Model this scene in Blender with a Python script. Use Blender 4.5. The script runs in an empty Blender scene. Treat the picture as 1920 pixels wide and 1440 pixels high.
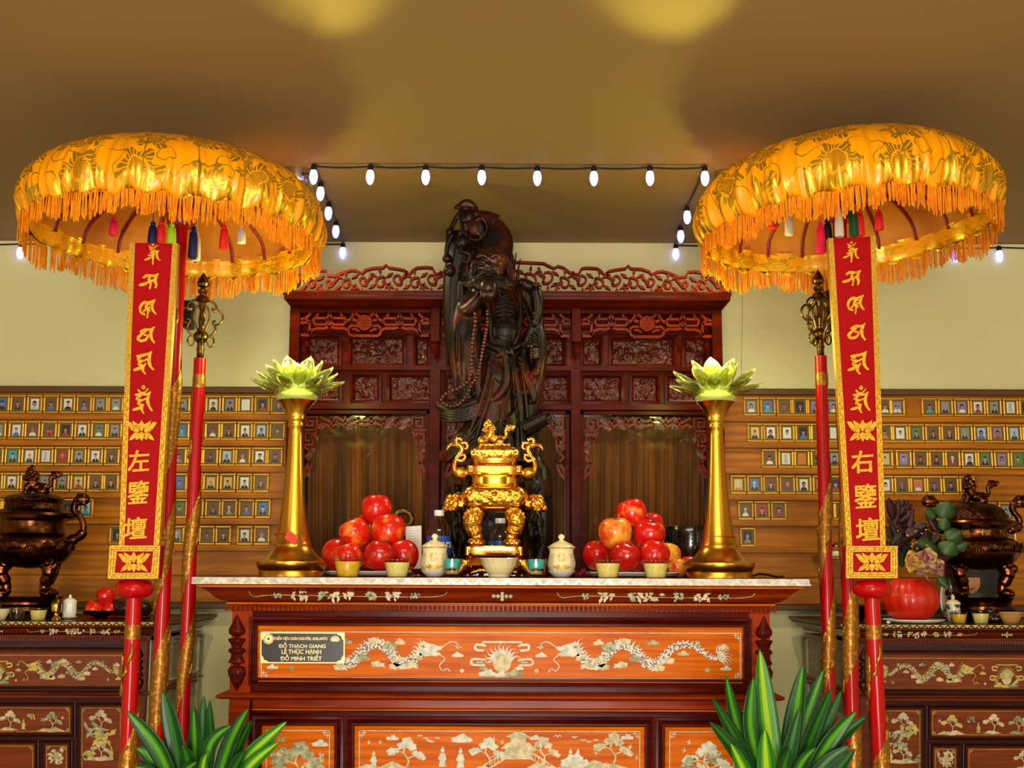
import bpy, bmesh, math, random
import numpy as np
from mathutils import Vector, Matrix, Euler, noise
from mathutils.geometry import tessellate_polygon
PI = math.pi
scn = bpy.context.scene
COL = scn.collection

# ---------------------------------------------------------------- camera, world, lights, exposure
F = 2300.0                       # focal length in pixels of the 1920 x 1440 frame
CAMZ = 1.30
TH = math.atan(353.0 / F)        # looking slightly up
ROLL = 0.0035
cam_d = bpy.data.cameras.new('camera')
cam_d.sensor_width = 36.0
cam_d.lens = 36.0 * F / 1920.0
cam_d.clip_start = 0.05
cam = bpy.data.objects.new('camera', cam_d)
COL.objects.link(cam)
cam.matrix_world = (Matrix.Translation((0, 0, CAMZ)) @ Matrix.Rotation(PI / 2 + TH, 4, 'X') @ Matrix.Rotation(ROLL, 4, 'Z'))
scn.camera = cam

scn.view_settings.view_transform = 'Standard'
scn.view_settings.look = 'None'
scn.view_settings.gamma = 1.0
scn.view_settings.use_curve_mapping = False
scn.view_settings.exposure = 0.0
try:
    scn.cycles.use_denoising = True
    scn.cycles.max_bounces = 10
    scn.cycles.transparent_max_bounces = 24
    scn.cycles.transmission_bounces = 8
    scn.cycles.caustics_reflective = False
    scn.cycles.caustics_refractive = False
    scn.cycles.sample_clamp_indirect = 6.0
except Exception:
    pass

world = bpy.data.worlds.new('World')
scn.world = world
world.use_nodes = True
wb = world.node_tree.nodes['Background']
wb.inputs[0].default_value = (1.0, 0.86, 0.66, 1)
wb.inputs[1].default_value = 0.10


def area(name, loc, target, sx, sy, power, col):
    l = bpy.data.lights.new(name, 'AREA')
    l.shape = 'RECTANGLE'
    l.size, l.size_y, l.energy, l.color = sx, sy, power, col
    o = bpy.data.objects.new(name, l)
    COL.objects.link(o)
    o.location = loc
    o.rotation_euler = (Vector(target) - Vector(loc)).to_track_quat('-Z', 'Y').to_euler()
    return o


# unseen area fills added to light the altar from behind the camera and overhead
area('front_fill', (-3.15, -.7, 1.55), (0.1, 3.5, 1.15), 1.5, 1.5, 34, (1.0, 0.92, 0.80))
area('front_fill', (3.15, -.9, 1.55), (-0.1, 3.5, 1.15), 1.5, 1.5, 24, (1.0, 0.92, 0.80))
area('front_fill', (-0.15, -2.8, 1.5), (-0.15, 3.6, 1.4), .62, 1.3, 42, (1.0, 0.94, 0.84))  # narrow fill added for the gold burner to reflect
area('low_front_fill', (0.0, -2.85, .68), (0.0, 3.6, 1.0), 1.6, 1.0, 190, (1.0, 0.93, 0.82))  # low fill added to reach the wall between the altars
area('overhead_fill', (0.0, 1.3, 2.58), (0.0, 3.3, 1.0), 1.6, 0.5, 38, (1.0, 0.88, 0.68))  # overhead fill added for the canopies and the altar front

# ---------------------------------------------------------------- pixel -> world
CT, ST = math.cos(TH), math.sin(TH)


def at(px, py, Y):
    """the point of the plane y = Y behind pixel (px, py) of the level picture"""
    u, v = (px - 960.0) / F, (720.0 - py) / F
    t = Y / (CT - v * ST)
    return Vector((u * t, Y, CAMZ + t * (ST + v * CT)))


def lv(px, py):
    """measured pixel -> level picture (the photograph leans a little)"""
    dx, dy = px - 960.0, py - 720.0
    return 960 + dx + dy * ROLL, 720 + dy - dx * ROLL


def atm(px, py, Y):
    return at(*lv(px, py), Y)


def sc(Y, py=900.0):
    return Y / (CT - (720.0 - py) / F * ST) / F


def on_z(px, py, z):
    """the point of the level plane z behind a pixel"""
    u, v = (px - 960.0) / F, (720.0 - py) / F
    k = (ST + v * CT) / (CT - v * ST)
    return at(px, py, (z - CAMZ) / k)


# ---------------------------------------------------------------- materials
def lin(c):
    return tuple(((x / 255) / 12.92 if x / 255 <= .04045 else ((x / 255 + .055) / 1.055) ** 2.4) for x in c)


def hx(s):
    return lin(tuple(int(s[i:i + 2], 16) for i in (0, 2, 4))) + (1,)


MATS = {}


def mat(name, col, rough=.5, metal=0., col2=None, scale=10., stretch=(1, 1, 1), lo=.38, hi=.62, bump=0., bscale=60., bstretch=(1, 1, 1),
        coat=0., trans=0., ior=1.45, emit=None, es=0., sheen=0., detail=3., tex='noise', attr=None, spec=.5, alpha=1., trl=0., rnd=0., bdist=.002):
    if name in MATS:
        return MATS[name]
    m = bpy.data.materials.new(name)
    m.use_nodes = True
    nt = m.node_tree
    N, L = nt.nodes, nt.links
    b = N['Principled BSDF']
    c1 = hx(col)
    b.inputs['Base Color'].default_value = c1
    b.inputs['Roughness'].default_value = rough
    b.inputs['Metallic'].default_value = metal
    b.inputs['IOR'].default_value = ior
    b.inputs['Specular IOR Level'].default_value = spec
    b.inputs['Coat Weight'].default_value = coat
    b.inputs['Coat Roughness'].default_value = .08
    b.inputs['Transmission Weight'].default_value = trans
    b.inputs['Sheen Weight'].default_value = sheen
    b.inputs['Alpha'].default_value = alpha
    if emit:
        b.inputs['Emission Color'].default_value = hx(emit)
        b.inputs['Emission Strength'].default_value = es
    tc = N.new('ShaderNodeTexCoord')

    def mapped(st, off=None):
        mp = N.new('ShaderNodeMapping')
        mp.inputs['Scale'].default_value = st
        L.new(tc.outputs['Object'], mp.inputs[0])
        if rnd:
            oi = N.new('ShaderNodeObjectInfo')
            ml = N.new('ShaderNodeMath')
            ml.operation = 'MULTIPLY'
            ml.inputs[1].default_value = 37.0
            L.new(oi.outputs['Random'], ml.inputs[0])
            L.new(ml.outputs[0], mp.inputs['Location'])
        return mp.outputs[0]
    if attr:
        a = N.new('ShaderNodeAttribute')
        a.attribute_name = attr
        L.new(a.outputs['Color'], b.inputs['Base Color'])
    elif col2:
        if tex == 'voronoi':
            t = N.new('ShaderNodeTexVoronoi')
            t.inputs['Scale'].default_value = scale
        elif tex == 'wave':
            t = N.new('ShaderNodeTexWave')
            t.inputs['Scale'].default_value = scale
            t.inputs['Distortion'].default_value = 6
        else:
            t = N.new('ShaderNodeTexNoise')
            t.inputs['Scale'].default_value = scale
            t.inputs['Detail'].default_value = detail
        L.new(mapped(stretch), t.inputs[0])
        r = N.new('ShaderNodeValToRGB')
        r.color_ramp.elements[0].position = lo
        r.color_ramp.elements[1].position = hi
        r.color_ramp.elements[0].color = c1
        r.color_ramp.elements[1].color = hx(col2)
        L.new(t.outputs[0], r.inputs[0])
        L.new(r.outputs[0], b.inputs['Base Color'])
    if bump:
        t = N.new('ShaderNodeTexNoise')
        t.inputs['Scale'].default_value = bscale
        t.inputs['Detail'].default_value = 3
        L.new(mapped(bstretch), t.inputs[0])
        bp = N.new('ShaderNodeBump')
        bp.inputs['Strength'].default_value = bump
        bp.inputs['Distance'].default_value = bdist
        L.new(t.outputs[0], bp.inputs['Height'])
        L.new(bp.outputs[0], b.inputs['Normal'])
    if trl:
        tr = N.new('ShaderNodeBsdfTranslucent')
        tr.inputs[0].default_value = c1
        mx = N.new('ShaderNodeMixShader')
        mx.inputs[0].default_value = trl
        L.new(b.outputs[0], mx.inputs[1])
        L.new(tr.outputs[0], mx.inputs[2])
        L.new(mx.outputs[0], N['Material Output'].inputs[0])
    MATS[name] = m
    return m


def thin_glass(name, col, refl=.12, trl=0., rough=.03, refr=0.):
    """clear sheet glass: passes light, mirrors at glancing angles"""
    if name in MATS:
        return MATS[name]
    m = bpy.data.materials.new(name)
    m.use_nodes = True
    nt = m.node_tree
    N, L = nt.nodes, nt.links
    N.remove(N['Principled BSDF'])
    tp = N.new('ShaderNodeBsdfTransparent')
    tp.inputs[0].default_value = hx(col)
    last = tp.outputs[0]
    for w, kind in ((trl, 'ShaderNodeBsdfTranslucent'), (refr, 'ShaderNodeBsdfRefraction')):
        if w:
            t = N.new(kind)
            t.inputs[0].default_value = hx(col)
            if kind.endswith('Refraction'):
                t.inputs['IOR'].default_value = 1.4
                t.inputs['Roughness'].default_value = .03
            mx = N.new('ShaderNodeMixShader')
            mx.inputs[0].default_value = w
            L.new(last, mx.inputs[1])
            L.new(t.outputs[0], mx.inputs[2])
            last = mx.outputs[0]
    g = N.new('ShaderNodeBsdfGlossy')
    g.inputs['Roughness'].default_value = rough
    lw = N.new('ShaderNodeLayerWeight')
    lw.inputs[0].default_value = .5
    pw = N.new('ShaderNodeMath')
    pw.operation = 'POWER'
    pw.inputs[1].default_value = 4.0
    L.new(lw.outputs['Facing'], pw.inputs[0])
    ma = N.new('ShaderNodeMath')
    ma.operation = 'MULTIPLY_ADD'
    ma.inputs[1].default_value = .8
    ma.inputs[2].default_value = refl
    ma.use_clamp = True
    L.new(pw.outputs[0], ma.inputs[0])
    mx = N.new('ShaderNodeMixShader')
    L.new(ma.outputs[0], mx.inputs[0])
    L.new(last, mx.inputs[1])
    L.new(g.outputs[0], mx.inputs[2])
    L.new(mx.outputs[0], N['Material Output'].inputs[0])
    MATS[name] = m
    return m


# ---------------------------------------------------------------- mesh building
class MB:
    def __init__(s):
        s.v, s.f, s.m, s.c = [], [], [], {}

    def add(s, vs, fs, m=0):
        o = len(s.v)
        s.v += [tuple(p) for p in vs]
        s.f += [tuple(i + o for i in f) for f in fs]
        s.m += [m] * len(fs)
        return o

    def box(s, x0, x1, y0, y1, z0, z1, m=0):
        s.add([(x0, y0, z0), (x1, y0, z0), (x1, y1, z0), (x0, y1, z0), (x0, y0, z1), (x1, y0, z1), (x1, y1, z1), (x0, y1, z1)],
              [(0, 3, 2, 1), (4, 5, 6, 7), (0, 1, 5, 4), (1, 2, 6, 5), (2, 3, 7, 6), (3, 0, 4, 7)], m)
        return s

    def loft(s, rings, m=0, cap=True, closed=True):
        n = len(rings[0])
        vs = [p for r in rings for p in r]
        fs = []
        for i in range(len(rings) - 1):
            for j in range(n if closed else n - 1):
                k = (j + 1) % n
                fs.append((i * n + j, i * n + k, (i + 1) * n + k, (i + 1) * n + j))
        if cap:
            fs.append(tuple(range(n - 1, -1, -1)))
            fs.append(tuple((len(rings) - 1) * n + j for j in range(n)))
        s.add(vs, fs, m)
        return s

    def lathe(s, prof, c=(0, 0, 0), n=40, m=0, cap=True, fn=None):
        rings = []
        for r, z in prof:
            r = max(r, 1e-4)
            ring = []
            for j in range(n):
                a = 2 * PI * j / n
                rr = r * (fn(a, z) if fn else 1)
                ring.append((c[0] + rr * math.cos(a), c[1] + rr * math.sin(a), c[2] + z))
            rings.append(ring)
        return s.loft(rings, m, cap)

    def selathe(s, prof, c=(0, 0, 0), n=48, e=4., m=0):
        """like lathe but with a rounded-square section: prof = (half x, half y, z)"""
        rings = []
        for hx_, hy_, z in prof:
            ring = []
            for j in range(n):
                a = 2 * PI * j / n
                ca, sa = math.cos(a), math.sin(a)
                q = (abs(ca) ** e + abs(sa) ** e) ** (-1 / e)
                ring.append((c[0] + hx_ * ca * q, c[1] + hy_ * sa * q, c[2] + z))
            rings.append(ring)
        return s.loft(rings, m, True)

    def tube(s, pts, r, n=8, m=0, cap=True, flat=1.):
        pts = [Vector(p) for p in pts]
        if len(pts) < 2:
            return s
        R = r if isinstance(r, (list, tuple)) else [r] * len(pts)
        rings, nrm = [], None
        for i, p in enumerate(pts):
            t = (pts[min(i + 1, len(pts) - 1)] - pts[max(i - 1, 0)])
            if t.length < 1e-9:
                t = Vector((0, 0, 1))
            t.normalize()
            if nrm is None:
                nrm = t.cross(Vector((0, 1, 0)))
                if nrm.length < .05:
                    nrm = t.cross(Vector((1, 0, 0)))
            nrm = (nrm - t * nrm.dot(t))
            if nrm.length < 1e-6:
                nrm = t.orthogonal()
            nrm.normalize()
            b = t.cross(nrm)
            rings.append([p + nrm * (R[i] * math.cos(2 * PI * j / n)) + b * (R[i] * flat * math.sin(2 * PI * j / n)) for j in range(n)])
        return s.loft(rings, m, cap)

    def ell(s, c, r, n=14, m=0, rot=None):
        if not isinstance(r, (list, tuple)):
            r = (r, r, r)
        rings = []
        k = max(5, n // 2 + 1)
        for i in range(k):
            ph = PI * (i + .02) / (k - 1 + .04)
            ring = []
            for j in range(n):
                a = 2 * PI * j / n
                p = Vector((r[0] * math.sin(ph) * math.cos(a), r[1] * math.sin(ph) * math.sin(a), -r[2] * math.cos(ph)))
                if rot:
                    p = rot @ p
                ring.append(p + Vector(c))
            rings.append(ring)
        return s.loft(rings, m, True)

    def ext(s, loops, y0, y1, M, m=0):
        """flat shape (outer loop, then holes) in picture or local units, given thickness between depths y0 and y1; M(u, v, y) -> point"""
        flat = [p for lp in loops for p in lp]
        tris = tessellate_polygon([[Vector((p[0], p[1], 0)) for p in lp] for lp in loops])
        n = len(flat)
        vs = [M(p[0], p[1], y0) for p in flat] + [M(p[0], p[1], y1) for p in flat]
        fs = []
        for t in tris:
            a, b_, c = (flat[i] for i in t)
            ar = (b_[0] - a[0]) * (c[1] - a[1]) - (b_[1] - a[1]) * (c[0] - a[0])
            if abs(ar) < 1e-12:
                continue
            if ar < 0:
                t = (t[0], t[2], t[1])
            fs.append(tuple(t))
            fs.append((t[2] + n, t[1] + n, t[0] + n))
        o = 0
        for lp in loops:
            k = len(lp)
            for i in range(k):
                j = (i + 1) % k
                fs.append((o + i, o + j, o + j + n, o + i + n))
            o += k
        s.add(vs, fs, m)
        return s

    def build(s, name, mats, parent=None, smooth=35, bevel=0, seg=2, local=False, loc=None):
        me = bpy.data.meshes.new(name)
        v = np.array(s.v, dtype=float).reshape(-1, 3)
        if not local:
            if parent is not None:
                o = Vector((0, 0, 0))
                p = parent
                while p is not None:
                    o += p.location
                    p = p.parent
            else:
                if loc is None:
                    lo, hi = v.min(0), v.max(0)
                    loc = ((lo[0] + hi[0]) / 2, (lo[1] + hi[1]) / 2, lo[2])
                o = Vector(loc)
            v = v - np.array(o)
        me.from_pydata(v.tolist(), [], s.f)
        if not isinstance(mats, (list, tuple)):
            mats = [mats]
        for mm in mats:
            me.materials.append(mm)
        if len(mats) > 1:
            me.polygons.foreach_set('material_index', s.m)
        bm = bmesh.new()
        bm.from_mesh(me)
        bmesh.ops.recalc_face_normals(bm, faces=bm.faces)
        bm.to_mesh(me)
        bm.free()
        if smooth:
            me.polygons.foreach_set('use_smooth', [True] * len(me.polygons))
            if smooth < 180:
                me.set_sharp_from_angle(angle=math.radians(smooth))
        me.update()
        ob = bpy.data.objects.new(name, me)
        COL.objects.link(ob)
        if parent is not None:
            ob.parent = parent
        elif loc is not None:
            ob.location = loc
        if bevel:
            b = ob.modifiers.new('bevel', 'BEVEL')
            b.width = bevel
            b.segments = seg
            b.limit_method = 'ANGLE'
            b.angle_limit = math.radians(40)
        return ob


def tag(o, label=None, cat=None, group=None, kind=None):
    for k, x in (('label', label), ('category', cat), ('group', group), ('kind', kind)):
        if x:
            o[k] = x
    return o


def thing(name, loc, label, cat, group=None):
    o = bpy.data.objects.new(name, None)
    o.empty_display_size = .05
    COL.objects.link(o)
    o.location = loc
    return tag(o, label, cat, group)


def kids(o):
    return [c for c in bpy.data.objects if c.parent == o]


def dup(o, loc=None, label=None, rotz=None, scale=None, parent=None, group=None, rot=None):
    c = o.copy()
    COL.objects.link(c)
    if parent is not None:
        c.parent = parent
    if loc is not None:
        c.location = loc
    if rot is not None:
        c.rotation_euler = rot
    if rotz is not None:
        c.rotation_euler = (0, 0, rotz)
    if scale is not None:
        c.scale = (scale,) * 3 if not isinstance(scale, (tuple, list)) else scale
    if label:
        c['label'] = label
    if group:
        c['group'] = group
    for k in kids(o):
        dup(k, parent=c)
    return c


def struct(name, mb, m, **k):
    return tag(mb.build(name, m, **k), kind='structure')


def organic(mb, voxel, smooth=4, fac=.5, shrink=None):
    """fuse overlapping closed shapes into one continuous skin"""
    me = bpy.data.meshes.new('tmp')
    me.from_pydata([tuple(p) for p in mb.v], [], mb.f)
    bm = bmesh.new()
    bm.from_mesh(me)
    bmesh.ops.recalc_face_normals(bm, faces=bm.faces)
    bm.to_mesh(me)
    bm.free()
    ob = bpy.data.objects.new('tmp', me)
    COL.objects.link(ob)
    r = ob.modifiers.new('r', 'REMESH')
    r.mode = 'VOXEL'
    r.voxel_size = voxel
    if smooth:
        sm = ob.modifiers.new('s', 'SMOOTH')
        sm.iterations = smooth
        sm.factor = fac
    dg = bpy.context.evaluated_depsgraph_get()
    dg.update()
    ev = ob.evaluated_get(dg)
    m2 = ev.to_mesh()
    out = MB()
    co = np.empty(len(m2.vertices) * 3)
    m2.vertices.foreach_get('co', co)
    out.v = [tuple(p) for p in co.reshape(-1, 3).tolist()]
    out.f = [tuple(p.vertices) for p in m2.polygons]
    out.m = [0] * len(out.f)
    ev.to_mesh_clear()
    bpy.data.objects.remove(ob)
    bpy.data.meshes.remove(me)
    return out


def text(body, size, depth, bold=0., align='CENTER', shear=0., sx=1.):
    """lettering as a mesh in the x-z plane, facing -y, centred on its own box"""
    cu = bpy.data.curves.new('txt', 'FONT')
    cu.body = body
    cu.size = size
    cu.extrude = depth
    cu.offset = bold
    cu.align_x = align
    cu.resolution_u = 3
    ob = bpy.data.objects.new('txt', cu)
    COL.objects.link(ob)
    dg = bpy.context.evaluated_depsgraph_get()
    dg.update()
    me = bpy.data.meshes.new_from_object(ob.evaluated_get(dg))
    out = MB()
    if len(me.vertices):
        co = np.array([v.co[:] for v in me.vertices])
        lo, hi = co.min(0), co.max(0)
        co -= (lo + hi) / 2
        out.v = [(x * sx + shear * y, -z, y) for x, y, z in co.tolist()]
        out.f = [tuple(p.vertices) for p in me.polygons]
        out.m = [0] * len(out.f)
    bpy.data.objects.remove(ob)
    bpy.data.curves.remove(cu)
    bpy.data.meshes.remove(me)
    return out


def shifted(mb, d):
    o = MB()
    o.v = [(p[0] + d[0], p[1] + d[1], p[2] + d[2]) for p in mb.v]
    o.f, o.m = list(mb.f), list(mb.m)
    return o


def merge(a, b, m=None):
    a.add(b.v, b.f)
    if m is not None:
        a.m[-len(b.f):] = [m] * len(b.f)
    elif b.f:
        a.m[-len(b.f):] = list(b.m)
    return a


def spl(pts, n=8):
    """Catmull-Rom through the points"""
    pts = [tuple(p) for p in pts]
    P = [pts[0]] + pts + [pts[-1]]
    out = []
    for i in range(1, len(P) - 2):
        a, b, c, d = P[i - 1], P[i], P[i + 1], P[i + 2]
        for k in range(n):
            t = k / n
            out.append(tuple(.5 * (2 * b[j] + (c[j] - a[j]) * t + (2 * a[j] - 5 * b[j] + 4 * c[j] - d[j]) * t * t +
                                   (3 * b[j] - a[j] - 3 * c[j] + d[j]) * t ** 3) for j in range(len(b))))
    out.append(pts[-1])
    return out


def band(pts, w):
    """outline of a 2-D stroke; w number, or list along the stroke"""
    n = len(pts)
    W = w if isinstance(w, (list, tuple)) else [w] * n
    L, R = [], []
    for i, p in enumerate(pts):
        a, b = pts[max(i - 1, 0)], pts[min(i + 1, n - 1)]
        dx, dy = b[0] - a[0], b[1] - a[1]
        q = math.hypot(dx, dy) or 1
        k = W[min(i, len(W) - 1)] / 2
        L.append((p[0] - dy / q * k, p[1] + dx / q * k))
        R.append((p[0] + dy / q * k, p[1] - dx / q * k))
    return L + R[::-1]


def wlist(n, f):
    return [f(i / (n - 1)) for i in range(n)]


def circ(x, y, r, n=14, ry=None, a0=0):
    return [(x + r * math.cos(2 * PI * i / n + a0), y + (ry or r) * math.sin(2 * PI * i / n + a0)) for i in range(n)]


def strokes(mb, segs, y0, y1, M, m=0):
    """thick strokes laid as quads chains - robust for tight curls"""
    for pts, w in segs:
        n = len(pts)
        W = w if isinstance(w, (list, tuple)) else [w] * n
        lp = band(pts, W)
        L, R = lp[:n], lp[n:][::-1]
        vs = [M(p[0], p[1], y0) for p in L] + [M(p[0], p[1], y0) for p in R] + [M(p[0], p[1], y1) for p in L] + [M(p[0], p[1], y1) for p in R]
        fs = []
        for i in range(n - 1):
            fs += [(i, i + 1, n + i + 1, n + i), (2 * n + i, 3 * n + i, 3 * n + i + 1, 2 * n + i + 1),
                   (i, 2 * n + i, 2 * n + i + 1, i + 1), (n + i, n + i + 1, 3 * n + i + 1, 3 * n + i)]
        fs += [(0, n, 3 * n, 2 * n), (n - 1, 3 * n - 1, 4 * n - 1, 2 * n - 1)]
        mb.add(vs, fs, m)
    return mb


rng = random.Random(7)

# ---------------------------------------------------------------- the materials of the place
M_wall = mat('wall paint', 'dcd6a4', .7, bump=.08, bscale=220)
M_ceil = mat('ceiling paint', '94764a', .75, bump=.05, bscale=160)
M_floor = mat('floor tile', 'd2c7b2', .35)
M_board = mat('panelling wood', 'b86e08', .42, col2='925405', scale=3.2, stretch=(1, 6, 14), detail=5, spec=.3)
M_cap = mat('panelling moulding wood', '5b3a18', .4)
M_wood = mat('red lacquered wood', '923206', .26, col2='742205', scale=4, stretch=(1.2, 8, 14), detail=5, coat=.03, spec=.08)
M_panelw = mat('orange lacquered wood', 'd06a02', .3, col2='b45002', scale=4, stretch=(1, 8, 18), detail=5, spec=.06)
M_wood2 = mat('shaded red wood', '6a2409', .3, col2='521a07', scale=4, stretch=(1.2, 8, 14), detail=5, spec=.25)  # this and the next two: altar woods darkened, shade put into the colour
M_panelw2 = mat('shaded panel wood', '7c3408', .3, col2='662807', scale=4, stretch=(1, 8, 18), detail=5, spec=.25)
M_dkwood2 = mat('shaded dark wood', '3a1008', .3, col2='2c0b06', scale=4, stretch=(1.2, 8, 14), detail=4, spec=.25)
M_dkwood = mat('dark lacquered wood', '54120a', .22, col2='3c0c06', scale=4, stretch=(1.2, 8, 14), detail=4, spec=.07)
M_cabl = mat('fretwork wood', '6e2006', .24, col2='551604', scale=5, stretch=(2, 8, 8), detail=4, coat=.05, spec=.12)
M_cab = mat('cabinet wood', '480f04', .24, col2='350b03', scale=5, stretch=(2, 8, 8), detail=4, spec=.05)
M_carve = mat('carved cabinet wood', '3e0d05', .22, bump=1., bscale=42, coat=.05, spec=.2, bdist=.012)
M_greywood = mat('bare side wood', 'd2c7ae', .6, col2='beb092', scale=4, stretch=(6, 1, 12))
M_pearl = mat('mother of pearl', 'd9d1c0', .3, col2='aeb8a6', scale=48, lo=.4, hi=.62, bump=.6, bscale=190, spec=.25)
M_pearl2 = mat('tinted mother of pearl', 'd6c49a', .3, col2='a89e78', scale=60, bump=.5, bscale=200, spec=.25)
M_pearl3 = mat('green abalone', 'a9a884', .3, col2='6f7a52', scale=70, bump=.5, bscale=180, spec=.25)
M_pearlg = mat('golden abalone', 'd8b45c', .3, col2='98a05c', scale=60, bump=.6, bscale=170, spec=.25)
M_marble = mat('pearl edge', 'ece4da', .3, col2='b9a193', scale=45, stretch=(1, 1, 1.4), coat=.3)
M_gold = mat('polished gold', 'f2b648', .15, 1.0)
M_goldc = mat('chased gold', 'f4b848', .26, 1.0, col2='c88a2c', scale=70, bump=1., bscale=75, bdist=.006)
M_brass = mat('brushed brass', 'd8a43a', .26, 1.0, bump=.12, bscale=40, bstretch=(1, 1, 30))
M_oldbrass = mat('aged brass', '8a6a34', .3, 1.0, col2='57401e', scale=30)
M_bronze = mat('dark bronze', '6d3d22', .26, 1.0, col2='3a1f12', scale=14, bump=.25, bscale=60)
M_bronzec = mat('chased bronze', '60371f', .3, 1.0, col2='33190f', scale=20, bump=1., bscale=70, bdist=.006)
M_redlac = mat('red lacquer', 'ac0208', .3, coat=.15, spec=.22, bump=.04, bscale=90)
M_dkred = mat('deep red lacquer', '8c070c', .3, coat=.4)
M_redboard = mat('red board', '9c0004', .5, bump=.25, bscale=160, spec=.12)
M_gpaint = mat('gold paint', 'e0ac1c', .38, .35, col2='c08a10', scale=120, bump=.45, bscale=260)
M_gglit = mat('gold glitter trim', 'd2a22c', .4, .5, col2='8f6512', scale=420, lo=.35, hi=.65, bump=.5, bscale=500)
M_gdrag = mat('gold dragon relief', 'c98f22', .34, .5, col2='8d5a10', scale=90, tex='voronoi', lo=.05, hi=.5, bump=.6, bscale=150)
M_satin = None
M_lining = mat('orange lining', 'e08a30', .55, col2='d27a22', scale=12, trl=.25)
M_fringe = mat('orange fringe', 'ff8e04', .6, col2='ffa820', scale=60, trl=.15, spec=.15)
M_statue = mat('dark carved wood', '130a05', .36, col2='4a1709', scale=9, lo=.5, hi=.74, bump=.3, bscale=70, bstretch=(1, 1, .3), spec=.22)
M_bead = mat('bead wood', '4a1c10', .22, coat=.5)
M_skin = mat('polished carved wood', '200d07', .28, col2='4e190c', scale=12, lo=.45, hi=.7, spec=.45)
M_ivory = mat('cream porcelain', 'e9dcae', .2, coat=.6)
M_cream = mat('cream rib porcelain', 'd9cd9d', .25, coat=.4)
M_white = mat('white porcelain', 'e9e2d6', .22, coat=.5)
M_apple = mat('apple skin', 'c8140c', .3, col2='e88a1e', scale=9., lo=.5, hi=.78, coat=.35, rnd=1, detail=4)
M_stem = mat('apple stem', '4a2f14', .7)
M_leaf = mat('leaf', '2c7a14', .42, attr='shade', coat=.06, spec=.3)
M_jelly = mat('yellow jelly', 'e8cf3a', .35, col2='f1e48e', scale=90, trl=.25)
M_jellyp = mat('pale jelly', 'f6ee9a', .4, col2='ead868', scale=110, trl=.35)
M_plast = thin_glass('clear plastic', 'ffffff', .015)
M_glassw = thin_glass('clear glass', 'fbfcfa', .07)
M_pane = thin_glass('cabinet glass', 'eee6d6', .03, rough=.02)
M_teal = mat('teal label', '12a3a3', .4)
M_blue = mat('blue label', '164aa0', .35)
M_paper = mat('white paper', 'f1eee8', .7)
M_black = mat('black lacquer', '0d0b0a', .2, coat=.4)
M_ablack = mat('black plastic', '0c0c0d', .45)
M_plq = mat('black plaque', '25211d', .28, coat=.35)
M_plqg = mat('plaque gilding', 'eacb8a', .35, .3)
M_frame = mat('gilt frame', 'd9a63a', .3, .7)
M_fmat = mat('frame inner', '6a5424', .5)
M_photo = mat('photo print', '808080', .45, attr='print')
M_orange = mat('pumpkin skin', 'd8260c', .38, col2='c01c08', scale=6, stretch=(1, 1, .3), coat=.3)
M_chrome = mat('chrome', 'c8c0b4', .15, 1.0)


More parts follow.
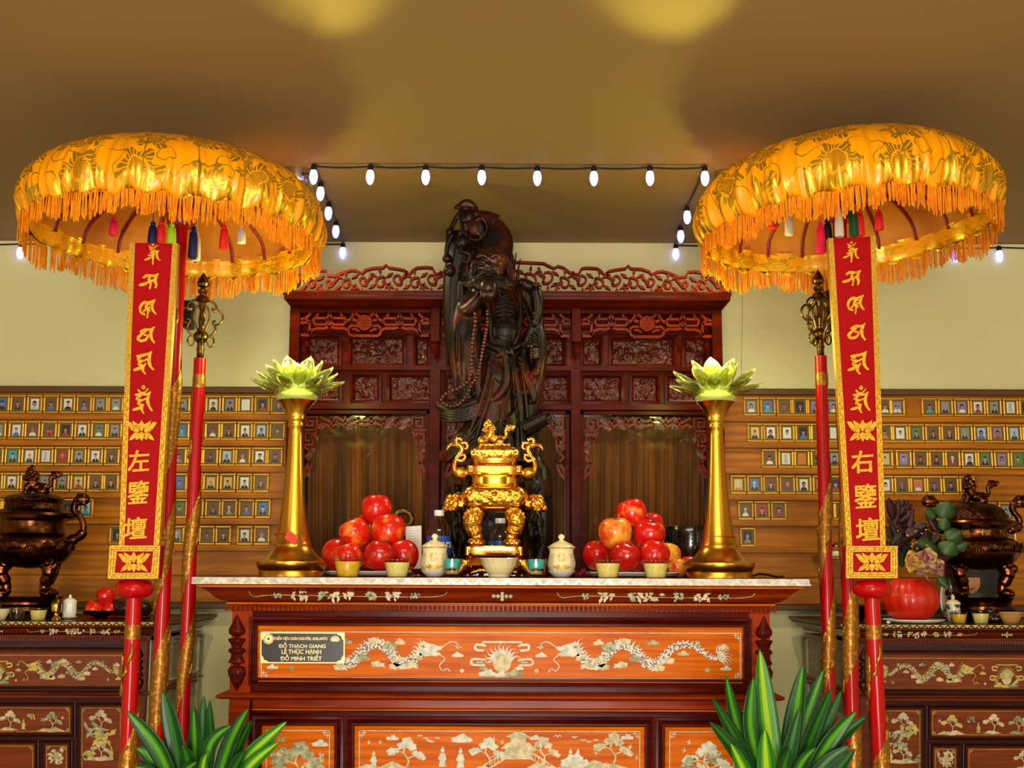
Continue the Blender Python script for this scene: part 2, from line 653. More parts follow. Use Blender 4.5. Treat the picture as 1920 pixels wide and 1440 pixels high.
def satin():
    """yellow satin woven with gold peonies and trailing tendrils"""
    m = bpy.data.materials.new('yellow brocade')
    m.use_nodes = True
    N, L = m.node_tree.nodes, m.node_tree.links
    b = N['Principled BSDF']

    def M(op, a, c=0., d=0.):
        n = N.new('ShaderNodeMath')
        n.operation = op
        for i, x in enumerate((a, c, d)):
            if isinstance(x, (int, float)):
                n.inputs[i].default_value = x
            else:
                L.new(x, n.inputs[i])
        return n.outputs[0]
    tc = N.new('ShaderNodeTexCoord')
    sp = N.new('ShaderNodeSeparateXYZ')
    L.new(tc.outputs['Generated'], sp.inputs[0])
    x, y = M('SUBTRACT', sp.outputs[0], .5), M('SUBTRACT', sp.outputs[1], .5)
    r = M('SQRT', M('ADD', M('MULTIPLY', x, x), M('MULTIPLY', y, y)))
    u = M('MULTIPLY', M('ARCTAN2', y, x), .5 * 6.4)
    v = M('MULTIPLY', M('SUBTRACT', M('MULTIPLY', sp.outputs[2], .26), r), 6.4)
    cb = N.new('ShaderNodeCombineXYZ')
    L.new(u, cb.inputs[0])
    L.new(v, cb.inputs[1])
    nz = N.new('ShaderNodeTexNoise')
    nz.inputs['Scale'].default_value = 2.2
    L.new(cb.outputs[0], nz.inputs[0])
    wob = N.new('ShaderNodeVectorMath')
    wob.operation = 'MULTIPLY_ADD'
    wob.inputs[1].default_value = (.22, .22, 0)
    L.new(nz.outputs['Color'], wob.inputs[0])
    L.new(cb.outputs[0], wob.inputs[2])
    vo = N.new('ShaderNodeTexVoronoi')
    vo.voronoi_dimensions = '2D'
    vo.inputs['Scale'].default_value = 1.0
    vo.inputs['Randomness'].default_value = .75
    L.new(wob.outputs[0], vo.inputs['Vector'])
    df = N.new('ShaderNodeVectorMath')
    df.operation = 'SUBTRACT'
    L.new(wob.outputs[0], df.inputs[0])
    L.new(vo.outputs['Position'], df.inputs[1])
    s2 = N.new('ShaderNodeSeparateXYZ')
    L.new(df.outputs[0], s2.inputs[0])
    th = M('ARCTAN2', s2.outputs[1], s2.outputs[0])
    d = vo.outputs['Distance']
    pet = M('LESS_THAN', d, M('MULTIPLY_ADD', M('COSINE', M('MULTIPLY', th, 6.)), .1, .4))
    vein = M('GREATER_THAN', M('SINE', M('MULTIPLY_ADD', th, 24., M('MULTIPLY', d, 14.))), -.62)
    ring = M('GREATER_THAN', M('ABSOLUTE', M('SUBTRACT', d, .2)), .02)
    flower = M('MULTIPLY', pet, M('MULTIPLY', vein, ring))
    n2 = N.new('ShaderNodeTexNoise')
    n2.inputs['Scale'].default_value = 1.9
    n2.inputs['Detail'].default_value = 0
    L.new(cb.outputs[0], n2.inputs[0])
    vine = M('LESS_THAN', M('ABSOLUTE', M('SUBTRACT', n2.outputs[0], .5)), .011)
    gold = M('MAXIMUM', flower, vine)
    mx = N.new('ShaderNodeMix')
    mx.data_type = 'RGBA'
    mx.inputs[6].default_value = hx('f09a04')
    mx.inputs[7].default_value = hx('d8ae2c')
    L.new(gold, mx.inputs[0])
    L.new(mx.outputs[2], b.inputs['Base Color'])
    L.new(M('MULTIPLY', gold, .8), b.inputs['Metallic'])
    b.inputs['Roughness'].default_value = .27
    b.inputs['Specular IOR Level'].default_value = .45
    return m


M_satin = satin()


def paint(ob, mb, attr, pal):
    """give each face of a part its own colour (printed pictures, variegated leaves)"""
    me = ob.data
    a = me.attributes.new(attr, 'FLOAT_COLOR', 'FACE')
    a.data.foreach_set('color', [x for k in mb.m for x in pal[k]])
    return ob


# ---------------------------------------------------------------- room shell
YW = 4.83
ZC = at(960, 455, YW).z
XR = 3.3
struct('wall_back', MB().box(-XR, XR, YW, YW + .12, 0, ZC), M_wall)
struct('ceiling', MB().box(-XR, XR, -3.0, YW + .12, ZC, ZC + .1), M_ceil)
struct('floor', MB().box(-XR, XR, -3.0, YW + .12, -.1, 0), M_floor)
struct('wall_left', MB().box(-XR - .1, -XR, -3.0, YW + .12, 0, ZC), M_wall)
struct('wall_right', MB().box(XR, XR + .1, -3.0, YW + .12, 0, ZC), M_wall)

# wood panelling with ledges for the pictures
YB = 4.808
zt, zb = at(960, 729, YB).z, at(960, 1137, YB).z
struct('trim_1', MB().box(-XR, XR, YB, YW, zb, zt), M_board)
struct('trim_2', MB().box(-XR, XR, YB - .02, YW, at(960, 740, YB).z, at(960, 728, YB).z), M_cap, bevel=.004)
ROWS = (742, 791, 839.5, 888.5, 937, 987)
LEDGE = []
for i, y in enumerate(ROWS + (1038, 1088)):
    z1 = at(960, y + 37, YB).z if i < 6 else at(960, y - 6, YB).z
    LEDGE.append(z1)
    if i < 6:
        struct('trim_%d' % (i + 3), MB().box(-XR, XR, YB - .022, YB, z1 - .024, z1), M_board, bevel=.003)
    else:
        struct('trim_%d' % (i + 3), MB().box(-XR, XR, YB - .008, YB, z1 - .1, z1), M_board, bevel=.003)
struct('trim_11', MB().box(-XR, XR, YB - .02, YW, zb - .012, zb + .01), M_cap, bevel=.003)

# ---------------------------------------------------------------- framed portraits
# per picture: centre pixel and a code: backdrop, clothes, sitter
CN = {'w': ('white', 'd8d6cf'), 'g': ('grey', '8d8b86'), 'b': ('blue', '3f72b8'), 't': ('turquoise', '2aa3b4'), 'k': ('dark', '2a2623'),
      'o': ('orange', 'c4752f'), 'r': ('red', 'a2322a'), 'y': ('yellowish', 'c9b070'), 'p': ('purple', '8a7aa6'), 'n': ('brown', '6a4c34'),
      'e': ('green', '4d7a4e'), 'l': ('light blue', '9fc0d8')}
SIT = {'m': 'person', 'f': 'long-haired person', 'c': 'capped person', 'h': 'white-haired person', 'd': 'bald person', '2': 'two people',
       'T': 'a text card', 'B': 'a blank card', 's': 'person in glasses'}
PIC = {
    ('L', 0): '6bkc 36nkm 67wlf 98nbm 129wkc 160npf 190gkm 219gwm | 344gkm 401wkf 432pkm 462wwB 493krm 523nkm',
    ('L', 1): '0gwm 33wbm 63nwd 94nr2 125krm 156wkm 187ewm 217gkm | 342btm 400nwm 430nkm 461wkm 491lkm 521nnm',
    ('L', 2): '-5nkm 26tkm 57wkd 88wwT 119rrd 150gkm 181wkm 212nkm | 307nom 337npm 367kkm 396nkf 427lkd 457nwd 488wkc 517nkf',
    ('L', 3): '-6gkm 24wkm 55nkm 86gkm 118gks 149yrm 181nkm 211nks | 305kkm 338bbm 368nkm 397ykd 429ykm 460wkm 491nkm',
    ('L', 4): '-8gkm 21bkm 98nkm 129kkf 163ltf | 300gkm 339enm 369wkm 401nks 432ngh 464nbm 495bkm',
    ('L', 5): '222kkm | 333gkh 359nkm 390nnm 421nkm 461wkm 493nwd',
    ('R', 0): '1408gwf 1439btm 1470nnm 1499kkm 1528pkm 1561pwf | 1658nwm 1681pw2 1741ntm 1771gkd 1802pwf 1832wrf 1862gkm 1893wwT 1923krf',
    ('R', 1): '1415ykm 1445wkf 1475wwm 1505kbf 1534nkm 1563wwB | 1658nom 1687wwm 1717ekm 1748nkm 1778nkd 1808gkd 1839lbf 1869prf 1900lkd 1930nkm',
    ('R', 2): '1442nwf 1473wwT 1503ooB 1534ekm 1564gkf | 1659yym 1694ppm 1725nkf 1755nkf 1785nrh 1816wkf 1846ekm 1877ppf 1908eem',
    ('R', 3): '1384yoh 1415bkh 1445nkm 1476nnd 1507wkf 1538okm 1566krm | 1660wwf 1691nkd 1721owd 1751nks 1782nkf 1812ykm',
    ('R', 4): '1398nwh 1429rkm 1460nrf 1553gkm 1577nkm | 1681nkm 1763nkm 1853bkm 1886gkf',
    ('R', 5): '1402kgd | 1890nkm'}
ORD = 'first second third fourth fifth sixth seventh eighth ninth tenth'.split()
ROWN = 'top second third fourth fifth lowest'.split()
FW, FH, FD = .031, .0375, .014
fr = MB()
for (a, b_, c, d) in ((-1, 1, -1, -.76), (-1, 1, .76, 1), (-1, -.72, -.76, .76), (.72, 1, -.76, .76)):
    fr.box(a * FW, b_ * FW, -FD, 0, c * FH + FH, d * FH + FH)
mt = MB().box(-FW * .73, FW * .73, -FD * .55, -.001, FH * .22, FH * 1.78)
f_proto = m_proto = None
SKIN = [lin(tuple(int(s[i:i + 2], 16) for i in (0, 2, 4))) + (1,) for s in ('c58a63', 'b97c58', 'd3a07a', 'a86f50')]


def portrait(code, seed):
    r = random.Random(seed)
    bgc, clo, who = code
    m = MB()
    w, h = FW * .52, FH * .58
    zc = FH
    y = -FD * .56
    pal = [hx(CN[bgc][1]), hx(CN[clo][1]), r.choice(SKIN), hx('17120f'), hx('d9d6d0'), hx('55504a')]
    if who in 'h':
        pal[3] = hx('d8d5d0')
    if bgc in 'gwk' and r.random() < .35 or bgc == 'g':
        pal[2] = hx('a59a90')

    def P(loop, k, dy):
        m.add([(max(-w, min(w, u)), y - dy, zc + max(-h, min(h, v))) for u, v in loop], [tuple(range(len(loop)))], k)
    P([(-w, -h), (w, -h), (w, h), (-w, h)], 0, 0)
    if who == 'T':
        for i in range(5):
            P([(-w * .5, h * (.7 - i * .32)), (w * (.1 + .4 * r.random()), h * (.7 - i * .32)), (w * .3, h * (.58 - i * .32)), (-w * .5, h * (.58 - i * .32))], 5, .0003)
    elif who != 'B':
        spots = ((-.35, .75), (.4, .7)) if who == '2' else ((r.uniform(-.1, .1), r.uniform(.85, 1.1)),)
        for ox, k in spots:
            cx = ox * w
            cy = h * (.12 if who != '2' else 0)
            hw, hh = w * .36 * k, h * .36 * k
            P([(cx - w * .82 * k, -h), (cx + w * .82 * k, -h), (cx + w * .7 * k, -h * .62), (cx + w * .25 * k, -h * .36), (cx - w * .25 * k, -h * .36), (cx - w * .7 * k, -h * .62)], 1, .0003)
            if who == 'f':
                P(circ(cx, cy, hw * 1.35, 14, hh * 1.35), 3, .0004)
            P([(cx - w * .16 * k, -h * .42), (cx + w * .16 * k, -h * .42), (cx + w * .14 * k, cy - hh * .6), (cx - w * .14 * k, cy - hh * .6)], 2, .0006)
            if clo == 'k' and who in 'mds':
                P([(cx - w * .14 * k, -h * .4), (cx + w * .14 * k, -h * .4), (cx, -h * .85)], 4, .0008)
            P(circ(cx, cy, hw, 16, hh), 2, .001)
            if who in 'mfs2':
                P([(cx + hw * 1.06 * math.cos(q), cy + hh * (.35 + .75 * math.sin(q))) for q in [PI * i / 9 for i in range(10)]], 3, .0013)
            if who == 'h':
                P([(cx + hw * 1.06 * math.cos(q), cy + hh * (.45 + .65 * math.sin(q))) for q in [PI * i / 9 for i in range(10)]], 3, .0013)
                P([(cx - hw * .5, cy - hh * .55), (cx + hw * .5, cy - hh * .55), (cx + hw * .2, -h * .75), (cx - hw * .2, -h * .75)], 3, .0014)
            if who == 'c':
                P([(cx - hw * 1.2, cy + hh * .45), (cx + hw * 1.2, cy + hh * .45), (cx + hw * .9, cy + hh * 1.25), (cx - hw * .9, cy + hh * 1.25)], 3, .0013)
            for sx in (-1, 1):
                e = hw * (.28 if who == 's' else .14)
                P([(cx + sx * hw * .42 - e, cy - hh * .02), (cx + sx * hw * .42 + e, cy - hh * .02), (cx + sx * hw * .42 + e, cy + hh * .16), (cx + sx * hw * .42 - e, cy + hh * .16)], 3, .0014)
            P([(cx - hw * .3, cy - hh * .5), (cx + hw * .3, cy - hh * .5), (cx + hw * .2, cy - hh * .4), (cx - hw * .2, cy - hh * .4)], 5, .0014)
    return m, pal


seed = 0
for (side, row), txt in PIC.items():
    near, far = txt.split('|')
    for half, chunk in enumerate((near, far)):
        items = chunk.split()
        for k, it in enumerate(items):
            x, code = float(it[:-3]), it[-3:]
            seed += 1
            who = SIT[code[2]]
            # count from the red signboard outwards
            if side == 'L':
                n = len(items) - 1 - k if half == 0 else k
                way = 'left of the red signboard' if half == 0 else 'right of the red signboard'
                y = 'left'
            else:
                n = len(items) - 1 - k if half == 0 else k
                way = 'left of the red signboard' if half == 0 else 'right of the red signboard'
            wall = 'left' if side == 'L' else 'right'
            if code[2] in 'TB':
                desc = 'gilt-framed %s' % who[2:]
            else:
                desc = 'gilt-framed %s in %s on %s' % (who.replace('person', 'portrait').replace('two people', 'couple'), CN[code[1]][0], CN[code[0]][0])
            lab = '%s, %s row, %s %s' % (desc, ROWN[row], ORD[n], way.replace('the red', '%s red' % wall))
            p = at(x, ROWS[row] + 18, YB)
            loc = (p.x, YB - .001, LEDGE[row])
            rz = rng.uniform(-.012, .012)
            t = thing('photo_frame', loc, lab, 'picture frame', 'gilt photo frames on the %s panelling' % wall)
            t.rotation_euler = (0, rz * .5, rz * 3)
            if f_proto is None:
                f_proto = fr.build('frame', M_frame, t, smooth=0, local=True, bevel=.003)
                m_proto = mt.build('mount', M_fmat, t, smooth=0, local=True)
            else:
                dup(f_proto, parent=t)
                dup(m_proto, parent=t)
            pm, pal = portrait(code, seed)
            o = pm.build('photograph', M_photo, t, smooth=0, local=True)
            paint(o, pm, 'print', pal)

# ---------------------------------------------------------------- string lights along the ceiling
M_bulb = mat('blue white bulb', 'dfe4ff', .2, emit='7f8cff', es=2.0)
M_bulbc = mat('bulb core', 'ffffff', .2, emit='7080ff', es=3.2)
wire = []


def cz(px, py):
    p = on_z(px, py, ZC - .012)
    return p


front = [cz(x, y) for x, y in ((587, 313), (693, 313), (797, 313), (902, 313), (1006, 314), (1112, 314), (1217, 313), (1320, 313))]
lf = [cz(600, 345), cz(615, 383), cz(629, 418)]
rt = [cz(1296, 385), cz(1287, 388), cz(1275, 425)]
yb = YW - .012
bl = [Vector((at(642, 459, yb).x, yb, ZC - .012)), Vector((at(38, 455, yb).x, yb, ZC - .016)), Vector((at(-120, 455, yb).x, yb, ZC - .016))]
br = [Vector((at(1266, 459, yb).x, yb, ZC - .012)), Vector((at(1790, 457, yb).x, yb, ZC - .016)), Vector((at(1872, 457, yb).x, yb, ZC - .016)), Vector((at(2050, 457, yb).x, yb, ZC - .016))]
sl = thing('string_lights', (0, front[0].y, ZC), 'black string of blue-white bulbs looped along the ceiling above the statue', 'string lights')
path = [bl[2], bl[1], bl[0]] + lf[::-1] + front + rt[1:2] + rt[2:] + [br[0], br[1], br[2], br[3]]
pts = []
for a, b_ in zip(path, path[1:]):
    for k in range(6):
        q = a.lerp(b_, k / 6)
        q.z -= .004 * math.sin(PI * k / 6)
        pts.append(q)
pts.append(path[-1])
MB().tube(pts, .0032, 6).build('wire', M_ablack, sl)
blub = MB().lathe([(.003, -.062), (.008, -.058), (.0125, -.048), (.0145, -.036), (.0125, -.022), (.009, -.013)], n=14)
sock = MB().lathe([(.0095, -.02), (.0095, -.002), (.007, .006)], n=12)
b0 = s0 = None
for q in [bl[1], bl[0]] + lf + front + rt[1:] + [br[0], br[1], br[2]]:
    if b0 is None:
        b0 = blub.build('bulb', M_bulbc, sl, local=True)
        s0 = sock.build('socket', M_ablack, sl, local=True)
        b0.location = s0.location = q - sl.location
    else:
        for o in (b0, s0):
            dup(o, parent=sl, loc=q - sl.location)

# ---------------------------------------------------------------- inlay motifs (in altar pixels: u right, v down)
M_scale = mat('engraved pearl scales', 'ddd5c4', .3, col2='6d5a48', scale=210, tex='voronoi', lo=.42, hi=.62, spec=.25)
M_scaleg = mat('engraved golden scales', 'cdb77a', .3, col2='4c4426', scale=230, tex='voronoi', lo=.4, hi=.62, coat=.3)


def blob(u, v, w, h, seed=0, n=18, k=.16):
    r = random.Random(seed)
    ph, m = r.uniform(0, 6), r.choice((4, 5, 6))
    return [(u + w / 2 * (1 + k * math.sin(m * a + ph)) * math.cos(a), v + h / 2 * (1 + k * math.sin(m * a + ph)) * math.sin(a)) for a in [2 * PI * i / n for i in range(n)]]


def cloud(u, v, w, h, seed=0):
    r = random.Random(seed)
    out = [blob(u - w * .28, v + h * .12, w * .5, h * .62, seed), blob(u + w * .05, v - h * .12, w * .5, h * .8, seed + 1), blob(u + w * .32, v + h * .14, w * .46, h * .52, seed + 2)]
    out.append([(u - w * .62, v + h * .34), (u, v + h * .2), (u + w * .66, v + h * .3), (u + w * .1, v + h * .44)])
    return out


def flame(u, v, L, ang, w):
    pts = [(u + L * t * math.cos(ang + .5 * math.sin(3 * t)), v - L * t * math.sin(ang + .5 * math.sin(3 * t))) for t in [i / 7 for i in range(8)]]
    return pts, wlist(8, lambda t: max(.5, w * (1 - t)))


def bird(u, v, s):
    return [[(u - s, v - s * .6), (u - s * .2, v - s * .15), (u + s * .3, v - s), (u + s * .25, v - s * .1), (u + s, v + s * .2), (u + s * .2, v + s * .25), (u - s * .3, v + s * .9), (u - s * .2, v + s * .15)]]


def person(u, v, h):
    return [[(u - h * .1, v - h * .72), (u + h * .12, v - h * .72), (u + h * .22, v - h * .4), (u + h * .14, v - h * .3), (u + h * .2, v), (u - h * .2, v), (u - h * .13, v - h * .32), (u - h * .24, v - h * .42)],
            circ(u, v - h * .85, h * .11, 8), [(u - h * .06, v - h * .96), (u + h * .07, v - h * .96), (u + h * .02, v - h * 1.08)]]


def tree(u, v, h, seed):
    r = random.Random(seed)
    st = [(spl([(u, v), (u + h * .1, v - h * .3), (u - h * .04, v - h * .55), (u + h * .06, v - h * .8)], 4), 3.2),
          (spl([(u + h * .05, v - h * .35), (u + h * .3, v - h * .45), (u + h * .42, v - h * .4)], 4), 2.2),
          (spl([(u, v - h * .5), (u - h * .25, v - h * .58), (u - h * .4, v - h * .5)], 4), 2.2)]
    bl = []
    for (x, y, q) in ((.06, -.85, .34), (-.1, -.74, .26), (.2, -.7, .28), (.42, -.46, .26), (.3, -.52, .2), (-.4, -.56, .28), (-.27, -.6, .2), (.52, -.38, .18)):
        bl.append(blob(u + h * x, v + h * y, h * q, h * q * .8, r.random()))
    bl.append([(u - h * .5, v + 2), (u - h * .2, v - h * .12), (u + h * .1, v - h * .08), (u + h * .5, v + 2), (u, v + 5)])
    return st, bl


def spray(u, v, w, h, seed):
    """a flowering sprig: leaves round a thin stem"""
    r = random.Random(seed)
    bl = []
    for i in range(15):
        x, y = u + r.uniform(-.5, .5) * w, v + r.uniform(-.5, .5) * h
        a = r.uniform(0, PI)
        q = h * r.uniform(.26, .38)
        bl.append([(x - q * math.cos(a), y - q * math.sin(a)), (x - q * .45 * math.sin(a), y + q * .5 * math.cos(a)), (x + q * math.cos(a), y + q * math.sin(a)), (x + q * .5 * math.sin(a), y - q * .5 * math.cos(a))])
    return bl


class Inlay:
    """mother-of-pearl plates let into a panel; yf is the panel's face"""

    def __init__(s, M, yf, t=.0012):
        s.M, s.y0, s.y1, s.mb, s.k = M, yf - t, yf + .001, MB(), 0

    def poly(s, lps, m=0):
        for k, lp in enumerate(lps):
            s.k = (s.k + 1) % 23
            s.mb.ext([lp], s.y0 - .00007 * s.k, s.y1, s.M, m)

    def line(s, segs, m=0):
        for g in segs:
            s.k = (s.k + 1) % 23
            strokes(s.mb, [g], s.y0 - .00007 * s.k, s.y1, s.M, m)


def dragon(I, fl, ox, oy):
    """a long scaled dragon, head towards the emblem; fl mirrors it"""
    T = lambda p: (ox + fl * p[0], oy + p[1])
    body = spl([(1352, 1232), (1335, 1233), (1312, 1217), (1288, 1208), (1262, 1216), (1240, 1239), (1220, 1246), (1202, 1233), (1186, 1214), (1164, 1208), (1145, 1222), (1126, 1243), (1108, 1245), (1092, 1230), (1080, 1216)], 7)
    body = [(x - 938, y - 1228) for x, y in body]
    n = len(body)
    wd = wlist(n, lambda t: 5 + 13 * min(1, t * 2.2) - (3 * max(0, t - .85) / .15))
    I.line([([T(p) for p in body], wd)], 1)
    for i in range(4, n - 3, 2):          # back fins
        p, q = body[i], body[i + 1]
        dx, dy = q[0] - p[0], q[1] - p[1]
        L = math.hypot(dx, dy) or 1
        nx, ny = -dy / L, dx / L
        if ny > 0:
            nx, ny = -nx, -ny
        w = wd[i] / 2
        a, b, c = (p[0] + nx * w, p[1] + ny * w), (q[0] + nx * w, q[1] + ny * w), ((p[0] + q[0]) / 2 + nx * (w + 5) + 2, (p[1] + q[1]) / 2 + ny * (w + 5))
        I.poly([[T(a), T(c), T(b)]], 0)
    hd = [(142, -14), (150, -21), (146, -26), (138, -22), (128, -20), (118, -16), (108, -16), (112, -9), (122, -7), (112, -2), (120, 3), (132, 2), (142, 4), (150, -2), (158, -8)]
    hd = [(x - 3, y) for x, y in hd]
    I.poly([[T(p) for p in hd]], 0)
    for a in range(6):
        pts, w = flame(146 + a, -16 + a * 4, 17, .9 - a * .35, 5)
        I.line([([T(p) for p in pts], w)], 0)
    I.line([([T(p) for p in spl([(110, -12), (92, -24), (80, -22), (76, -12), (82, -16), (70, -14)], 5)], 1.8), ([T(p) for p in spl([(112, 0), (102, 8), (112, 20), (106, 30), (98, 26), (92, 32)], 5)], 1.8)], 0)
    for a in range(9):                    # tail
        pts, w = flame(412, 4, 26, -1.3 + a * .34, 5)
        I.line([([T(p) for p in pts], w)], 0)
    for (x, y) in ((168, 20), (196, 22), (300, 24), (318, 10), (236, -26), (230, 18)):   # legs with claws
        I.poly([[T(p) for p in blob(x, y, 22, 12, x)]], 2)
        for k in range(3):
            I.line([([T((x - 6, y + 2)), T((x - 16, y + 4 * k - 2))], [4, 1])], 0)
    for k, (x, y, w, h) in enumerate(((155, 6, 22, 10), (205, -16, 24, 18), (188, 8, 26, 10), (255, 6, 24, 12), (345, -4, 20, 10))):
        I.poly([[T(p) for p in q] for q in cloud(x, y, w, h, k)], 2 + k % 2)


def altar(name, cx, Y0, ku, vt, lower, label, grey=False, pearl=None, plaque=False):
    """vt maps the altar's own heights to picture rows; ku scales widths"""
    P1, P2, P3, SC = pearl
    M_wood, M_panelw, M_dkwood = (M_wood2, M_panelw2, M_dkwood2) if grey else (globals()['M_wood'], globals()['M_panelw'], globals()['M_dkwood'])  # side altars take the woods darkened for their shade
    ks = ku * Y0 / 3.38

    def V(v):
        for (a, A), (b, B) in zip(vt, vt[1:]):
            if v <= b or (b, B) == vt[-1]:
                return A + (B - A) * (v - a) / (b - a)
    M = lambda u, v, y: at(cx + (u - 940) * ku, V(v), y)
    yd = lambda d: Y0 + d * ks            # depth behind the front edge, in metres of the big altar
    yback = Y0 + .8 * ks if not grey else 4.785
    z0 = M(940, 1083, Y0).z
    root = thing(name, (M(940, 1083, Y0).x, (Y0 + yback) / 2, 0), label, 'altar')
    z = lambda v, y=None: M(940, v, y or Y0).z
    xx = lambda u, y=None: M(u, 1083, y or Y0).x

    def slab(u0, u1, v0, v1, d, n, m, bv=.002, yb=None):
        return MB().box(xx(u0), xx(u1), yd(d), yb or yback, z(v1), z(v0)).build(n, m, root, bevel=bv)
    slab(360, 1520, 1083, 1098, 0, 'tabletop', M_dkwood)
    # pearl edge: a strip with rows of small triangles
    e = MB().box(xx(361), xx(1519), yd(-.0012), yd(.004), z(1097), z(1084))
    tri = MB()
    n = 43
    for i in range(n):
        a = 362 + 1156 * i / n
        b = 362 + 1156 * (i + 1) / n
        tri.ext([[(a + 1, 1085.2), (b - 1, 1085.2), ((a + b) / 2 + 4, 1092.5), ((a + b) / 2, 1095.8), ((a + b) / 2 - 4, 1092.5)]], yd(-.0022), yd(0), M)
        tri.ext([[(b - 6, 1096.6), (b + 6, 1096.6), (b, 1090.5)]], yd(-.0018), yd(0), M)
    e.build('edge_strip', M_marble if not grey else M_dkwood, root, smooth=0)
    tri.build('edge_inlay', P1, root, smooth=0)
    slab(371, 1509, 1098.4, 1103, .006, 'lip', M_panelw)
    # swept cornice
    prof = [(1103, 372, 0), (1105, 378, .008), (1110, 387, .02), (1116, 393, .028), (1122, 399, .036), (1127, 406, .046), (1130, 414, .058), (1132, 422, .07)]
    rings = []
    for v, u, d in prof:
        y = yd(d + .006)
        zz = z(v)
        rings.append([(xx(u), y, zz), (xx(1880 - u), y, zz), (xx(1880 - u), yback, zz), (xx(u), yback, zz)])
    MB().loft(rings).build('cornice', M_wood, root, smooth=60)
    slab(417, 1463, 1131.5, 1136, .062, 'bead', M_panelw)
    dn = MB().box(xx(424), xx(1456), yd(.088), yd(.12), z(1148), z(1136))
    k = 0
    u = 420.
    while u < 1460:
        a, b = M(u + 1.2, 1137, yd(.07)), M(u + 7.2, 1147, yd(.07))
        dn.lathe([(abs(b.x - a.x) / 2, b.z), (abs(b.x - a.x) / 2 * 1.0, a.z)], ((a.x + b.x) / 2, yd(.085), 0), 8)
        u += 8.9
    dn.build('dentil_moulding', M_wood, root)
    YF = .092                              # carcass face
    MB().box(xx(427), xx(1453), yd(YF), yback, 0, z(1147)).build('carcass', M_dkwood, root, bevel=.003)
    if grey:
        for sgn, uu in ((-1, 427), (1, 1453)):
            x = xx(uu)
            g = MB().box(min(x, x + sgn * .004), max(x, x + sgn * .004), yd(YF + .03), yback, 0, z(1147))
            for (a, b, c, d_) in ((.12, .95, 1160, 1285), (.12, .95, 1330, 1480)):
                ya, yb_ = yd(YF) + (yback - yd(YF)) * a, yd(YF) + (yback - yd(YF)) * b
                for (p, q, r_, s_) in ((ya, yb_, c, c + 6), (ya, yb_, d_ - 6, d_), (ya, ya + .02, c, d_), (yb_ - .02, yb_, c, d_)):
                    g.box(min(x + sgn * .004, x + sgn * .012), max(x + sgn * .004, x + sgn * .012), p, q, z(s_), z(r_))
            g.build('side_panel', M_greywood, root, smooth=0)
            c = MB()
            rr = []
            for v, u, d in prof:
                X = xx(u if sgn < 0 else 1880 - u)
                rr.append([(X + sgn * .003, yd(d + .02), z(v)), (X + sgn * .003, yback, z(v)), (X - sgn * .002, yback, z(v)), (X - sgn * .002, yd(d + .02), z(v))])
            c.loft(rr).build('side_cornice', M_greywood, root, smooth=60)
    # corner posts with turned ornaments
    fp = [(.5, 1152), (4, 1160), (9, 1170), (14, 1178), (16.5, 1184), (15, 1190), (9, 1194), (5, 1195), (5, 1198), (16, 1199), (17, 1202), (12, 1210), (9, 1214), (9, 1216), (15, 1218), (17, 1222), (15, 1225), (10, 1228), (10, 1231),
          (15, 1240), (17, 1244), (6, 1247), (6, 1250), (14, 1252), (17.5, 1258), (17, 1266), (13, 1276), (7, 1287), (.5, 1298)]
    for uc in (446, 1434):
        MB().box(xx(uc - 19), xx(uc + 20), yd(YF - .012), yd(YF + .01), 0, z(1148)).build('corner_post', M_wood, root, bevel=.002)
        f = MB()
        rings = []
        for r, v in fp:
            c = M(uc, v, yd(YF - .012))
            q = r * ku * sc(Y0, V(v))
            rings.append([(c.x + q * math.cos(a), c.y + .6 * q * math.sin(a), c.z) for a in [2 * PI * j / 20 for j in range(20)]])
        f.loft(rings).build('turned_ornament', M_dkwood, root, smooth=70)

    def frame(u0, u1, v0, v1, prof, nm, m):
        rings = []
        for i, d in prof:
            rings.append([M(u0 + i, v0 + i, yd(d)), M(u1 - i, v0 + i, yd(d)), M(u1 - i, v1 - i, yd(d)), M(u0 + i, v1 - i, yd(d))])
        return MB().loft(rings, cap=False).build(nm, m, root, smooth=25)
    FR = [(0, YF), (0, YF - .014), (5, YF - .016), (7, YF - .006), (10, YF - .004), (12, YF - .012), (15, YF - .012), (17, YF - .001)]
    frame(468, 1412, 1158, 1288, FR, 'frieze_frame', M_dkwood)
    frame(484, 1396, 1173, 1282, [(0, YF - .002), (3, YF - .006), (10, YF - .003), (11, YF - .001)], 'frieze_moulding', M_panelw)
    MB().box(xx(485), xx(1395), yd(YF - .004), yd(YF + .01), z(1279), z(1176)).build('frieze_panel', M_panelw, root)
    yf = yd(YF - .004)
    I = Inlay(M, yf)

    def keyline(I, u0, u1, v0, v1, w=1.3):
        I.line([([(u0, v0), (u1, v0)], w), ([(u1, v0), (u1, v1)], w), ([(u1, v1), (u0, v1)], w), ([(u0, v1), (u0, v0)], w)], 0)
        for (x, y, a, b) in ((u0, v0, 1, 1), (u1, v0, -1, 1), (u0, v1, 1, -1), (u1, v1, -1, -1)):
            I.line([([(x + a * 9, y), (x + a * 9, y + b * 9), (x, y + b * 9)], w), ([(x + a * 4, y + b * 4), (x + a * 13, y + b * 4)], w), ([(x + a * 4, y + b * 4), (x + a * 4, y + b * 13)], w)], 0)
    keyline(I, 492, 1390, 1186, 1272)
    I.mb.build('border_inlay', P1, root, smooth=0)
    for fl in (1, -1):
        I = Inlay(M, yf)
        dragon(I, fl, 938, 1228)
        I.mb.build('dragon_inlay', [P1, SC, P2, P3], root, smooth=0)
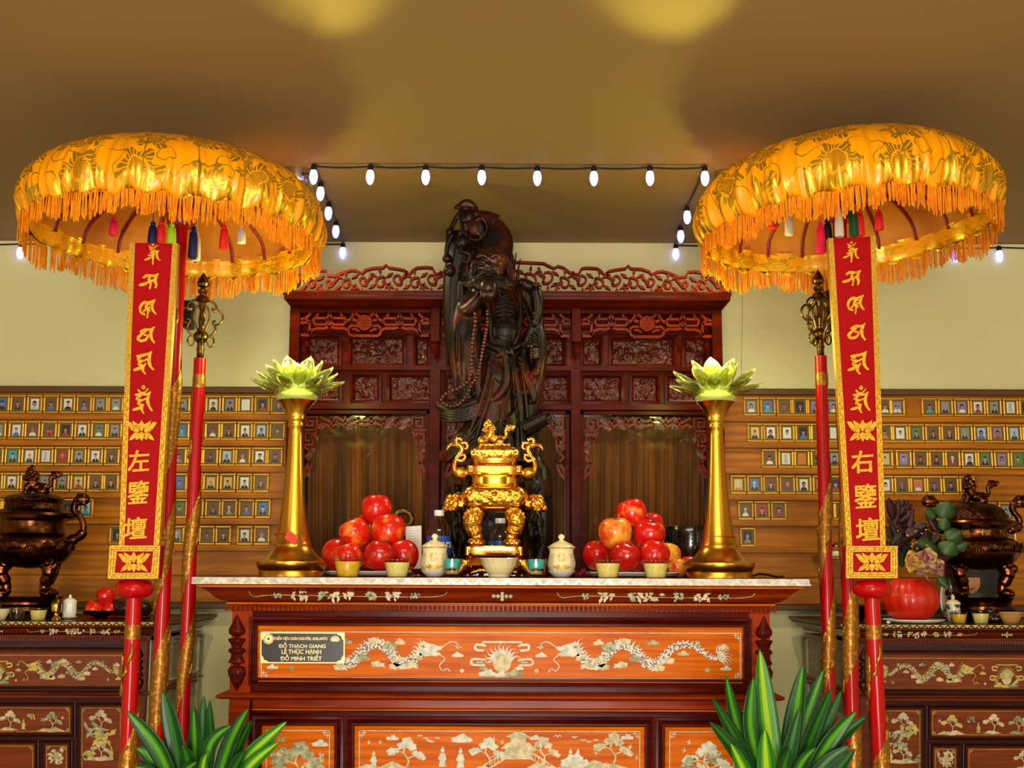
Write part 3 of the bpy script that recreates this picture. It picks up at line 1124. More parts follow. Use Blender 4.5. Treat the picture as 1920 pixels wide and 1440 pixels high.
    for k, (x, y, w, h) in enumerate(((78, 0, 20, 10), (186, -24, 18, 12), (288, -24, 22, 10), (148, -2, 8, 7), (70, 30, 8, 7), (390, 27, 9, 8), (425, 24, 20, 9), (420, -16, 20, 12), (372, -24, 9, 7))):
        for fl in (1, -1):
            if plaque and fl < 0 and x > 290 and y < 20:
                continue
            I = Inlay(M, yf)
            I.poly([[(938 + fl * p[0], p[1]) for p in q] for q in (cloud(x, 1228 + y, w, h, k) if w > 10 else [circ(x, 1228 + y, w / 2, 10)])], 0)
            I.mb.build('cloud_inlay', (P1, P2, P3)[k % 3], root, smooth=0)
    I = Inlay(M, yf)
    I.poly([circ(943, 1243, 17, 20, 18)], 1)
    for k in range(11):
        a = PI * (k + .5) / 11
        pts, w = flame(943 + 15 * math.cos(a), 1240 - 14 * math.sin(a), 20, a, 7)
        I.line([(pts, w)], 0)
    for k, (x, y, w, h) in enumerate(((916, 1262, 32, 15), (966, 1262, 32, 15), (941, 1265, 28, 10), (908, 1252, 14, 10), (976, 1252, 14, 10))):
        I.poly(cloud(x, y, w, h, k + 5), 2 if k % 2 else 0)
    for sgn in (-1, 1):
        q = lambda x: 943 + sgn * x
        I.line([([(q(0), 1204), (q(36), 1204), (q(38), 1210)], 3.4), (spl([(q(30), 1211), (q(48), 1209), (q(49), 1218), (q(34), 1220)], 5), 4.5),
                (spl([(q(30), 1238), (q(54), 1236), (q(56), 1246), (q(32), 1247)], 5), 4.2), ([(q(36), 1242), (q(48), 1242)], 2.5)], 0)
    I.mb.build('emblem_inlay', [P1, P2, P3], root, smooth=0)
    # cornice sprigs
    I = Inlay(M, yd(.034), .006)
    cz_ = [(385, 1117)]
    for c0 in (650, 1228):
        for k, (d, w, h) in enumerate(((-90, 14, 9), (-50, 28, 17), (-3, 20, 15), (30, 52, 19), (86, 18, 15), (128, 26, 17), (168, 18, 9))):
            I.poly(spray(c0 + d - 38, 1118, w, h, k + c0), k % 2)
        I.line([(spl([(c0 - 182, 1110), (c0 - 172, 1120), (c0 - 130, 1117), (c0, 1119), (c0 + 130, 1120), (c0 + 178, 1118), (c0 + 190, 1110)], 6), 1.2)], 0)
    for d in (-16, -8, 0, 8, 16):
        I.poly([circ(943 + d, 1118, 3.6, 10)], 0)
    I.poly([circ(943, 1112, 3.4, 10), circ(943, 1124, 3.4, 10)], 0)
    I.mb.build('sprig_inlay', [P3 if not grey else P1, P2], root, smooth=0)
    # rails below
    slab(470, 1410, 1288.5, 1304, YF - .006, 'rail', M_dkwood, yb=yd(YF + .02))
    rings = []
    for a in [PI * i / 8 for i in range(9)]:
        v = 1312 - 6.5 * math.cos(a)
        d = YF - .012 - .022 * math.sin(a)
        ex = 20 * math.sin(a)
        rings.append([(xx(424 - ex), yd(d), z(v)), (xx(1456 + ex), yd(d), z(v)), (xx(1456 + ex), yback - .01, z(v)), (xx(424 - ex), yback - .01, z(v))])
    MB().loft(rings).build('torus_moulding', M_wood, root, smooth=60)
    slab(470, 1410, 1319, 1336, YF - .006, 'band', M_wood, yb=yd(YF + .02))
    slab(470, 1410, 1337, 1340, YF - .012, 'bead', M_panelw, yb=yd(YF + .02))
    slab(470, 1410, 1341, 1345, YF - .008, 'bead', M_dkwood, yb=yd(YF + .02))
    # lower panels
    for (u0, u1, v0, v1, scene) in lower:
        w = 1. if not grey else .8
        frame(u0, u1, v0, v1, [(i * w, d) for i, d in FR], 'panel_frame', M_dkwood)
        frame(u0 + 16 * w, u1 - 16 * w, v0 + 16 * w, v1 - 16 * w, [(0, YF - .002), (2, YF - .007), (9 * w, YF - .004), (11 * w, YF - .001)], 'panel_moulding', M_panelw)
        MB().box(xx(u0 + 17 * w), xx(u1 - 17 * w), yd(YF - .003), yd(YF + .008), z(v1 - 17 * w), z(v0 + 17 * w)).build('panel', M_panelw, root)
        I = Inlay(M, yd(YF - .003))
        if min(u1 - u0, v1 - v0) > 90:
            keyline(I, u0 + 26 * w, u1 - 26 * w, v0 + 26 * w, v1 - 26 * w)
        for it in scene:
            k, x, y, q = it[:4]
            if k == 't':
                st, bl = tree(x, y, q, x)
                I.line(st, 1)
                I.poly(bl, int(x) % 3)
            elif k == 'p':
                I.poly(person(x, y, q), 0)
            elif k == 'b':
                I.poly(bird(x, y, q), 1)
            elif k == 'c':
                I.poly(cloud(x, y, q, q * .5, x), 0)
            elif k == 's':
                I.poly(spray(x, y, q, q * .7, x), int(x) % 3)
            elif k == 'w':           # gulls in flight
                I.line([(spl([(x - q, y), (x - q * .4, y - q * .4), (x, y + q * .1), (x + q * .4, y - q * .4), (x + q, y)], 3), 1.6)], 0)
            elif k == 'g':           # pavilion with stairs
                I.poly([[(x - 24, y), (x + 24, y), (x + 24, y - 22), (x - 24, y - 22)], [(x - 34, y - 20), (x + 34, y - 20), (x + 20, y - 32), (x - 20, y - 32)], [(x - 14, y - 32), (x + 14, y - 32), (x + 14, y - 42), (x - 14, y - 42)],
                        [(x - 24, y - 41), (x + 24, y - 41), (x + 4, y - 54), (x, y - 62), (x - 4, y - 54)]], 1)
                for sg in (-1, 1):
                    for j in range(8):
                        I.line([([(x + sg * (26 + j * 6), y - 14 + j * 4), (x + sg * (26 + j * 6), y - 2 + j * 4)], 2)], 1)
                    I.line([([(x + sg * 24, y - 14), (x + sg * 74, y + 18)], 3), ([(x + sg * 24, y - 2), (x + sg * 74, y + 30)], 3)], 1)
            elif k == 'm':           # rocky bank
                I.poly([[(x - q, y), (x - q * .5, y - q * .22), (x - q * .1, y - q * .12), (x + q * .3, y - q * .3), (x + q, y), (x, y + q * .08)]], 1)
        if scene:
            I.mb.build('scenery_inlay', [P1, P2, P3], root, smooth=0)
    # plinth so the body ends cleanly on the floor
    slab(404, 1476, 2700, 2760, YF - .03, 'plinth', M_dkwood) if False else None
    if plaque:
        mk = MB().ext([[(492, 1187), (646, 1187), (648, 1189), (648, 1243), (646, 1245), (492, 1245), (490, 1243), (490, 1189)]], yf - .006, yf, M)
        pl = mk.build('name_plaque', M_plq, root, smooth=0)
        g = MB()
        Ip = Inlay(M, yf - .006, .0006)
        Ip.line([([(491, 1188), (647, 1188)], 2.2), ([(647, 1188), (647, 1244)], 2.2), ([(647, 1244), (491, 1244)], 2.2), ([(491, 1244), (491, 1188)], 2.2)], 0)
        for (x, y, a, b) in ((492, 1189, 1, 1), (646, 1189, -1, 1), (492, 1243, 1, -1), (646, 1243, -1, -1)):
            Ip.poly([[(x, y), (x + a * 13, y), (x + a * 10, y + b * 3), (x + a * 5, y + b * 4), (x + a * 4, y + b * 7), (x + a * 3, y + b * 10), (x, y + b * 13)]], 0)
        Ip.mb.build('plaque_border', M_plqg, pl, smooth=0)
        Ip = Inlay(M, yf - .006, .0006)
        for k in range(8):
            a = 2 * PI * k / 8
            Ip.poly([circ(505 + 5.5 * math.cos(a), 1199.5 + 5.5 * math.sin(a), 2.7, 8)], 0)
        Ip.line([(circ(505, 1199.5, 3, 12) + [(508, 1199.5)], 1.4), (circ(505, 1199.5, 9.2, 20) + [(514.2, 1199.5)], 1.2)], 0)
        for k in range(-3, 4):
            a = PI / 2 + k * .42
            L = 10 - abs(k) * .6
            x, y = 630, 1203
            c, s_ = math.cos(a), math.sin(a)
            Ip.line([(spl([(x, y), (x + L * .55 * c - 2.2 * s_, y - L * .55 * s_ - 2.2 * c), (x + L * 1.1 * c, y - L * s_), (x + L * .55 * c + 2.2 * s_, y - L * .55 * s_ + 2.2 * c), (x, y)], 3), 1)], 0)
        Ip.mb.build('plaque_emblem', M_plqg, pl, smooth=0)
        s1 = sc(yf, 1220)
        for body, u, v, hgt, wid in (('THIỀN VIỆN CHÂN NGUYÊN, ADELANTO', 565, 1198, 10, 101), ('ĐỖ THẠCH GIANG', 569, 1212, 12.5, 87), ('LÊ THỤC HẠNH', 567, 1223.5, 12.5, 74), ('ĐỖ MINH TRIẾT', 567, 1234, 11.5, 76)):
            t = text(body.replace('Đ', 'D'), 1, .0005, .012)
            lo, hi = np.min(t.v, 0), np.max(t.v, 0)
            kx, kz = wid * s1 / (hi[0] - lo[0]), hgt * s1 / (hi[2] - lo[2])
            c = M(u, v, yf - .0063)
            t.v = [(c.x + x * kx, c.y + y, c.z + q * kz) for x, y, q in t.v]
            if body[0] == 'Đ':        # the bar of the crossed D
                x0 = min(q[0] for q in t.v)
                t.box(x0 - 1.6 * s1, x0 + 3.2 * s1, yf - .0068, yf - .0058, M(u, v + .9, yf).z, M(u, v - .5, yf).z)
            t.build('lettering', M_plqg, pl, smooth=0)
    return root, z0, M


VC = [(1000, 1000), (1083, 1083), (1800, 1800)]
LOWC = [(476, 646, 1345, 1640, [('s', 530, 1388, 14), ('t', 560, 1480, 90), ('c', 602, 1395, 28), ('s', 595, 1420, 24), ('s', 528, 1415, 14), ('t', 530, 1440, 40), ('s', 580, 1440, 30), ('m', 560, 1478, 50)]),
        (650, 1228, 1345, 1640, [('b', 694, 1393, 6), ('b', 715, 1392, 6), ('c', 738, 1384, 22), ('t', 762, 1446, 64), ('p', 703, 1440, 30), ('w', 790, 1381, 5), ('w', 800, 1386, 5), ('w', 812, 1392, 5), ('w', 822, 1385, 5), ('w', 806, 1390, 5), ('c', 868, 1385, 36),
                                 ('p', 832, 1438, 36), ('p', 866, 1440, 36), ('t', 915, 1444, 62), ('b', 928, 1386, 7), ('b', 944, 1392, 7), ('g', 974, 1424, 1), ('c', 1006, 1383, 20), ('t', 1018, 1438, 58), ('w', 1048, 1381, 7), ('w', 1080, 1383, 6), ('w', 1096, 1388, 6), ('w', 1106, 1391, 5),
                                 ('w', 1120, 1388, 5), ('p', 1072, 1435, 30), ('p', 1086, 1435, 30), ('b', 1120, 1411, 7), ('t', 1150, 1438, 66), ('c', 1178, 1381, 22), ('b', 1184, 1400, 7), ('b', 1196, 1420, 7), ('m', 720, 1446, 60), ('m', 1100, 1442, 60), ('c', 1080, 1426, 50)]),
        (1232, 1404, 1345, 1640, [('b', 1294, 1391, 7), ('b', 1285, 1406, 7), ('t', 1326, 1470, 82), ('s', 1292, 1428, 26), ('s', 1340, 1420, 30), ('s', 1315, 1436, 26), ('m', 1325, 1468, 50)])]
PE = (M_pearl, M_pearl2, M_pearl3, M_scale)
PG = (M_pearlg, M_pearl2, M_pearl3, M_scaleg)
altar_c, ZT, MC = altar('altar_table', 940, 3.38, 1., VC, LOWC, 'long red lacquered altar with pearl dragons and a black name plaque', pearl=PE, plaque=True)

VS = [(1083, 1168), (1098, 1175.5), (1132, 1195), (1148, 1206), (1185, 1231), (1272, 1288), (1305, 1302), (1318, 1309), (1345, 1319), (1470, 1387), (1480, 1391), (1700, 1520)]
LOWL = [(660, 1215, 1345, 1468, [('s', 850, 1415, 60), ('t', 900, 1440, 60), ('t', 985, 1440, 66), ('p', 1035, 1440, 34), ('t', 1130, 1444, 66), ('b', 1170, 1400, 9), ('s', 1062, 1395, 24), ('c', 820, 1390, 30), ('m', 1130, 1446, 50), ('s', 760, 1415, 50)]),
        (1218, 1392, 1345, 1600, [('t', 1300, 1440, 70), ('s', 1280, 1440, 60), ('s', 1320, 1470, 70), ('t', 1300, 1540, 60), ('s', 1260, 1530, 40), ('p', 1340, 1540, 40), ('m', 1300, 1542, 50)]),
        (1095, 1205, 1478, 1600, [('s', 1150, 1525, 50), ('s', 1150, 1540, 40)]),
        (700, 1088, 1478, 1700, [('t', 880, 1560, 60)])]
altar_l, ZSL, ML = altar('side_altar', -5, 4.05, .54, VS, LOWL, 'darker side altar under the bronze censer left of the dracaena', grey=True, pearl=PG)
LOWR = [(1880 - b, 1880 - a, c, d, [(k[0], 1880 - k[1]) + k[2:] for k in s]) for a, b, c, d, s in LOWL]
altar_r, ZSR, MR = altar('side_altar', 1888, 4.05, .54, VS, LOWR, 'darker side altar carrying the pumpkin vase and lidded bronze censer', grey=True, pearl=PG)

# ---------------------------------------------------------------- carved cabinet behind the altar
YC = 4.30
cabt = thing('display_cabinet', (at(950, 1000, YC).x, 4.52, 0), 'tall carved red wood cabinet with pierced cresting and glass doors behind the statue', 'cabinet')
zc_ = lambda v, y=YC: at(950, v, y).z
xc_ = lambda u, y=YC: at(u, 800, y).x


def cbox(u0, u1, v0, v1, y0, y1, nm, m=None, bv=.002):
    return MB().box(at(u0, v0, YC).x, at(u1, v0, YC).x, y0, y1, zc_(v1), zc_(v0)).build(nm, m or M_cab, cabt, bevel=bv)


Mc = lambda u, v, y: Vector((at(u, v, YC).x, y, at(950, v, YC).z))
yb = 4.79
# case
MB().box(at(541, 700, YC).x, at(1355, 700, YC).x, yb - .02, yb, 0, zc_(570)).build('back_panel', M_dkwood, cabt)
for a, b in ((540, 559), (1337, 1356)):
    MB().box(at(a, 700, YC).x, at(b, 700, YC).x, YC, yb - .02, 0, zc_(572)).build('side_panel', M_cab, cabt, bevel=.003)
rings = []
for v, e, d in ((553, 0, 0), (558, 0, 0), (561, 2, .004), (567, 2, .004), (570, 6, .012), (575, 10, .02), (579, 14, .03)):
    rings.append([(at(534 + e, 565, YC).x, YC - .05 + d, zc_(v)), (at(1367 - e, 565, YC).x, YC - .05 + d, zc_(v)), (at(1367 - e, 565, YC).x, yb, zc_(v)), (at(534 + e, 565, YC).x, yb, zc_(v))])
MB().loft(rings).build('cornice', M_cab, cabt, smooth=40)
cbox(541, 1355, 1100, 1130, YC - .01, yb - .03, 'waist_rail')
MB().box(at(541, 700, YC).x, at(1355, 700, YC).x, YC, yb - .02, 0, zc_(1130)).build('base_unit', M_cab, cabt, bevel=.004)

# pierced cresting: scrolling vine under a cusped top edge
top = [(950, 497), (975, 497), (1000, 498), (1018, 499), (1030, 505), (1037, 508), (1045, 504), (1055, 507), (1065, 515), (1075, 519), (1083, 519), (1087, 512), (1089, 508), (1100, 507), (1117, 508), (1125, 513), (1131, 520), (1140, 513),
       (1155, 510), (1170, 508), (1175, 503), (1180, 508), (1200, 509), (1213, 513), (1219, 519), (1230, 514), (1240, 513), (1258, 519), (1270, 524), (1283, 523), (1286, 514), (1300, 513), (1315, 516), (1325, 524), (1340, 521), (1356, 521), (1371, 524)]
full = [(1900 - x, y) for x, y in top[::-1]] + top[1:]
cr = MB()
y0, y1 = YC - .045, YC - .025
strokes(cr, [(full, 4.6), ([(537, 553), (1363, 553)], 5), ([(530, 524), (537, 553)], 6), ([(1371, 524), (1363, 553)], 6)], y0, y1, Mc)
cr.ext([[(1350, 535), (1366, 530), (1362, 553), (1344, 553)]], y0, y1, Mc)
cr.ext([[(550, 535), (534, 530), (538, 553), (556, 553)]], y0, y1, Mc)


def topv(u):
    for (a, b), (c, d) in zip(full, full[1:]):
        if a <= u <= c:
            return b + (d - b) * (u - a) / (c - a)
    return 524


r5 = random.Random(5)
for sgn in (-1, 1):
    for i in range(13):
        u = 960 + i * 32
        if u > 1352:
            break
        hi = topv(u) + 4
        lo = 551
        mid = (hi + lo) / 2
        R = (lo - hi) / 2 * .62
        up = 1 if i % 2 else -1
        q = lambda x: x if sgn > 0 else 1900 - x
        cyv = mid + up * (lo - hi) * .12
        sp = [(q(u + R * (1 - .62 * t) * math.cos(a)), cyv + up * R * (1 - .62 * t) * math.sin(a)) for t, a in [(k / 16, -2.2 + 5.6 * k / 16) for k in range(17)]]
        strokes(cr, [(sp, wlist(17, lambda t: 4.6 - 1.6 * t))], y0, y1, Mc)
        e = sp[-1]
        cr.ext([circ(e[0], e[1], 3.1, 9)], y0 - .002, y1, Mc)
        # linking stem and leaves
        st = spl([(q(u - 16), lo - 1 if up > 0 else hi), (q(u - 6), mid), sp[0]], 5)
        strokes(cr, [(st, 4.2)], y0, y1, Mc)
        for (dx, dy, a) in ((14, -up * 10, .6), (-13, up * 9, 2.2), (16, up * 11, -.7), (2, -up * 17, 1.5)):
            x, y = u + dx, mid + dy
            L = 9
            yy = max(hi, min(lo, y))
            cr.ext([[(q(x - L * math.cos(a)), yy + L * .8 * math.sin(a)), (q(x + 3 * math.sin(a)), yy + 3 * math.cos(a)), (q(x + L * math.cos(a)), yy - L * .8 * math.sin(a)), (q(x - 3 * math.sin(a)), yy - 3 * math.cos(a))]], y0 - .001, y1, Mc)
cr.build('cresting', M_cabl, cabt, smooth=0)

# fretwork valances between posts
BAYS = ((560, 806), (826, 1071), (1089, 1337))
for bi, (a, b) in enumerate(BAYS):
    w = b - a
    cbox(a, b, 579, 587, YC + .005, YC + .03, 'rail')
    fm = MB()
    segs = []
    c = w / 2
    for sg in (-1, 1):
        q = lambda x: c + sg * (c - x)

        def S(pts, wd=5):
            segs.append(([(a + q(x), y) for x, y in pts], wd))
        S([(3, 629), (18, 629), (20, 622), (20, 606), (2, 606)], 5.5)
        S([(20, 606), (12, 598), (22, 588)], 5)
        S([(3, 600), (12, 596)], 4)
        S([(18, 628), (24, 620), (34, 616), (46, 617), (56, 613), (68, 616), (84, 616), (92, 620), (94, 627), (100, 630), (c, 630)], 5)
        S([(28, 597), (50, 597), (54, 603), (50, 609), (30, 609), (27, 603), (28, 597)], 4.6)
        S([(60, 603), (64, 597), (86, 597), (88, 603), (84, 609), (64, 609), (60, 603)], 4.6)
        S([(57, 588), (52, 598), (57, 606), (62, 598), (57, 588)], 4.6)
        S([(57, 606), (57, 615)], 6)
        S([(36, 588), (32, 596)], 4)
        S([(78, 588), (82, 596)], 4)
        S([(88, 603), (98, 598), (102, 588)], 5)
        S([(98, 598), (108, 602)], 5)
        S([(92, 616), (98, 611), (110, 612)], 4.6)
        S([(100, 618), (c - 16, 618), (c - 10, 622)], 4)
        S([(c - 18, 588), (c - 10, 593)], 5)
    strokes(fm, segs, YC + .004, YC + .022, Mc)
    fm.ext([circ(a + c, 606, 14.5, 24)], YC, YC + .02, Mc)
    strokes(fm, [(circ(a + c, 606, 13.4, 24) + [(a + c + 13.4, 606)], 2), ([(a + c - 8, 600), (a + c + 8, 600)], 1.6), ([(a + c - 9, 606), (a + c + 9, 606)], 1.6), ([(a + c - 8, 612), (a + c + 8, 612)], 1.6), ([(a + c, 596), (a + c, 616)], 1.6),
                 ([(a + c - 5, 602), (a + c - 5, 611)], 1.4), ([(a + c + 5, 602), (a + c + 5, 611)], 1.4)], YC - .004, YC + .002, Mc)
    fm.build('fretwork_valance', M_cabl, cabt, smooth=0)
for u in (816, 1080):     # hanging posts
    pm = MB()
    pm.box(at(u - 8, 600, YC).x, at(u + 8, 600, YC).x, YC - .012, YC + .03, zc_(641), zc_(579))
    p = Mc(u, 652, YC + .008)
    k = sc(YC, 650)
    pm.lathe([(2 * k, -20 * k), (4 * k, -15 * k), (5 * k, -12 * k), (7.5 * k, -9 * k), (7.5 * k, 7 * k), (5 * k, 9 * k), (5 * k, 12 * k)], p, 8)
    pm.build('hanging_post', M_cab, cabt, smooth=30)
# carved panels in two tiers
YP = YC + .07
MB().box(at(559, 700, YC).x, at(1337, 700, YC).x, YP, YP + .02, zc_(768), zc_(579)).build('upper_board', M_dkwood, cabt)


def carved(u0, u1, v0, v1, y):
    rings = [[Mc(u0 + i, v0 + i, y + d), Mc(u1 - i, v0 + i, y + d), Mc(u1 - i, v1 - i, y + d), Mc(u0 + i, v1 - i, y + d)] for i, d in ((0, .004), (0, -.014), (5, -.016), (7, -.006), (9, -.004))]
    MB().loft(rings, cap=False).build('panel_frame', M_cab, cabt, smooth=25)
    g = MB()
    nx, ny = max(6, int((u1 - u0) / 2.2)), max(6, int((v1 - v0) / 2.2))
    vs = []
    for j in range(ny + 1):
        for i in range(nx + 1):
            u, v = u0 + 8 + (u1 - u0 - 16) * i / nx, v0 + 8 + (v1 - v0 - 16) * j / ny
            e = min(i, nx - i, j, ny - j) / 3
            h = noise.noise(Vector((u * .11, v * .11, 3.))) + .6 * noise.noise(Vector((u * .25, v * .25, 9.)))
            p = Mc(u, v, y - .001 - .009 * max(0, h) * min(1, e))
            vs.append(p)
    g.add(vs, [(j * (nx + 1) + i, j * (nx + 1) + i + 1, (j + 1) * (nx + 1) + i + 1, (j + 1) * (nx + 1) + i) for j in range(ny) for i in range(nx)])
    g.build('carved_panel', M_carve, cabt, smooth=80)


for (a, b) in BAYS:
    w = b - a
    for f0, f1 in ((.03, .31), (.36, .81), (.86, 1.0)) if a < 800 else (((.0, .18), (.22, .74), (.78, .98)) if a > 1080 else ((.04, .3), (.34, .68), (.72, .97))):
        carved(a + w * f0, a + w * f1, 622, 685, YP)
cbox(559, 1337, 684, 694, YC + .012, YP + .01, 'rail')
for (u0, u1) in ((575, 640), (655, 714), (724, 812), (830, 893), (902, 985), (992, 1072), (1087, 1171), (1181, 1240), (1248, 1325)):
    carved(u0, u1, 697, 756, YC + .036)
MB().box(at(559, 700, YC).x, at(1337, 700, YC).x, YC + .036, YC + .06, zc_(757), zc_(690)).build('drawer_board', M_cab, cabt)
cbox(559, 1337, 756, 768, YC + .004, YC + .06, 'rail')
# doors: stiles, pierced heads, glass
for u0, u1 in ((806, 826), (1070, 1088)):
    cbox(u0, u1, 690, 1110, YC + .002, YC + .06, 'stile')
for di, (a, b) in enumerate(((559, 806), (826, 1070), (1088, 1337))):
    d = MB()
    for q in ((a, a + 9), (b - 9, b)):
        d.box(at(q[0], 900, YC).x, at(q[1], 900, YC).x, YC + .02, YC + .05, zc_(1105), zc_(768))
    d.box(at(a, 900, YC).x, at(b, 900, YC).x, YC + .02, YC + .05, zc_(776), zc_(768))
    door = d.build('door', M_cab, cabt, smooth=0, bevel=.002)
    fm = MB()
    segs = []
    c = (a + b) / 2
    for sg in (-1, 1):
        q = lambda x: c + sg * (x - (b - a) / 2)

        def S(pts, wd=4.4):
            segs.append(([(q(x), y) for x, y in pts], wd))
        S([(8, 806), (34, 806), (34, 782), (14, 782), (14, 798), (26, 798), (26, 789), (20, 789)])
        S([(34, 800), (46, 794), (60, 800), (74, 793), (88, 799), (104, 792), (124, 797)], 5)
        S([(40, 781), (56, 790), (70, 781), (86, 790), (100, 781), (124, 788)], 5)
        S([(60, 800), (62, 780)], 4)
        S([(88, 799), (86, 780)], 4)
        S([(110, 794), (112, 780)], 5)
        S([(8, 834), (26, 834), (26, 812), (12, 812), (12, 826), (20, 826)])
        S([(34, 806), (30, 816), (26, 822)], 4)
        S([(10, 838), (20, 846), (12, 856), (20, 866), (12, 878), (9, 896)], 5)
        S([(20, 846), (26, 840)], 4)
        S([(18, 866), (24, 872), (20, 884), (12, 892)], 4)
    strokes(fm, segs, YC + .024, YC + .04, Mc)
    fm.build('pierced_head', M_cabl, door, smooth=0)
    MB().box(at(a + 6, 900, YC).x, at(b - 6, 900, YC).x, YC + .048, YC + .051, zc_(1104), zc_(774)).build('glass_pane', M_pane, door, smooth=0)
    # the drape inside
    g = MB()
    n = 160
    vs = []
    for j, v in enumerate((770, 900, 1100)):
        for i in range(n + 1):
            u = a + (b - a) * i / n
            p = Mc(u, v, YC + .2 + .016 * math.sin(u * .29 + 1.2 * math.sin(u * .07)) + .006 * math.sin(u * .8) + .012 * noise.noise(Vector((u * .03, j * .4, 2))))
            vs.append(p)
    g.add(vs, [(j * (n + 1) + i, j * (n + 1) + i + 1, (j + 1) * (n + 1) + i + 1, (j + 1) * (n + 1) + i) for j in range(2) for i in range(n)])
    o = g.build('curtain', mat('brown drape', 'b47c44', .6, col2='7a4f28', scale=14, stretch=(1, .2, .12), sheen=.3), cabt, smooth=180)
    so = o.modifiers.new('thick', 'SOLIDIFY')
    so.thickness = .003
MB().box(at(559, 700, YC).x, at(1337, 700, YC).x, YC + .1, YC + .3, zc_(769), zc_(764)).build('curtain_rail', M_cab, cabt)

# ---------------------------------------------------------------- ceremonial umbrellas, signboards and staffs
M_rib = mat('dark red rib', '7a0c10', .5)
M_tealband = mat('teal band', '0b5a58', .5)
TCOL = {'pink': 'ee1250', 'red': 'e81a1a', 'navy': '0a1450', 'lime': '9ed21a', 'white': 'd9d2c2', 'green': '0c4a24', 'black': '0e0e14', 'blue': '1a2a9a'}


def fringe_w(a):
    return .018 * math.sin(5 * a + 1) + .012 * math.sin(11 * a) + .01 * math.sin(23 * a + 2)


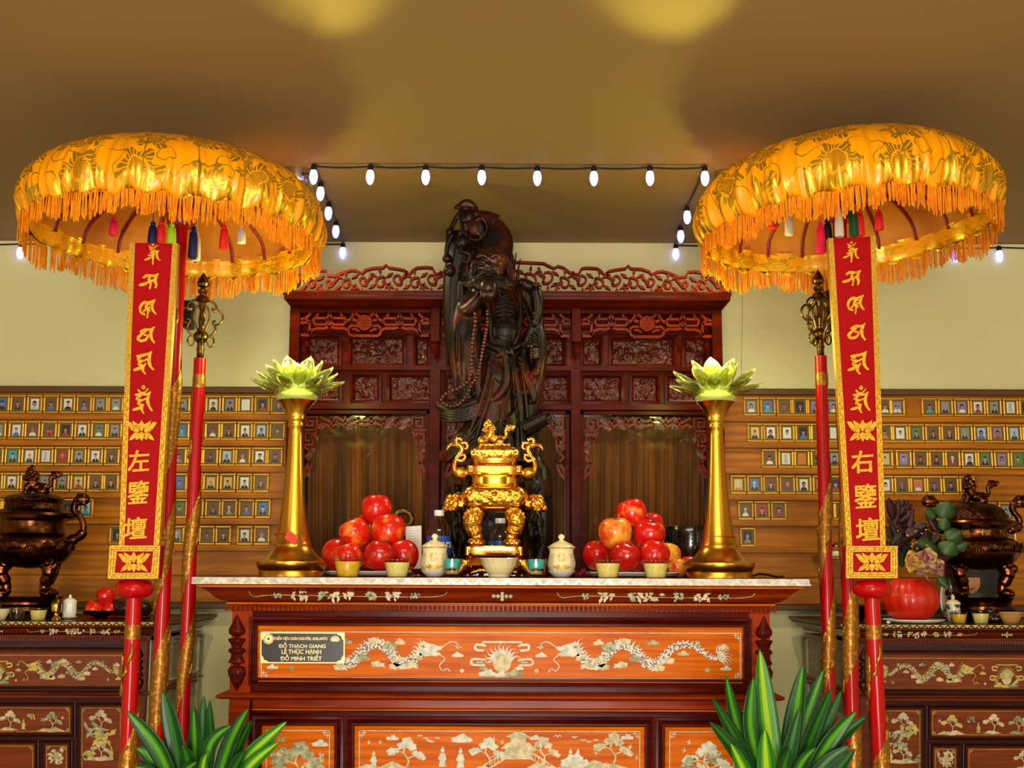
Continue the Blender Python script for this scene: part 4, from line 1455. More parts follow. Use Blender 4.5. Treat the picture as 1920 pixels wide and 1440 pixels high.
def umbrella(front, back, lx, rx, Yc, tilt, pole_pts, pole_r, tassels, label, seed, top_px):
    """front / back: picture row of the cloth's lower edge there; tilt: sideways lean of the canopy"""
    r_ = random.Random(seed)
    cx_px = (lx + rx) / 2
    R = (rx - lx) / 2 * sc(Yc, 420) * .93
    pf, pb = atm(cx_px, front, Yc - R), atm(cx_px, back, Yc + R)
    zc = (pf.z + pb.z) / 2
    pitch = math.atan2(pb.z - pf.z, 2 * R)
    cx = atm(cx_px, 430, Yc).x
    ft = [atm(x, y, Yc) for x, y in pole_pts]
    top, low = ft
    d = (low - top) / (low.z - top.z)
    foot = low + d * (0 - low.z)
    root = thing('ceremonial_umbrella', (foot.x, Yc, 0), label, 'umbrella', 'yellow fringed ceremonial umbrellas')
    rot = Matrix.Rotation(tilt, 3, 'Y') @ Matrix.Rotation(pitch, 3, 'X')
    C = Vector((cx, Yc, zc))
    H = atm(cx_px, top_px, Yc - R * .45).z - zc
    W = lambda p: C + rot @ Vector(p)
    n = 640

    def wav(a, z):
        k = max(0, 1 - abs(z - .02) / .17) ** .8
        ca, sa = math.cos(a), math.sin(a)
        zz = z * 3 + seed * 5
        g = 1 - abs(noise.noise(Vector((ca * 7, sa * 7, zz)))) * 2.2
        h = 1 - abs(noise.noise(Vector((ca * 15, sa * 15, zz * 1.2 + 4)))) * 2.2
        f = noise.noise(Vector((ca * 34, sa * 34, zz * 1.5)))
        return 1 + k * (fringe_w(a + seed) * .4 + .03 * g + .022 * h + .012 * f - .02)
    prof = [(.985, -.006), (1.0, .004), (1.022, .022), (1.035, .045), (1.03, .07), (1.005, .095), (.97, .112), (.94, .125), (.88, .142), (.76, .165), (.6, .186), (.42, .2), (.22, .209), (.03, .212)]
    m = MB()
    rings = []
    hs = H / .2
    for q, z in prof:
        rings.append([W((q * R * wav(2 * PI * j / n, z) * math.cos(2 * PI * j / n), q * R * wav(2 * PI * j / n, z) * math.sin(2 * PI * j / n), (z + (.008 * math.sin(31 * 2 * PI * j / n) if z < .02 else 0)) * hs)) for j in range(n)])
    m.loft(rings, cap=True)
    # drop the open underside
    m.f = [f for f in m.f if not (len(f) > 10 and f[0] < n)]
    m.m = [0] * len(m.f)
    can = m.build('canopy', M_satin, root, smooth=180)
    so = can.modifiers.new('cloth', 'SOLIDIFY')
    so.thickness = .003
    # lining and inner gathered valance
    m = MB()
    rings = []
    for q, z in ((.975, -.004), (.95, .012), (.955, .028), (.935, .042)):
        rings.append([W((q * R * (1 + .012 * math.sin(23 * a + 2 * math.sin(5 * a))) * math.cos(a), q * R * (1 + .012 * math.sin(23 * a + 2 * math.sin(5 * a))) * math.sin(a), z * hs)) for a in [2 * PI * j / 160 for j in range(160)]])
    m.loft(rings, cap=False)
    m.build('inner_valance', M_satin, root, smooth=180)
    lp = [(.935, .036), (.925, .06), (.87, .088), (.72, .118), (.5, .142), (.3, .16), (.1, .17)]
    m = MB()
    m.loft([[W((q * R * math.cos(a), q * R * math.sin(a), z * hs)) for a in [2 * PI * j / 64 for j in range(64)]] for q, z in lp], cap=False)
    m.build('lining', M_lining, root, smooth=180)
    NR = 20
    for k in range(NR):
        a = 2 * PI * (k + .3) / NR
        MB().tube([W((q * R * .995 * math.cos(a), q * R * .995 * math.sin(a), (z - .006) * hs)) for q, z in spl(lp, 3)], .0052, 6, flat=.6).build('rib', M_rib, root, smooth=60)
    # fringe: doubled cords hanging from the hem
    m = MB()
    N = 620
    for k in range(N):
        a = 2 * PI * (k + r_.uniform(-.3, .3)) / N
        L = .058 + .012 * math.sin(9 * a) + r_.uniform(-.008, .01)
        da = .0042 + r_.uniform(0, .003)
        z0 = (-.004 + .004 * math.sin(31 * a)) * hs
        q = .99 * R * wav(a, 0) + r_.uniform(-.003, .004)
        sw = r_.uniform(-.006, .006)
        pts = []
        for t, s_ in ((0, -.3), (.35, -.45), (.75, -.7), (.95, -.55), (1, 0), (.95, .55), (.75, .7), (.35, .45), (0, .3)):
            p = W((q * math.cos(a + da * s_), q * math.sin(a + da * s_), z0))
            pts.append(p + Vector((sw * t * math.sin(a), -sw * t * math.cos(a), -L * t)))
        m.tube(pts, .00135, 3, cap=False)
    tag(m.build('fringe', M_fringe, root, smooth=180), kind='stuff')
    # hub, finial band and tassels
    top_w = W((0, 0, .165 * hs))
    hx_ = top.x + (top.x - low.x) / (top.z - low.z) * (zc + .06 - top.z)
    hub = Vector((hx_, Yc, zc))
    MB().lathe([(.075, .085), (.08, .1), (.078, .125), (.05, .14)], hub, 28).build('hub_ring', M_tealband, root)
    MB().lathe([(.034, .03), (.04, .04), (.04, .075), (.055, .08), (.055, .1)], hub, 24).build('hub', M_dkred, root)
    for (px, py, col, dep, L) in tassels:
        p = atm(px, py, Yc + dep)
        s_ = sc(Yc + dep, py) * L
        tm = MB().lathe([(.0015, s_ * .62), (.0015, s_ * .52), (.006, s_ * .5), (.0075, s_ * .42), (.006, s_ * .36), (.0105, s_ * .3), (.0125, 0), (.0135, -s_ * .45), (.0115, -s_ * .5)], p, 16, fn=lambda a, z: 1 + .08 * math.sin(8 * a))
        tm.tube([p + Vector((0, 0, s_ * .55)), p + Vector((0, 0, s_ * .9)), Vector((p.x, p.y, zc + .13))], .0012, 5)
        tag(tm.build('tassel', mat(col + ' silk', TCOL[col], .6, bump=.4, bscale=260, bstretch=(1, 1, .05)), root, smooth=60), col + ' tassel')
    # pole, dragon relief, foot
    pt = Vector((foot.x + (low.x - foot.x) / low.z * (zc + .12), Yc, zc + .12))
    MB().tube([foot, pt], pole_r, 24).build('pole', M_redlac, root)
    relief(root, foot, pt, pole_r, seed, .35, zc - .22)
    MB().lathe([(.16, 0), (.16, .02), (.13, .04), (.05, .06), (pole_r, .08)], foot, 32).build('foot', M_dkred, root)
    return root


def relief(root, a, b, r, seed, z0, z1, turns=None):
    """a gilded dragon winding up the pole: scaled body, fins, flame tail"""
    ax = (b - a) / (b.z - a.z)
    turns = turns or (z1 - z0) / .36
    ph = seed * 1.7
    m = MB()

    def P(z, ang, rr):
        c = a + ax * (z - a.z)
        return c + Vector((rr * math.sin(ang), -rr * math.cos(ang), 0))
    n = 150
    vs, fs = [], []
    K = 6
    for i in range(n + 1):
        t = i / n
        z = z0 + (z1 - z0) * t
        an = ph + turns * 2 * PI * t
        w = .8 + .5 * math.sin(t * 9 + seed) ** 2
        if t < .08:
            w *= t / .08
        if t > .94:
            w *= (1 - t) / .06
        for k in range(K + 1):
            q = (k / K - .5) * 2
            vs.append(P(z - q * .06 * w, an + q * w * .6, r + .0016 + .004 * (1 - q * q)))
    for i in range(n):
        for k in range(K):
            o = i * (K + 1) + k
            fs.append((o, o + 1, o + K + 2, o + K + 1))
    m.add(vs, fs)
    rr = random.Random(seed)
    for i in range(26):
        t = (i + rr.random()) / 26
        z = z0 + (z1 - z0) * t
        an = ph + turns * 2 * PI * t + (1.1 if i % 2 else -1.1)
        L = rr.uniform(.03, .07)
        pts = [P(z + L * u * (1 if i % 2 else -1), an + .5 * math.sin(2.5 * u) * (1 if i % 2 else -1), r + .002) for u in (0, .25, .5, .75, 1)]
        m.tube(pts, [.004, .0055, .0045, .003, .0008], 6, flat=.5)
    m.build('dragon_relief', M_gdrag, root, smooth=180)


TL = [(213, 425, 'pink', .1, 34), (286, 440, 'navy', -.06, 48), (302, 437, 'red', -.05, 44), (322, 440, 'lime', -.1, 42), (362, 455, 'navy', -.02, 60), (368, 462, 'white', .02, 56), (420, 445, 'red', .02, 46), (453, 440, 'white', .1, 34)]
umb_l = umbrella(354, 518, 38, 614, 3.43, .02, ((338, 440), (291, 1430)), .0195, TL, 'yellow fringed brocade umbrella on a red pole with navy and lime tassels', 1, 257)
TR = [(1448, 414, 'red', .1, 30), (1479, 420, 'white', .1, 44), (1539, 446, 'pink', -.06, 60), (1552, 440, 'black', .0, 60), (1573, 418, 'white', -.1, 54), (1600, 416, 'green', -.05, 56), (1612, 418, 'red', .0, 50), (1648, 412, 'red', .1, 40)]
umb_r = umbrella(342, 508, 1300, 1876, 3.43, -.06, ((1575, 440), (1600, 1430)), .0195, TR, 'yellow fringed brocade umbrella on a red pole with green and pink tassels', 3, 240)


# ---- brass-headed staffs
def staff(top_px, neck_px, low_px, Y, label, seed):
    tp, nk, lo = atm(*top_px, Y), atm(*neck_px, Y), atm(*low_px, Y)
    d = (lo - nk) / (lo.z - nk.z)
    foot = nk + d * (0 - nk.z)
    root = thing('finial_staff', foot, label, 'staff', 'brass-headed ritual staffs')
    r = 11.5 * sc(Y, 1000)
    k = sc(Y, 600)
    MB().tube([foot, nk], r, 24).build('pole', M_redlac, root)
    MB().lathe([(r * 1.02, -.09), (r * 1.06, -.085), (r * 1.06, -.06), (r * 1.01, -.05)], nk - d * .0, 20).build('collar', M_gdrag, root)
    relief(root, foot, nk, r, seed, .5, nk.z - .28)
    MB().lathe([(.12, 0), (.12, .02), (.05, .045), (r, .06)], foot, 28).build('foot', M_dkred, root)
    H = (tp.z - nk.z) / k                   # picture units above the neck
    pr = [(7, -1), (7.5, 1), (6.5, 3), (6.5, 16), (8, 17), (8, 19), (6.5, 20), (6.5, 31), (8, 32), (13, 38), (14, 44), (12, 50), (7, 53), (7, 58), (5, 60), (5, 74), (7, 76), (5, 80), (4, 96), (6, 98), (6, 108), (9, 112), (14, 114), (13, 119), (10, 123), (6, 126),
          (6, 128), (9, 130), (9, 136), (5, 138), (4, 140), (10, 143), (12, 148), (10, 155), (5, 164), (.5, 171)]
    ks = H / 171
    fin = MB().lathe([(q * k, z * ks * k) for q, z in pr], nk, 24).build('finial', M_oldbrass, root)
    for j in range(4):
        a = PI / 2 * j + .35
        ca, sa = math.cos(a), math.sin(a)

        def Q(u, z):
            return nk + Vector((u * ca * k, u * sa * k, z * ks * k))
        s_ = MB()
        s_.tube([Q(u, z) for u, z in spl([(10, 116), (20, 112), (26, 104), (24, 94), (19, 98), (22, 101)], 6)], 2.1 * k, 7)
        s_.tube([Q(u, z) for u, z in spl([(21, 96), (30, 98), (38, 90), (38, 78), (31, 70), (23, 68), (21, 74), (26, 76)], 6)], 2.2 * k, 7)
        s_.tube([Q(u, z) for u, z in spl([(23, 68), (26, 58), (20, 48), (12, 44)], 6)], 2.2 * k, 7)
        s_.tube([Q(u, z) for u, z in spl([(6, 106), (12, 96), (14, 80), (9, 62), (7, 54)], 6)], 1.8 * k, 7)
        s_.build('scroll', M_oldbrass, root, smooth=180)
        g = MB()
        g.tube([Q(18 + 6 * math.cos(t), 34 + 10 * math.sin(t)) for t in [2 * PI * i / 18 for i in range(19)]], 1.7 * k, 6)
        g.build('ring', M_oldbrass, root, smooth=180)
    return root


staff((382, 511), (375, 672), (343, 1340), 3.62, 'red staff with aged brass scroll finial between the yellow umbrella pole and lotus lamp', 2)
staff((1535, 505), (1539, 668), (1556, 1330), 3.62, 'red staff with aged brass scroll finial close beside the pumpkin vase', 5)

# ---- tall red signboards
SID = [  # the gilded letters, as strokes in a 100 x 100 box
    [([(55, 4), (60, 7), (57, 12), (51, 11), (50, 6), (55, 4)], 6), ([(34, 16), (46, 24), (62, 24), (80, 12)], 7), ([(38, 30), (52, 36), (70, 34)], 7), ([(40, 46), (60, 44), (88, 38)], 9), ([(82, 40), (78, 58), (84, 74), (96, 82)], 10),
     ([(30, 60), (55, 56), (80, 52)], 8), ([(10, 80), (35, 72), (54, 60)], 9), ([(56, 44), (56, 70), (54, 100)], 10)],
    [([(22, 34), (36, 24), (70, 24), (92, 14)], 11), ([(86, 20), (78, 50), (84, 78), (80, 92)], 12), ([(50, 30), (48, 54), (56, 70), (52, 98)], 11), ([(4, 78), (28, 72), (48, 58)], 12), ([(48, 58), (66, 52), (78, 40)], 9)],
    [([(62, 30), (40, 20), (18, 34), (10, 56), (18, 78), (36, 84)], 12), ([(30, 26), (60, 22), (92, 8)], 11), ([(86, 14), (76, 42), (84, 66), (96, 80)], 12), ([(54, 30), (44, 48), (54, 64), (50, 100)], 11), ([(28, 72), (44, 54), (70, 44)], 9), ([(40, 40), (60, 56), (66, 70)], 8)],
    [([(24, 34), (44, 24), (72, 22), (94, 10)], 11), ([(86, 18), (76, 46), (82, 74), (94, 92)], 13), ([(48, 32), (24, 52), (10, 70), (24, 84), (50, 78), (62, 56), (44, 52)], 12)],
    [([(18, 22), (50, 18), (74, 12), (90, 4)], 11), ([(84, 8), (78, 40), (84, 66), (98, 80)], 13), ([(40, 22), (22, 36), (46, 44), (66, 36)], 11), ([(46, 44), (26, 56), (50, 66), (60, 56)], 11), ([(4, 84), (30, 76), (54, 64)], 12), ([(52, 64), (46, 84), (58, 100)], 11)],
    [([(50, 4), (58, 4), (60, 12), (52, 14), (48, 8), (50, 4)], 6), ([(28, 18), (42, 28), (60, 28), (78, 14)], 8), ([(16, 36), (48, 34), (72, 34), (90, 26)], 10), ([(84, 32), (76, 56), (84, 78), (98, 92)], 12), ([(40, 40), (22, 50), (46, 56), (66, 50)], 10), ([(46, 56), (28, 68), (54, 72)], 10),
     ([(4, 90), (32, 84), (54, 72)], 11), ([(52, 72), (46, 88), (56, 102)], 10)]]


def gold_lotus(mb, M, u, v, w, h, y0, y1):
    """gilded lotus with curling petals"""
    q = lambda x, y: (u + x * w / 2, v + y * h / 2)
    mb.ext([[q(0, -.98), q(.18, -.55), q(.12, -.1), q(0, .1), q(-.12, -.1), q(-.18, -.55)]], y0 - .002, y1, M)
    mb.ext([[q(0, .98), q(.16, .6), q(.2, .3), q(0, .12), q(-.2, .3), q(-.16, .6)]], y0 - .002, y1, M)
    for s in (-1, 1):
        mb.ext([[q(s * .98, -.8), q(s * .72, -.82), q(s * .5, -.45), q(s * .2, -.2), q(s * .14, .12), q(s * .5, .1), q(s * .74, -.2)]], y0, y1, M)
        mb.ext([[q(s * .6, -.95), q(s * .34, -.72), q(s * .16, -.6), q(s * .16, -.2), q(s * .36, -.3), q(s * .56, -.6)]], y0 - .001, y1, M)
        mb.ext([[q(s * .82, .92), q(s * .56, .82), q(s * .22, .5), q(s * .18, .16), q(s * .46, .16), q(s * .68, .5)]], y0 - .0007, y1, M)
        mb.ext([[q(s * .4, .86), q(s * .2, .8), q(s * .12, .6), q(s * .3, .5)]], y0 - .0015, y1, M)
        for (x, y, rr) in ((.56, -.16, .11), (.34, -.44, .1), (.42, .34, .1)):
            pts = [q(s * (x + rr * (1 - t * .7) * math.cos(5 * t)), y + 1.6 * rr * (1 - t * .7) * math.sin(5 * t)) for t in [i / 10 for i in range(11)]]
            strokes(mb, [(pts, w * .03)], y0 - .004, y1, M)


def signboard(tl, tr_, bl_, br_, plate, knob, foot_px, Y, hanzi, glyphs, lot, label):
    fx = atm(*foot_px, Y + .03)
    kp = atm(*knob[:2], Y + .03)
    d = (fx - kp) / (fx.z - kp.z)
    foot = kp + d * (0 - kp.z)
    root = thing('signboard', foot, label, 'signboard', 'tall red ritual signboards')
    M = lambda u, v, y: atm(u, v, Y) + Vector((0, y - Y, 0))
    k = sc(Y, 800)
    MB().ext([[tl, tr_, br_, bl_]], Y, Y + .016, M).build('board', M_redboard, root, smooth=0)
    def edge(p, q, w, sgn, m0, m1):
        n = 24
        for i in range(n):
            a, b = i / n, (i + 1) / n
            P = lambda t, o: (p[0] + (q[0] - p[0]) * t + sgn * o, p[1] + (q[1] - p[1]) * t)
            ew.ext([[P(a, -1), P(b, -1), P(b, w), P(a, w)]], Y - .004, Y + .017, M, 0 if a < .5 else 1)
    for p, q, sgn in ((tl, bl_, 1), (tr_, br_, -1)):
        ew = MB()
        edge(p, q, 9, sgn, 0, 1)
        for i in range(16):               # fret cut into the lower half
            t = .5 + .5 * i / 16
            P = lambda tt, o: (p[0] + (q[0] - p[0]) * tt + sgn * o, p[1] + (q[1] - p[1]) * tt)
            strokes(ew, [([P(t, 2), P(t + .012, 2), P(t + .012, 6), P(t + .026, 6), P(t + .026, 2)], .8)], Y - .0052, Y - .003, M, 2)
        ew.build('edging', [M_gglit, M_gpaint, mat('fret line', '6a4a0a', .5)], root, smooth=0)
    # letters
    for g, (u, v, w, h) in zip(SID, glyphs):
        m = MB()
        for i, (pts, wd) in enumerate(g):
            pp = spl([(u + (x - 50) / 100 * w, v + (y - 50) / 100 * h) for x, y in pts], 4)
            W = wlist(len(pp), lambda t: wd / 100 * w * 1.12 * (.72 + .5 * math.sin(PI * min(1, t * 1.1 + .1))))
            strokes(m, [(pp, W)], Y - .0045 - .00012 * i, Y + .001, M)
            m.ext([circ(pp[0][0], pp[0][1], W[0] * .55, 8)], Y - .0046 - .00012 * i, Y + .001, M)
            m.ext([circ(pp[-1][0], pp[-1][1], W[-1] * .55, 8)], Y - .0046 - .00012 * i, Y + .001, M)
        m.build('gilded_letter', M_gpaint, root, smooth=0)
    for ch, u, v, w, h in hanzi:
        t0 = text(ch, 1, .0025)
        t = MB()
        for i, (dx, dz) in enumerate(((0, 0), (.022, .012), (-.022, .012), (.016, -.018), (-.016, -.018))):
            merge(t, shifted(t0, (dx, .00012 * i, dz)))
        if not t.v:
            continue
        lo, hi = np.min(t.v, 0), np.max(t.v, 0)
        kx, kz = w * k / (hi[0] - lo[0]), h * k / (hi[2] - lo[2])
        c = M(u, v, Y - .002)
        t.v = [(c.x + x * kx + .08 * z * kz * 0, c.y + y, c.z + z * kz + .07 * x * kx) for x, y, z in t.v]
        t.build('gilded_letter', M_gpaint, root, smooth=0)
    u, v, w, h = lot
    m = MB()
    gold_lotus(m, M, u, v, w, h, Y - .006, Y + .001)
    m.build('lotus_emblem', M_gpaint, root, smooth=0)
    # foot plate with its own fret border and lotus
    (x0, y0, x1, y1) = plate
    sl = (0 if foot_px[0] > 900 else 1) * 4
    c4 = [(x0 + sl, y0), (x1 + sl, y0), (x1, y1), (x0, y1)]
    pl = MB().ext([c4], Y - .012, Y + .02, M).build('foot_plate', M_redboard, root, smooth=0)
    bo = MB()
    inner = [(c4[0][0] + 13, y0 + 11), (c4[1][0] - 13, y0 + 11), (c4[2][0] - 13, y1 - 11), (c4[3][0] + 13, y1 - 11)]
    for i in range(4):
        j = (i + 1) % 4
        bo.ext([[c4[i], c4[j], inner[j], inner[i]]], Y - .018, Y - .011, M)
    for i in range(4):
        j = (i + 1) % 4
        mid = lambda t, f: tuple(((c4[i][q] + (c4[j][q] - c4[i][q]) * t) * (1 - f) + (inner[i][q] + (inner[j][q] - inner[i][q]) * t) * f) for q in (0, 1))
        n = 5 if i % 2 == 0 else 3
        for s_ in range(n):
            a, b = (s_ + .12) / n, (s_ + .88) / n
            strokes(bo, [([mid(a, .3), mid(b, .3)], .9), ([mid(a, .68), mid(b, .68)], .9), ([mid(b, .3), mid(b, .9)], .9)], Y - .0186, Y - .017, M, 1)
    bo.build('plate_border', [M_gpaint, MATS['fret line']], pl, smooth=0)
    m = MB()
    gold_lotus(m, M, (x0 + x1) / 2 + sl / 2, (y0 + y1) / 2, (x1 - x0) * .66, (y1 - y0) * .62, Y - .017, Y - .011)
    m.build('lotus_emblem', M_gpaint, pl, smooth=0)
    # knob and pole
    kr = knob[2] * k
    kh = knob[3] * k
    MB().lathe([(kr * .55, kh), (kr * .8, kh * .9), (kr * .97, kh * .45), (kr, 0), (kr * .95, -kh * .5), (kr * .75, -kh * .85), (kr * .45, -kh)], kp, 36).build('knob', M_redlac, root, smooth=70)
    pr = 14 * k
    MB().tube([foot, kp], pr, 28).build('pole', M_redlac, root)
    zc_ = atm(knob[0], 1186, Y).z
    MB().tube([kp + d * (zc_ - .018 - kp.z), kp + d * (zc_ + .018 - kp.z)], pr * 1.06, 28).build('collar', M_gdrag, root)
    relief(root, foot, kp, pr, 4, .45, zc_ - .06)
    MB().lathe([(.15, 0), (.15, .02), (.12, .04), (.05, .06), (pr, .08)], foot, 32).build('foot', M_dkred, root)
    return root


signboard((245, 455), (333, 457), (225, 1023), (298, 1022), (206, 1023, 300, 1085), (252, 1104, 35, 17), (238, 1440), 3.2,
          (('左', 261, 864, 40, 40), ('鑒', 260, 923, 40, 43), ('壇', 255, 990, 42, 40)),
          ((286, 476, 32, 40), (281, 526, 38, 32), (277, 578, 34, 36), (274, 628, 36, 34), (270, 680, 37, 42), (268, 748, 37, 52)), (267, 808, 58, 40),
          'tall red signboard with gold letters 左鑒壇 under the lime-tasselled umbrella')
signboard((1553, 447), (1640, 443), (1588, 1024), (1659, 1024), (1583, 1024, 1679, 1084), (1634, 1104, 35, 17), (1651, 1440), 3.2,
          (('右', 1616, 866, 42, 42), ('鑒', 1622, 930, 43, 45), ('壇', 1626, 992, 44, 42)),
          ((1594, 472, 32, 40), (1597, 520, 36, 32), (1603, 570, 34, 36), (1605, 622, 36, 36), (1608, 680, 38, 42), (1612, 748, 36, 50)), (1616, 808, 60, 42),
          'tall red signboard with gold letters 右鑒壇 beside the pumpkin vase')

# ---------------------------------------------------------------- crystal lotus lamps
M_petal = thin_glass('crystal petal', 'eef4b8', .17, trl=.06, refr=.55, rough=.05)
M_pedge = thin_glass('crystal petal edge', 'fbfce6', .14, trl=.3, refr=.3)
M_bud = mat('crystal bud', 'eef2a8', .15, emit='c8d850', es=.6, trl=.2, col2='b8c060', scale=120)
M_core = mat('lamp core', 'fff6c8', .3, emit='f4f2a8', es=2.2)
M_cup = thin_glass('crystal cup', 'f2f7c0', .16, trl=.14, refr=.5)
LAMPC = (.96, 1.0, .2)


def latp(prof, cx, Y, n=48):
    """lathe given in picture units: (radius, row)"""
    base = at(cx, 1000, Y)
    m = MB()
    m.lathe([(r * sc(Y, v), at(cx, v, Y).z) for r, v in prof], (base.x, Y, 0), n)
    return m


def lotus_lamp(cx, Y, label, spot_to):
    b = at(cx, 1081, Y)
    root = thing('lotus_lamp', (b.x, Y, ZT), label, 'lamp', 'crystal lotus lamps on brass stands')
    k = sc(Y, 760)
    zz = lambda v: at(cx, v, Y).z
    z0 = zz(1081)
    def Z(v):
        return ZT + (zz(v) - z0)
    st = MB()
    pr = [(62, 1081), (61, 1072), (60, 1070), (64, 1064), (67, 1055), (66.5, 1053), (62, 1052), (54, 1047), (44, 1038), (37, 1029), (34.5, 1023), (34.5, 1021), (34, 1020), (31, 1010), (28, 995), (25, 975), (22.5, 950), (20, 920), (17.5, 890), (15, 850), (13.2, 815), (13.2, 803), (15.4, 800), (15.6, 797), (14.6, 794), (15.6, 790), (17.4, 787), (17.6, 784), (17, 782), (19, 775), (24, 766), (30.5, 757), (36, 752), (33, 752)]
    st.lathe([(r * sc(Y, v), Z(v)) for r, v in pr], (b.x, Y, 0), 56)
    st.build('stand', M_brass, root, smooth=40)
    cp = MB().lathe([(r * k, Z(v)) for r, v in ((35, 753), (37.5, 748), (41, 740), (44.5, 731), (42, 730), (36, 742), (30, 750))], (b.x, Y, 0), 40)
    cp.build('crystal_cup', M_cup, root, smooth=40)
    C = Vector((b.x, Y, Z(730)))

    def petal(L, w, th, curl):
        """a faceted crystal leaf along +x with a bright bevelled edge"""
        rings = []
        for t, q in ((0, .34), (.14, .66), (.3, .9), (.48, 1.), (.64, .93), (.78, .72), (.89, .44), (.96, .2), (1., .03)):
            x, z = L * t, curl * t * t
            hw = w * q
            tk = th * (.5 + .6 * math.sin(PI * min(1, t * .9 + .1)))
            zf = lambda y: z + .42 * y * y / w
            rings.append([(x, -hw, zf(hw)), (x, -hw * .86, zf(hw * .86) - tk * .35), (x, -hw * .45, zf(hw * .45) - tk * .75), (x, 0, z - tk), (x, hw * .45, zf(hw * .45) - tk * .75), (x, hw * .86, zf(hw * .86) - tk * .35), (x, hw, zf(hw)),
                          (x, hw * .86, zf(hw * .86) + tk * .12), (x, hw * .4, zf(hw * .4) + tk * .3), (x, 0, z + tk * .4), (x, -hw * .4, zf(hw * .4) + tk * .3), (x, -hw * .86, zf(hw * .86) + tk * .12)])
        m = MB().loft(rings)
        n = 12
        for i in range(len(rings) - 1):
            for j in range(n):
                if j in (0, 5, 6, 11) or i >= len(rings) - 3:
                    m.m[i * n + j] = 1
        return m
    layers = ((7, 60, 12.5, 6, 10, 6, 30, -1, 0.0), (7, 60, 15, 6, 12, 24, 28, 2, .45), (6, 58, 17.5, 6, 4, 61, 20, 4, .2))
    for n, L, w, th, curl, elev, r0, dz, ph in layers:
        pm = petal(L * k, w * k, th * k, curl * k)
        p0 = None
        for i in range(n):
            a = 2 * PI * i / n + ph
            rot = Euler((0, -math.radians(elev), a + rng.uniform(-.05, .05)), 'XYZ')
            off = Vector((math.cos(a), math.sin(a), 0)) * r0 * k + Vector((0, 0, dz * k))
            loc = C + off - root.location
            if p0 is None:
                p0 = pm.build('petal', [M_petal, M_pedge], root, smooth=20, local=True)
                p0.location = loc
                p0.rotation_euler = rot
            else:
                dup(p0, parent=root, loc=loc, rot=rot)
    # the faceted bud with its pointed tips
    bud = MB()
    rings = []
    for r, z in ((22, -4), (28, 6), (30, 16), (27, 27), (19, 36), (9, 41), (1, 43)):
        rings.append([(C.x + r * k * (1 + .07 * (j % 2)) * math.cos(2 * PI * j / 18), C.y + r * k * (1 + .07 * (j % 2)) * math.sin(2 * PI * j / 18), C.z + (z + 2.5 * (j % 3)) * k) for j in range(18)])
    bud.loft(rings)
    bud.build('crystal_bud', M_bud, root, smooth=0)
    co = MB()
    for i in range(7):
        a = 2.4 * i
        r = 10 * math.sqrt(i / 7) * k
        co.lathe([(3.5 * k, 0), (4.5 * k, 5 * k), (.3 * k, 16 * k)], (C.x + r * math.cos(a), C.y + r * math.sin(a), C.z + 34 * k), 6)
    co.ell((C.x, C.y, C.z - 8 * k), (30 * k, 30 * k, 4 * k), 16)
    co.build('glowing_core', M_core, root, smooth=0)
    for hgt, pw, rad in ((47, 1.3, .02), (86, 6, .035)):
        pl = bpy.data.lights.new('lotus_glow', 'POINT')
        pl.energy, pl.color, pl.shadow_soft_size = pw, LAMPC, rad
        o = bpy.data.objects.new('lotus_glow', pl)
        COL.objects.link(o)
        o.parent = root
        o.location = C + Vector((0, 0, hgt * k)) - root.location
    sp = bpy.data.lights.new('lotus_beam', 'SPOT')
    sp.energy, sp.color, sp.shadow_soft_size = 70, (1, .95, .13), .03
    sp.spot_size, sp.spot_blend = math.radians(20), 1
    o = bpy.data.objects.new('lotus_beam', sp)
    COL.objects.link(o)
    o.parent = root
    o.location = C + Vector((0, 0, 70 * k)) - root.location
    o.rotation_euler = (Vector(spot_to) - (C + Vector((0, 0, 70 * k)))).to_track_quat('-Z', 'Y').to_euler()
    return root


lamp_l = lotus_lamp(548, 3.6, 'glowing crystal lotus lamp on brass stand, a red paper tag tied round its foot', (-.45, 2.66, ZC))
lamp_r = lotus_lamp(1350, 3.6, 'glowing crystal lotus lamp on brass stand in front of the black singing bowl', (.36, 2.66, ZC))
# red thread and tag on the lamp feet
for cx, v, lab in ((548, 1004, None), (1350, 1005, None)):
    pass
M_thread = mat('red thread', 'd01810', .6)
p = at(548, 1004, 3.6)
r = 31 * sc(3.6, 1004)
tm = MB().tube([(p.x + r * math.cos(a), p.y + r * math.sin(a), p.z + .004 * math.sin(2 * a) - .006 * math.cos(a) * 0) for a in [2 * PI * i / 28 for i in range(29)]], .0011, 5)
t1 = thing('red_tag', p, 'folded red paper tag hanging on red thread round a brass lamp foot', 'tag')
tm.build('thread', M_thread, t1, smooth=180)
q = at(551, 1002, 3.6 - .047)
Mq = lambda u, v, y: at(u, v, 3.6) + Vector((0, y - 3.6, 0))
MB().ext([[(545, 1001), (553, 999), (561, 1006), (565, 1018), (560, 1024), (546, 1016), (541, 1010)]], 3.6 - .054, 3.6 - .050, Mq).build('paper', mat('red paper', 'd8341c', .6), t1, smooth=0)
p = at(1350, 1005, 3.6)
MB_ = MB().tube([(p.x + r * 1.0 * math.cos(a), p.y + r * 1.0 * math.sin(a), p.z) for a in [2 * PI * i / 28 for i in range(29)]], .0011, 5)
tag(MB_.build('red_thread', M_thread, smooth=180), 'thin red thread tied round the brass lamp foot near the black singing bowl', 'thread')


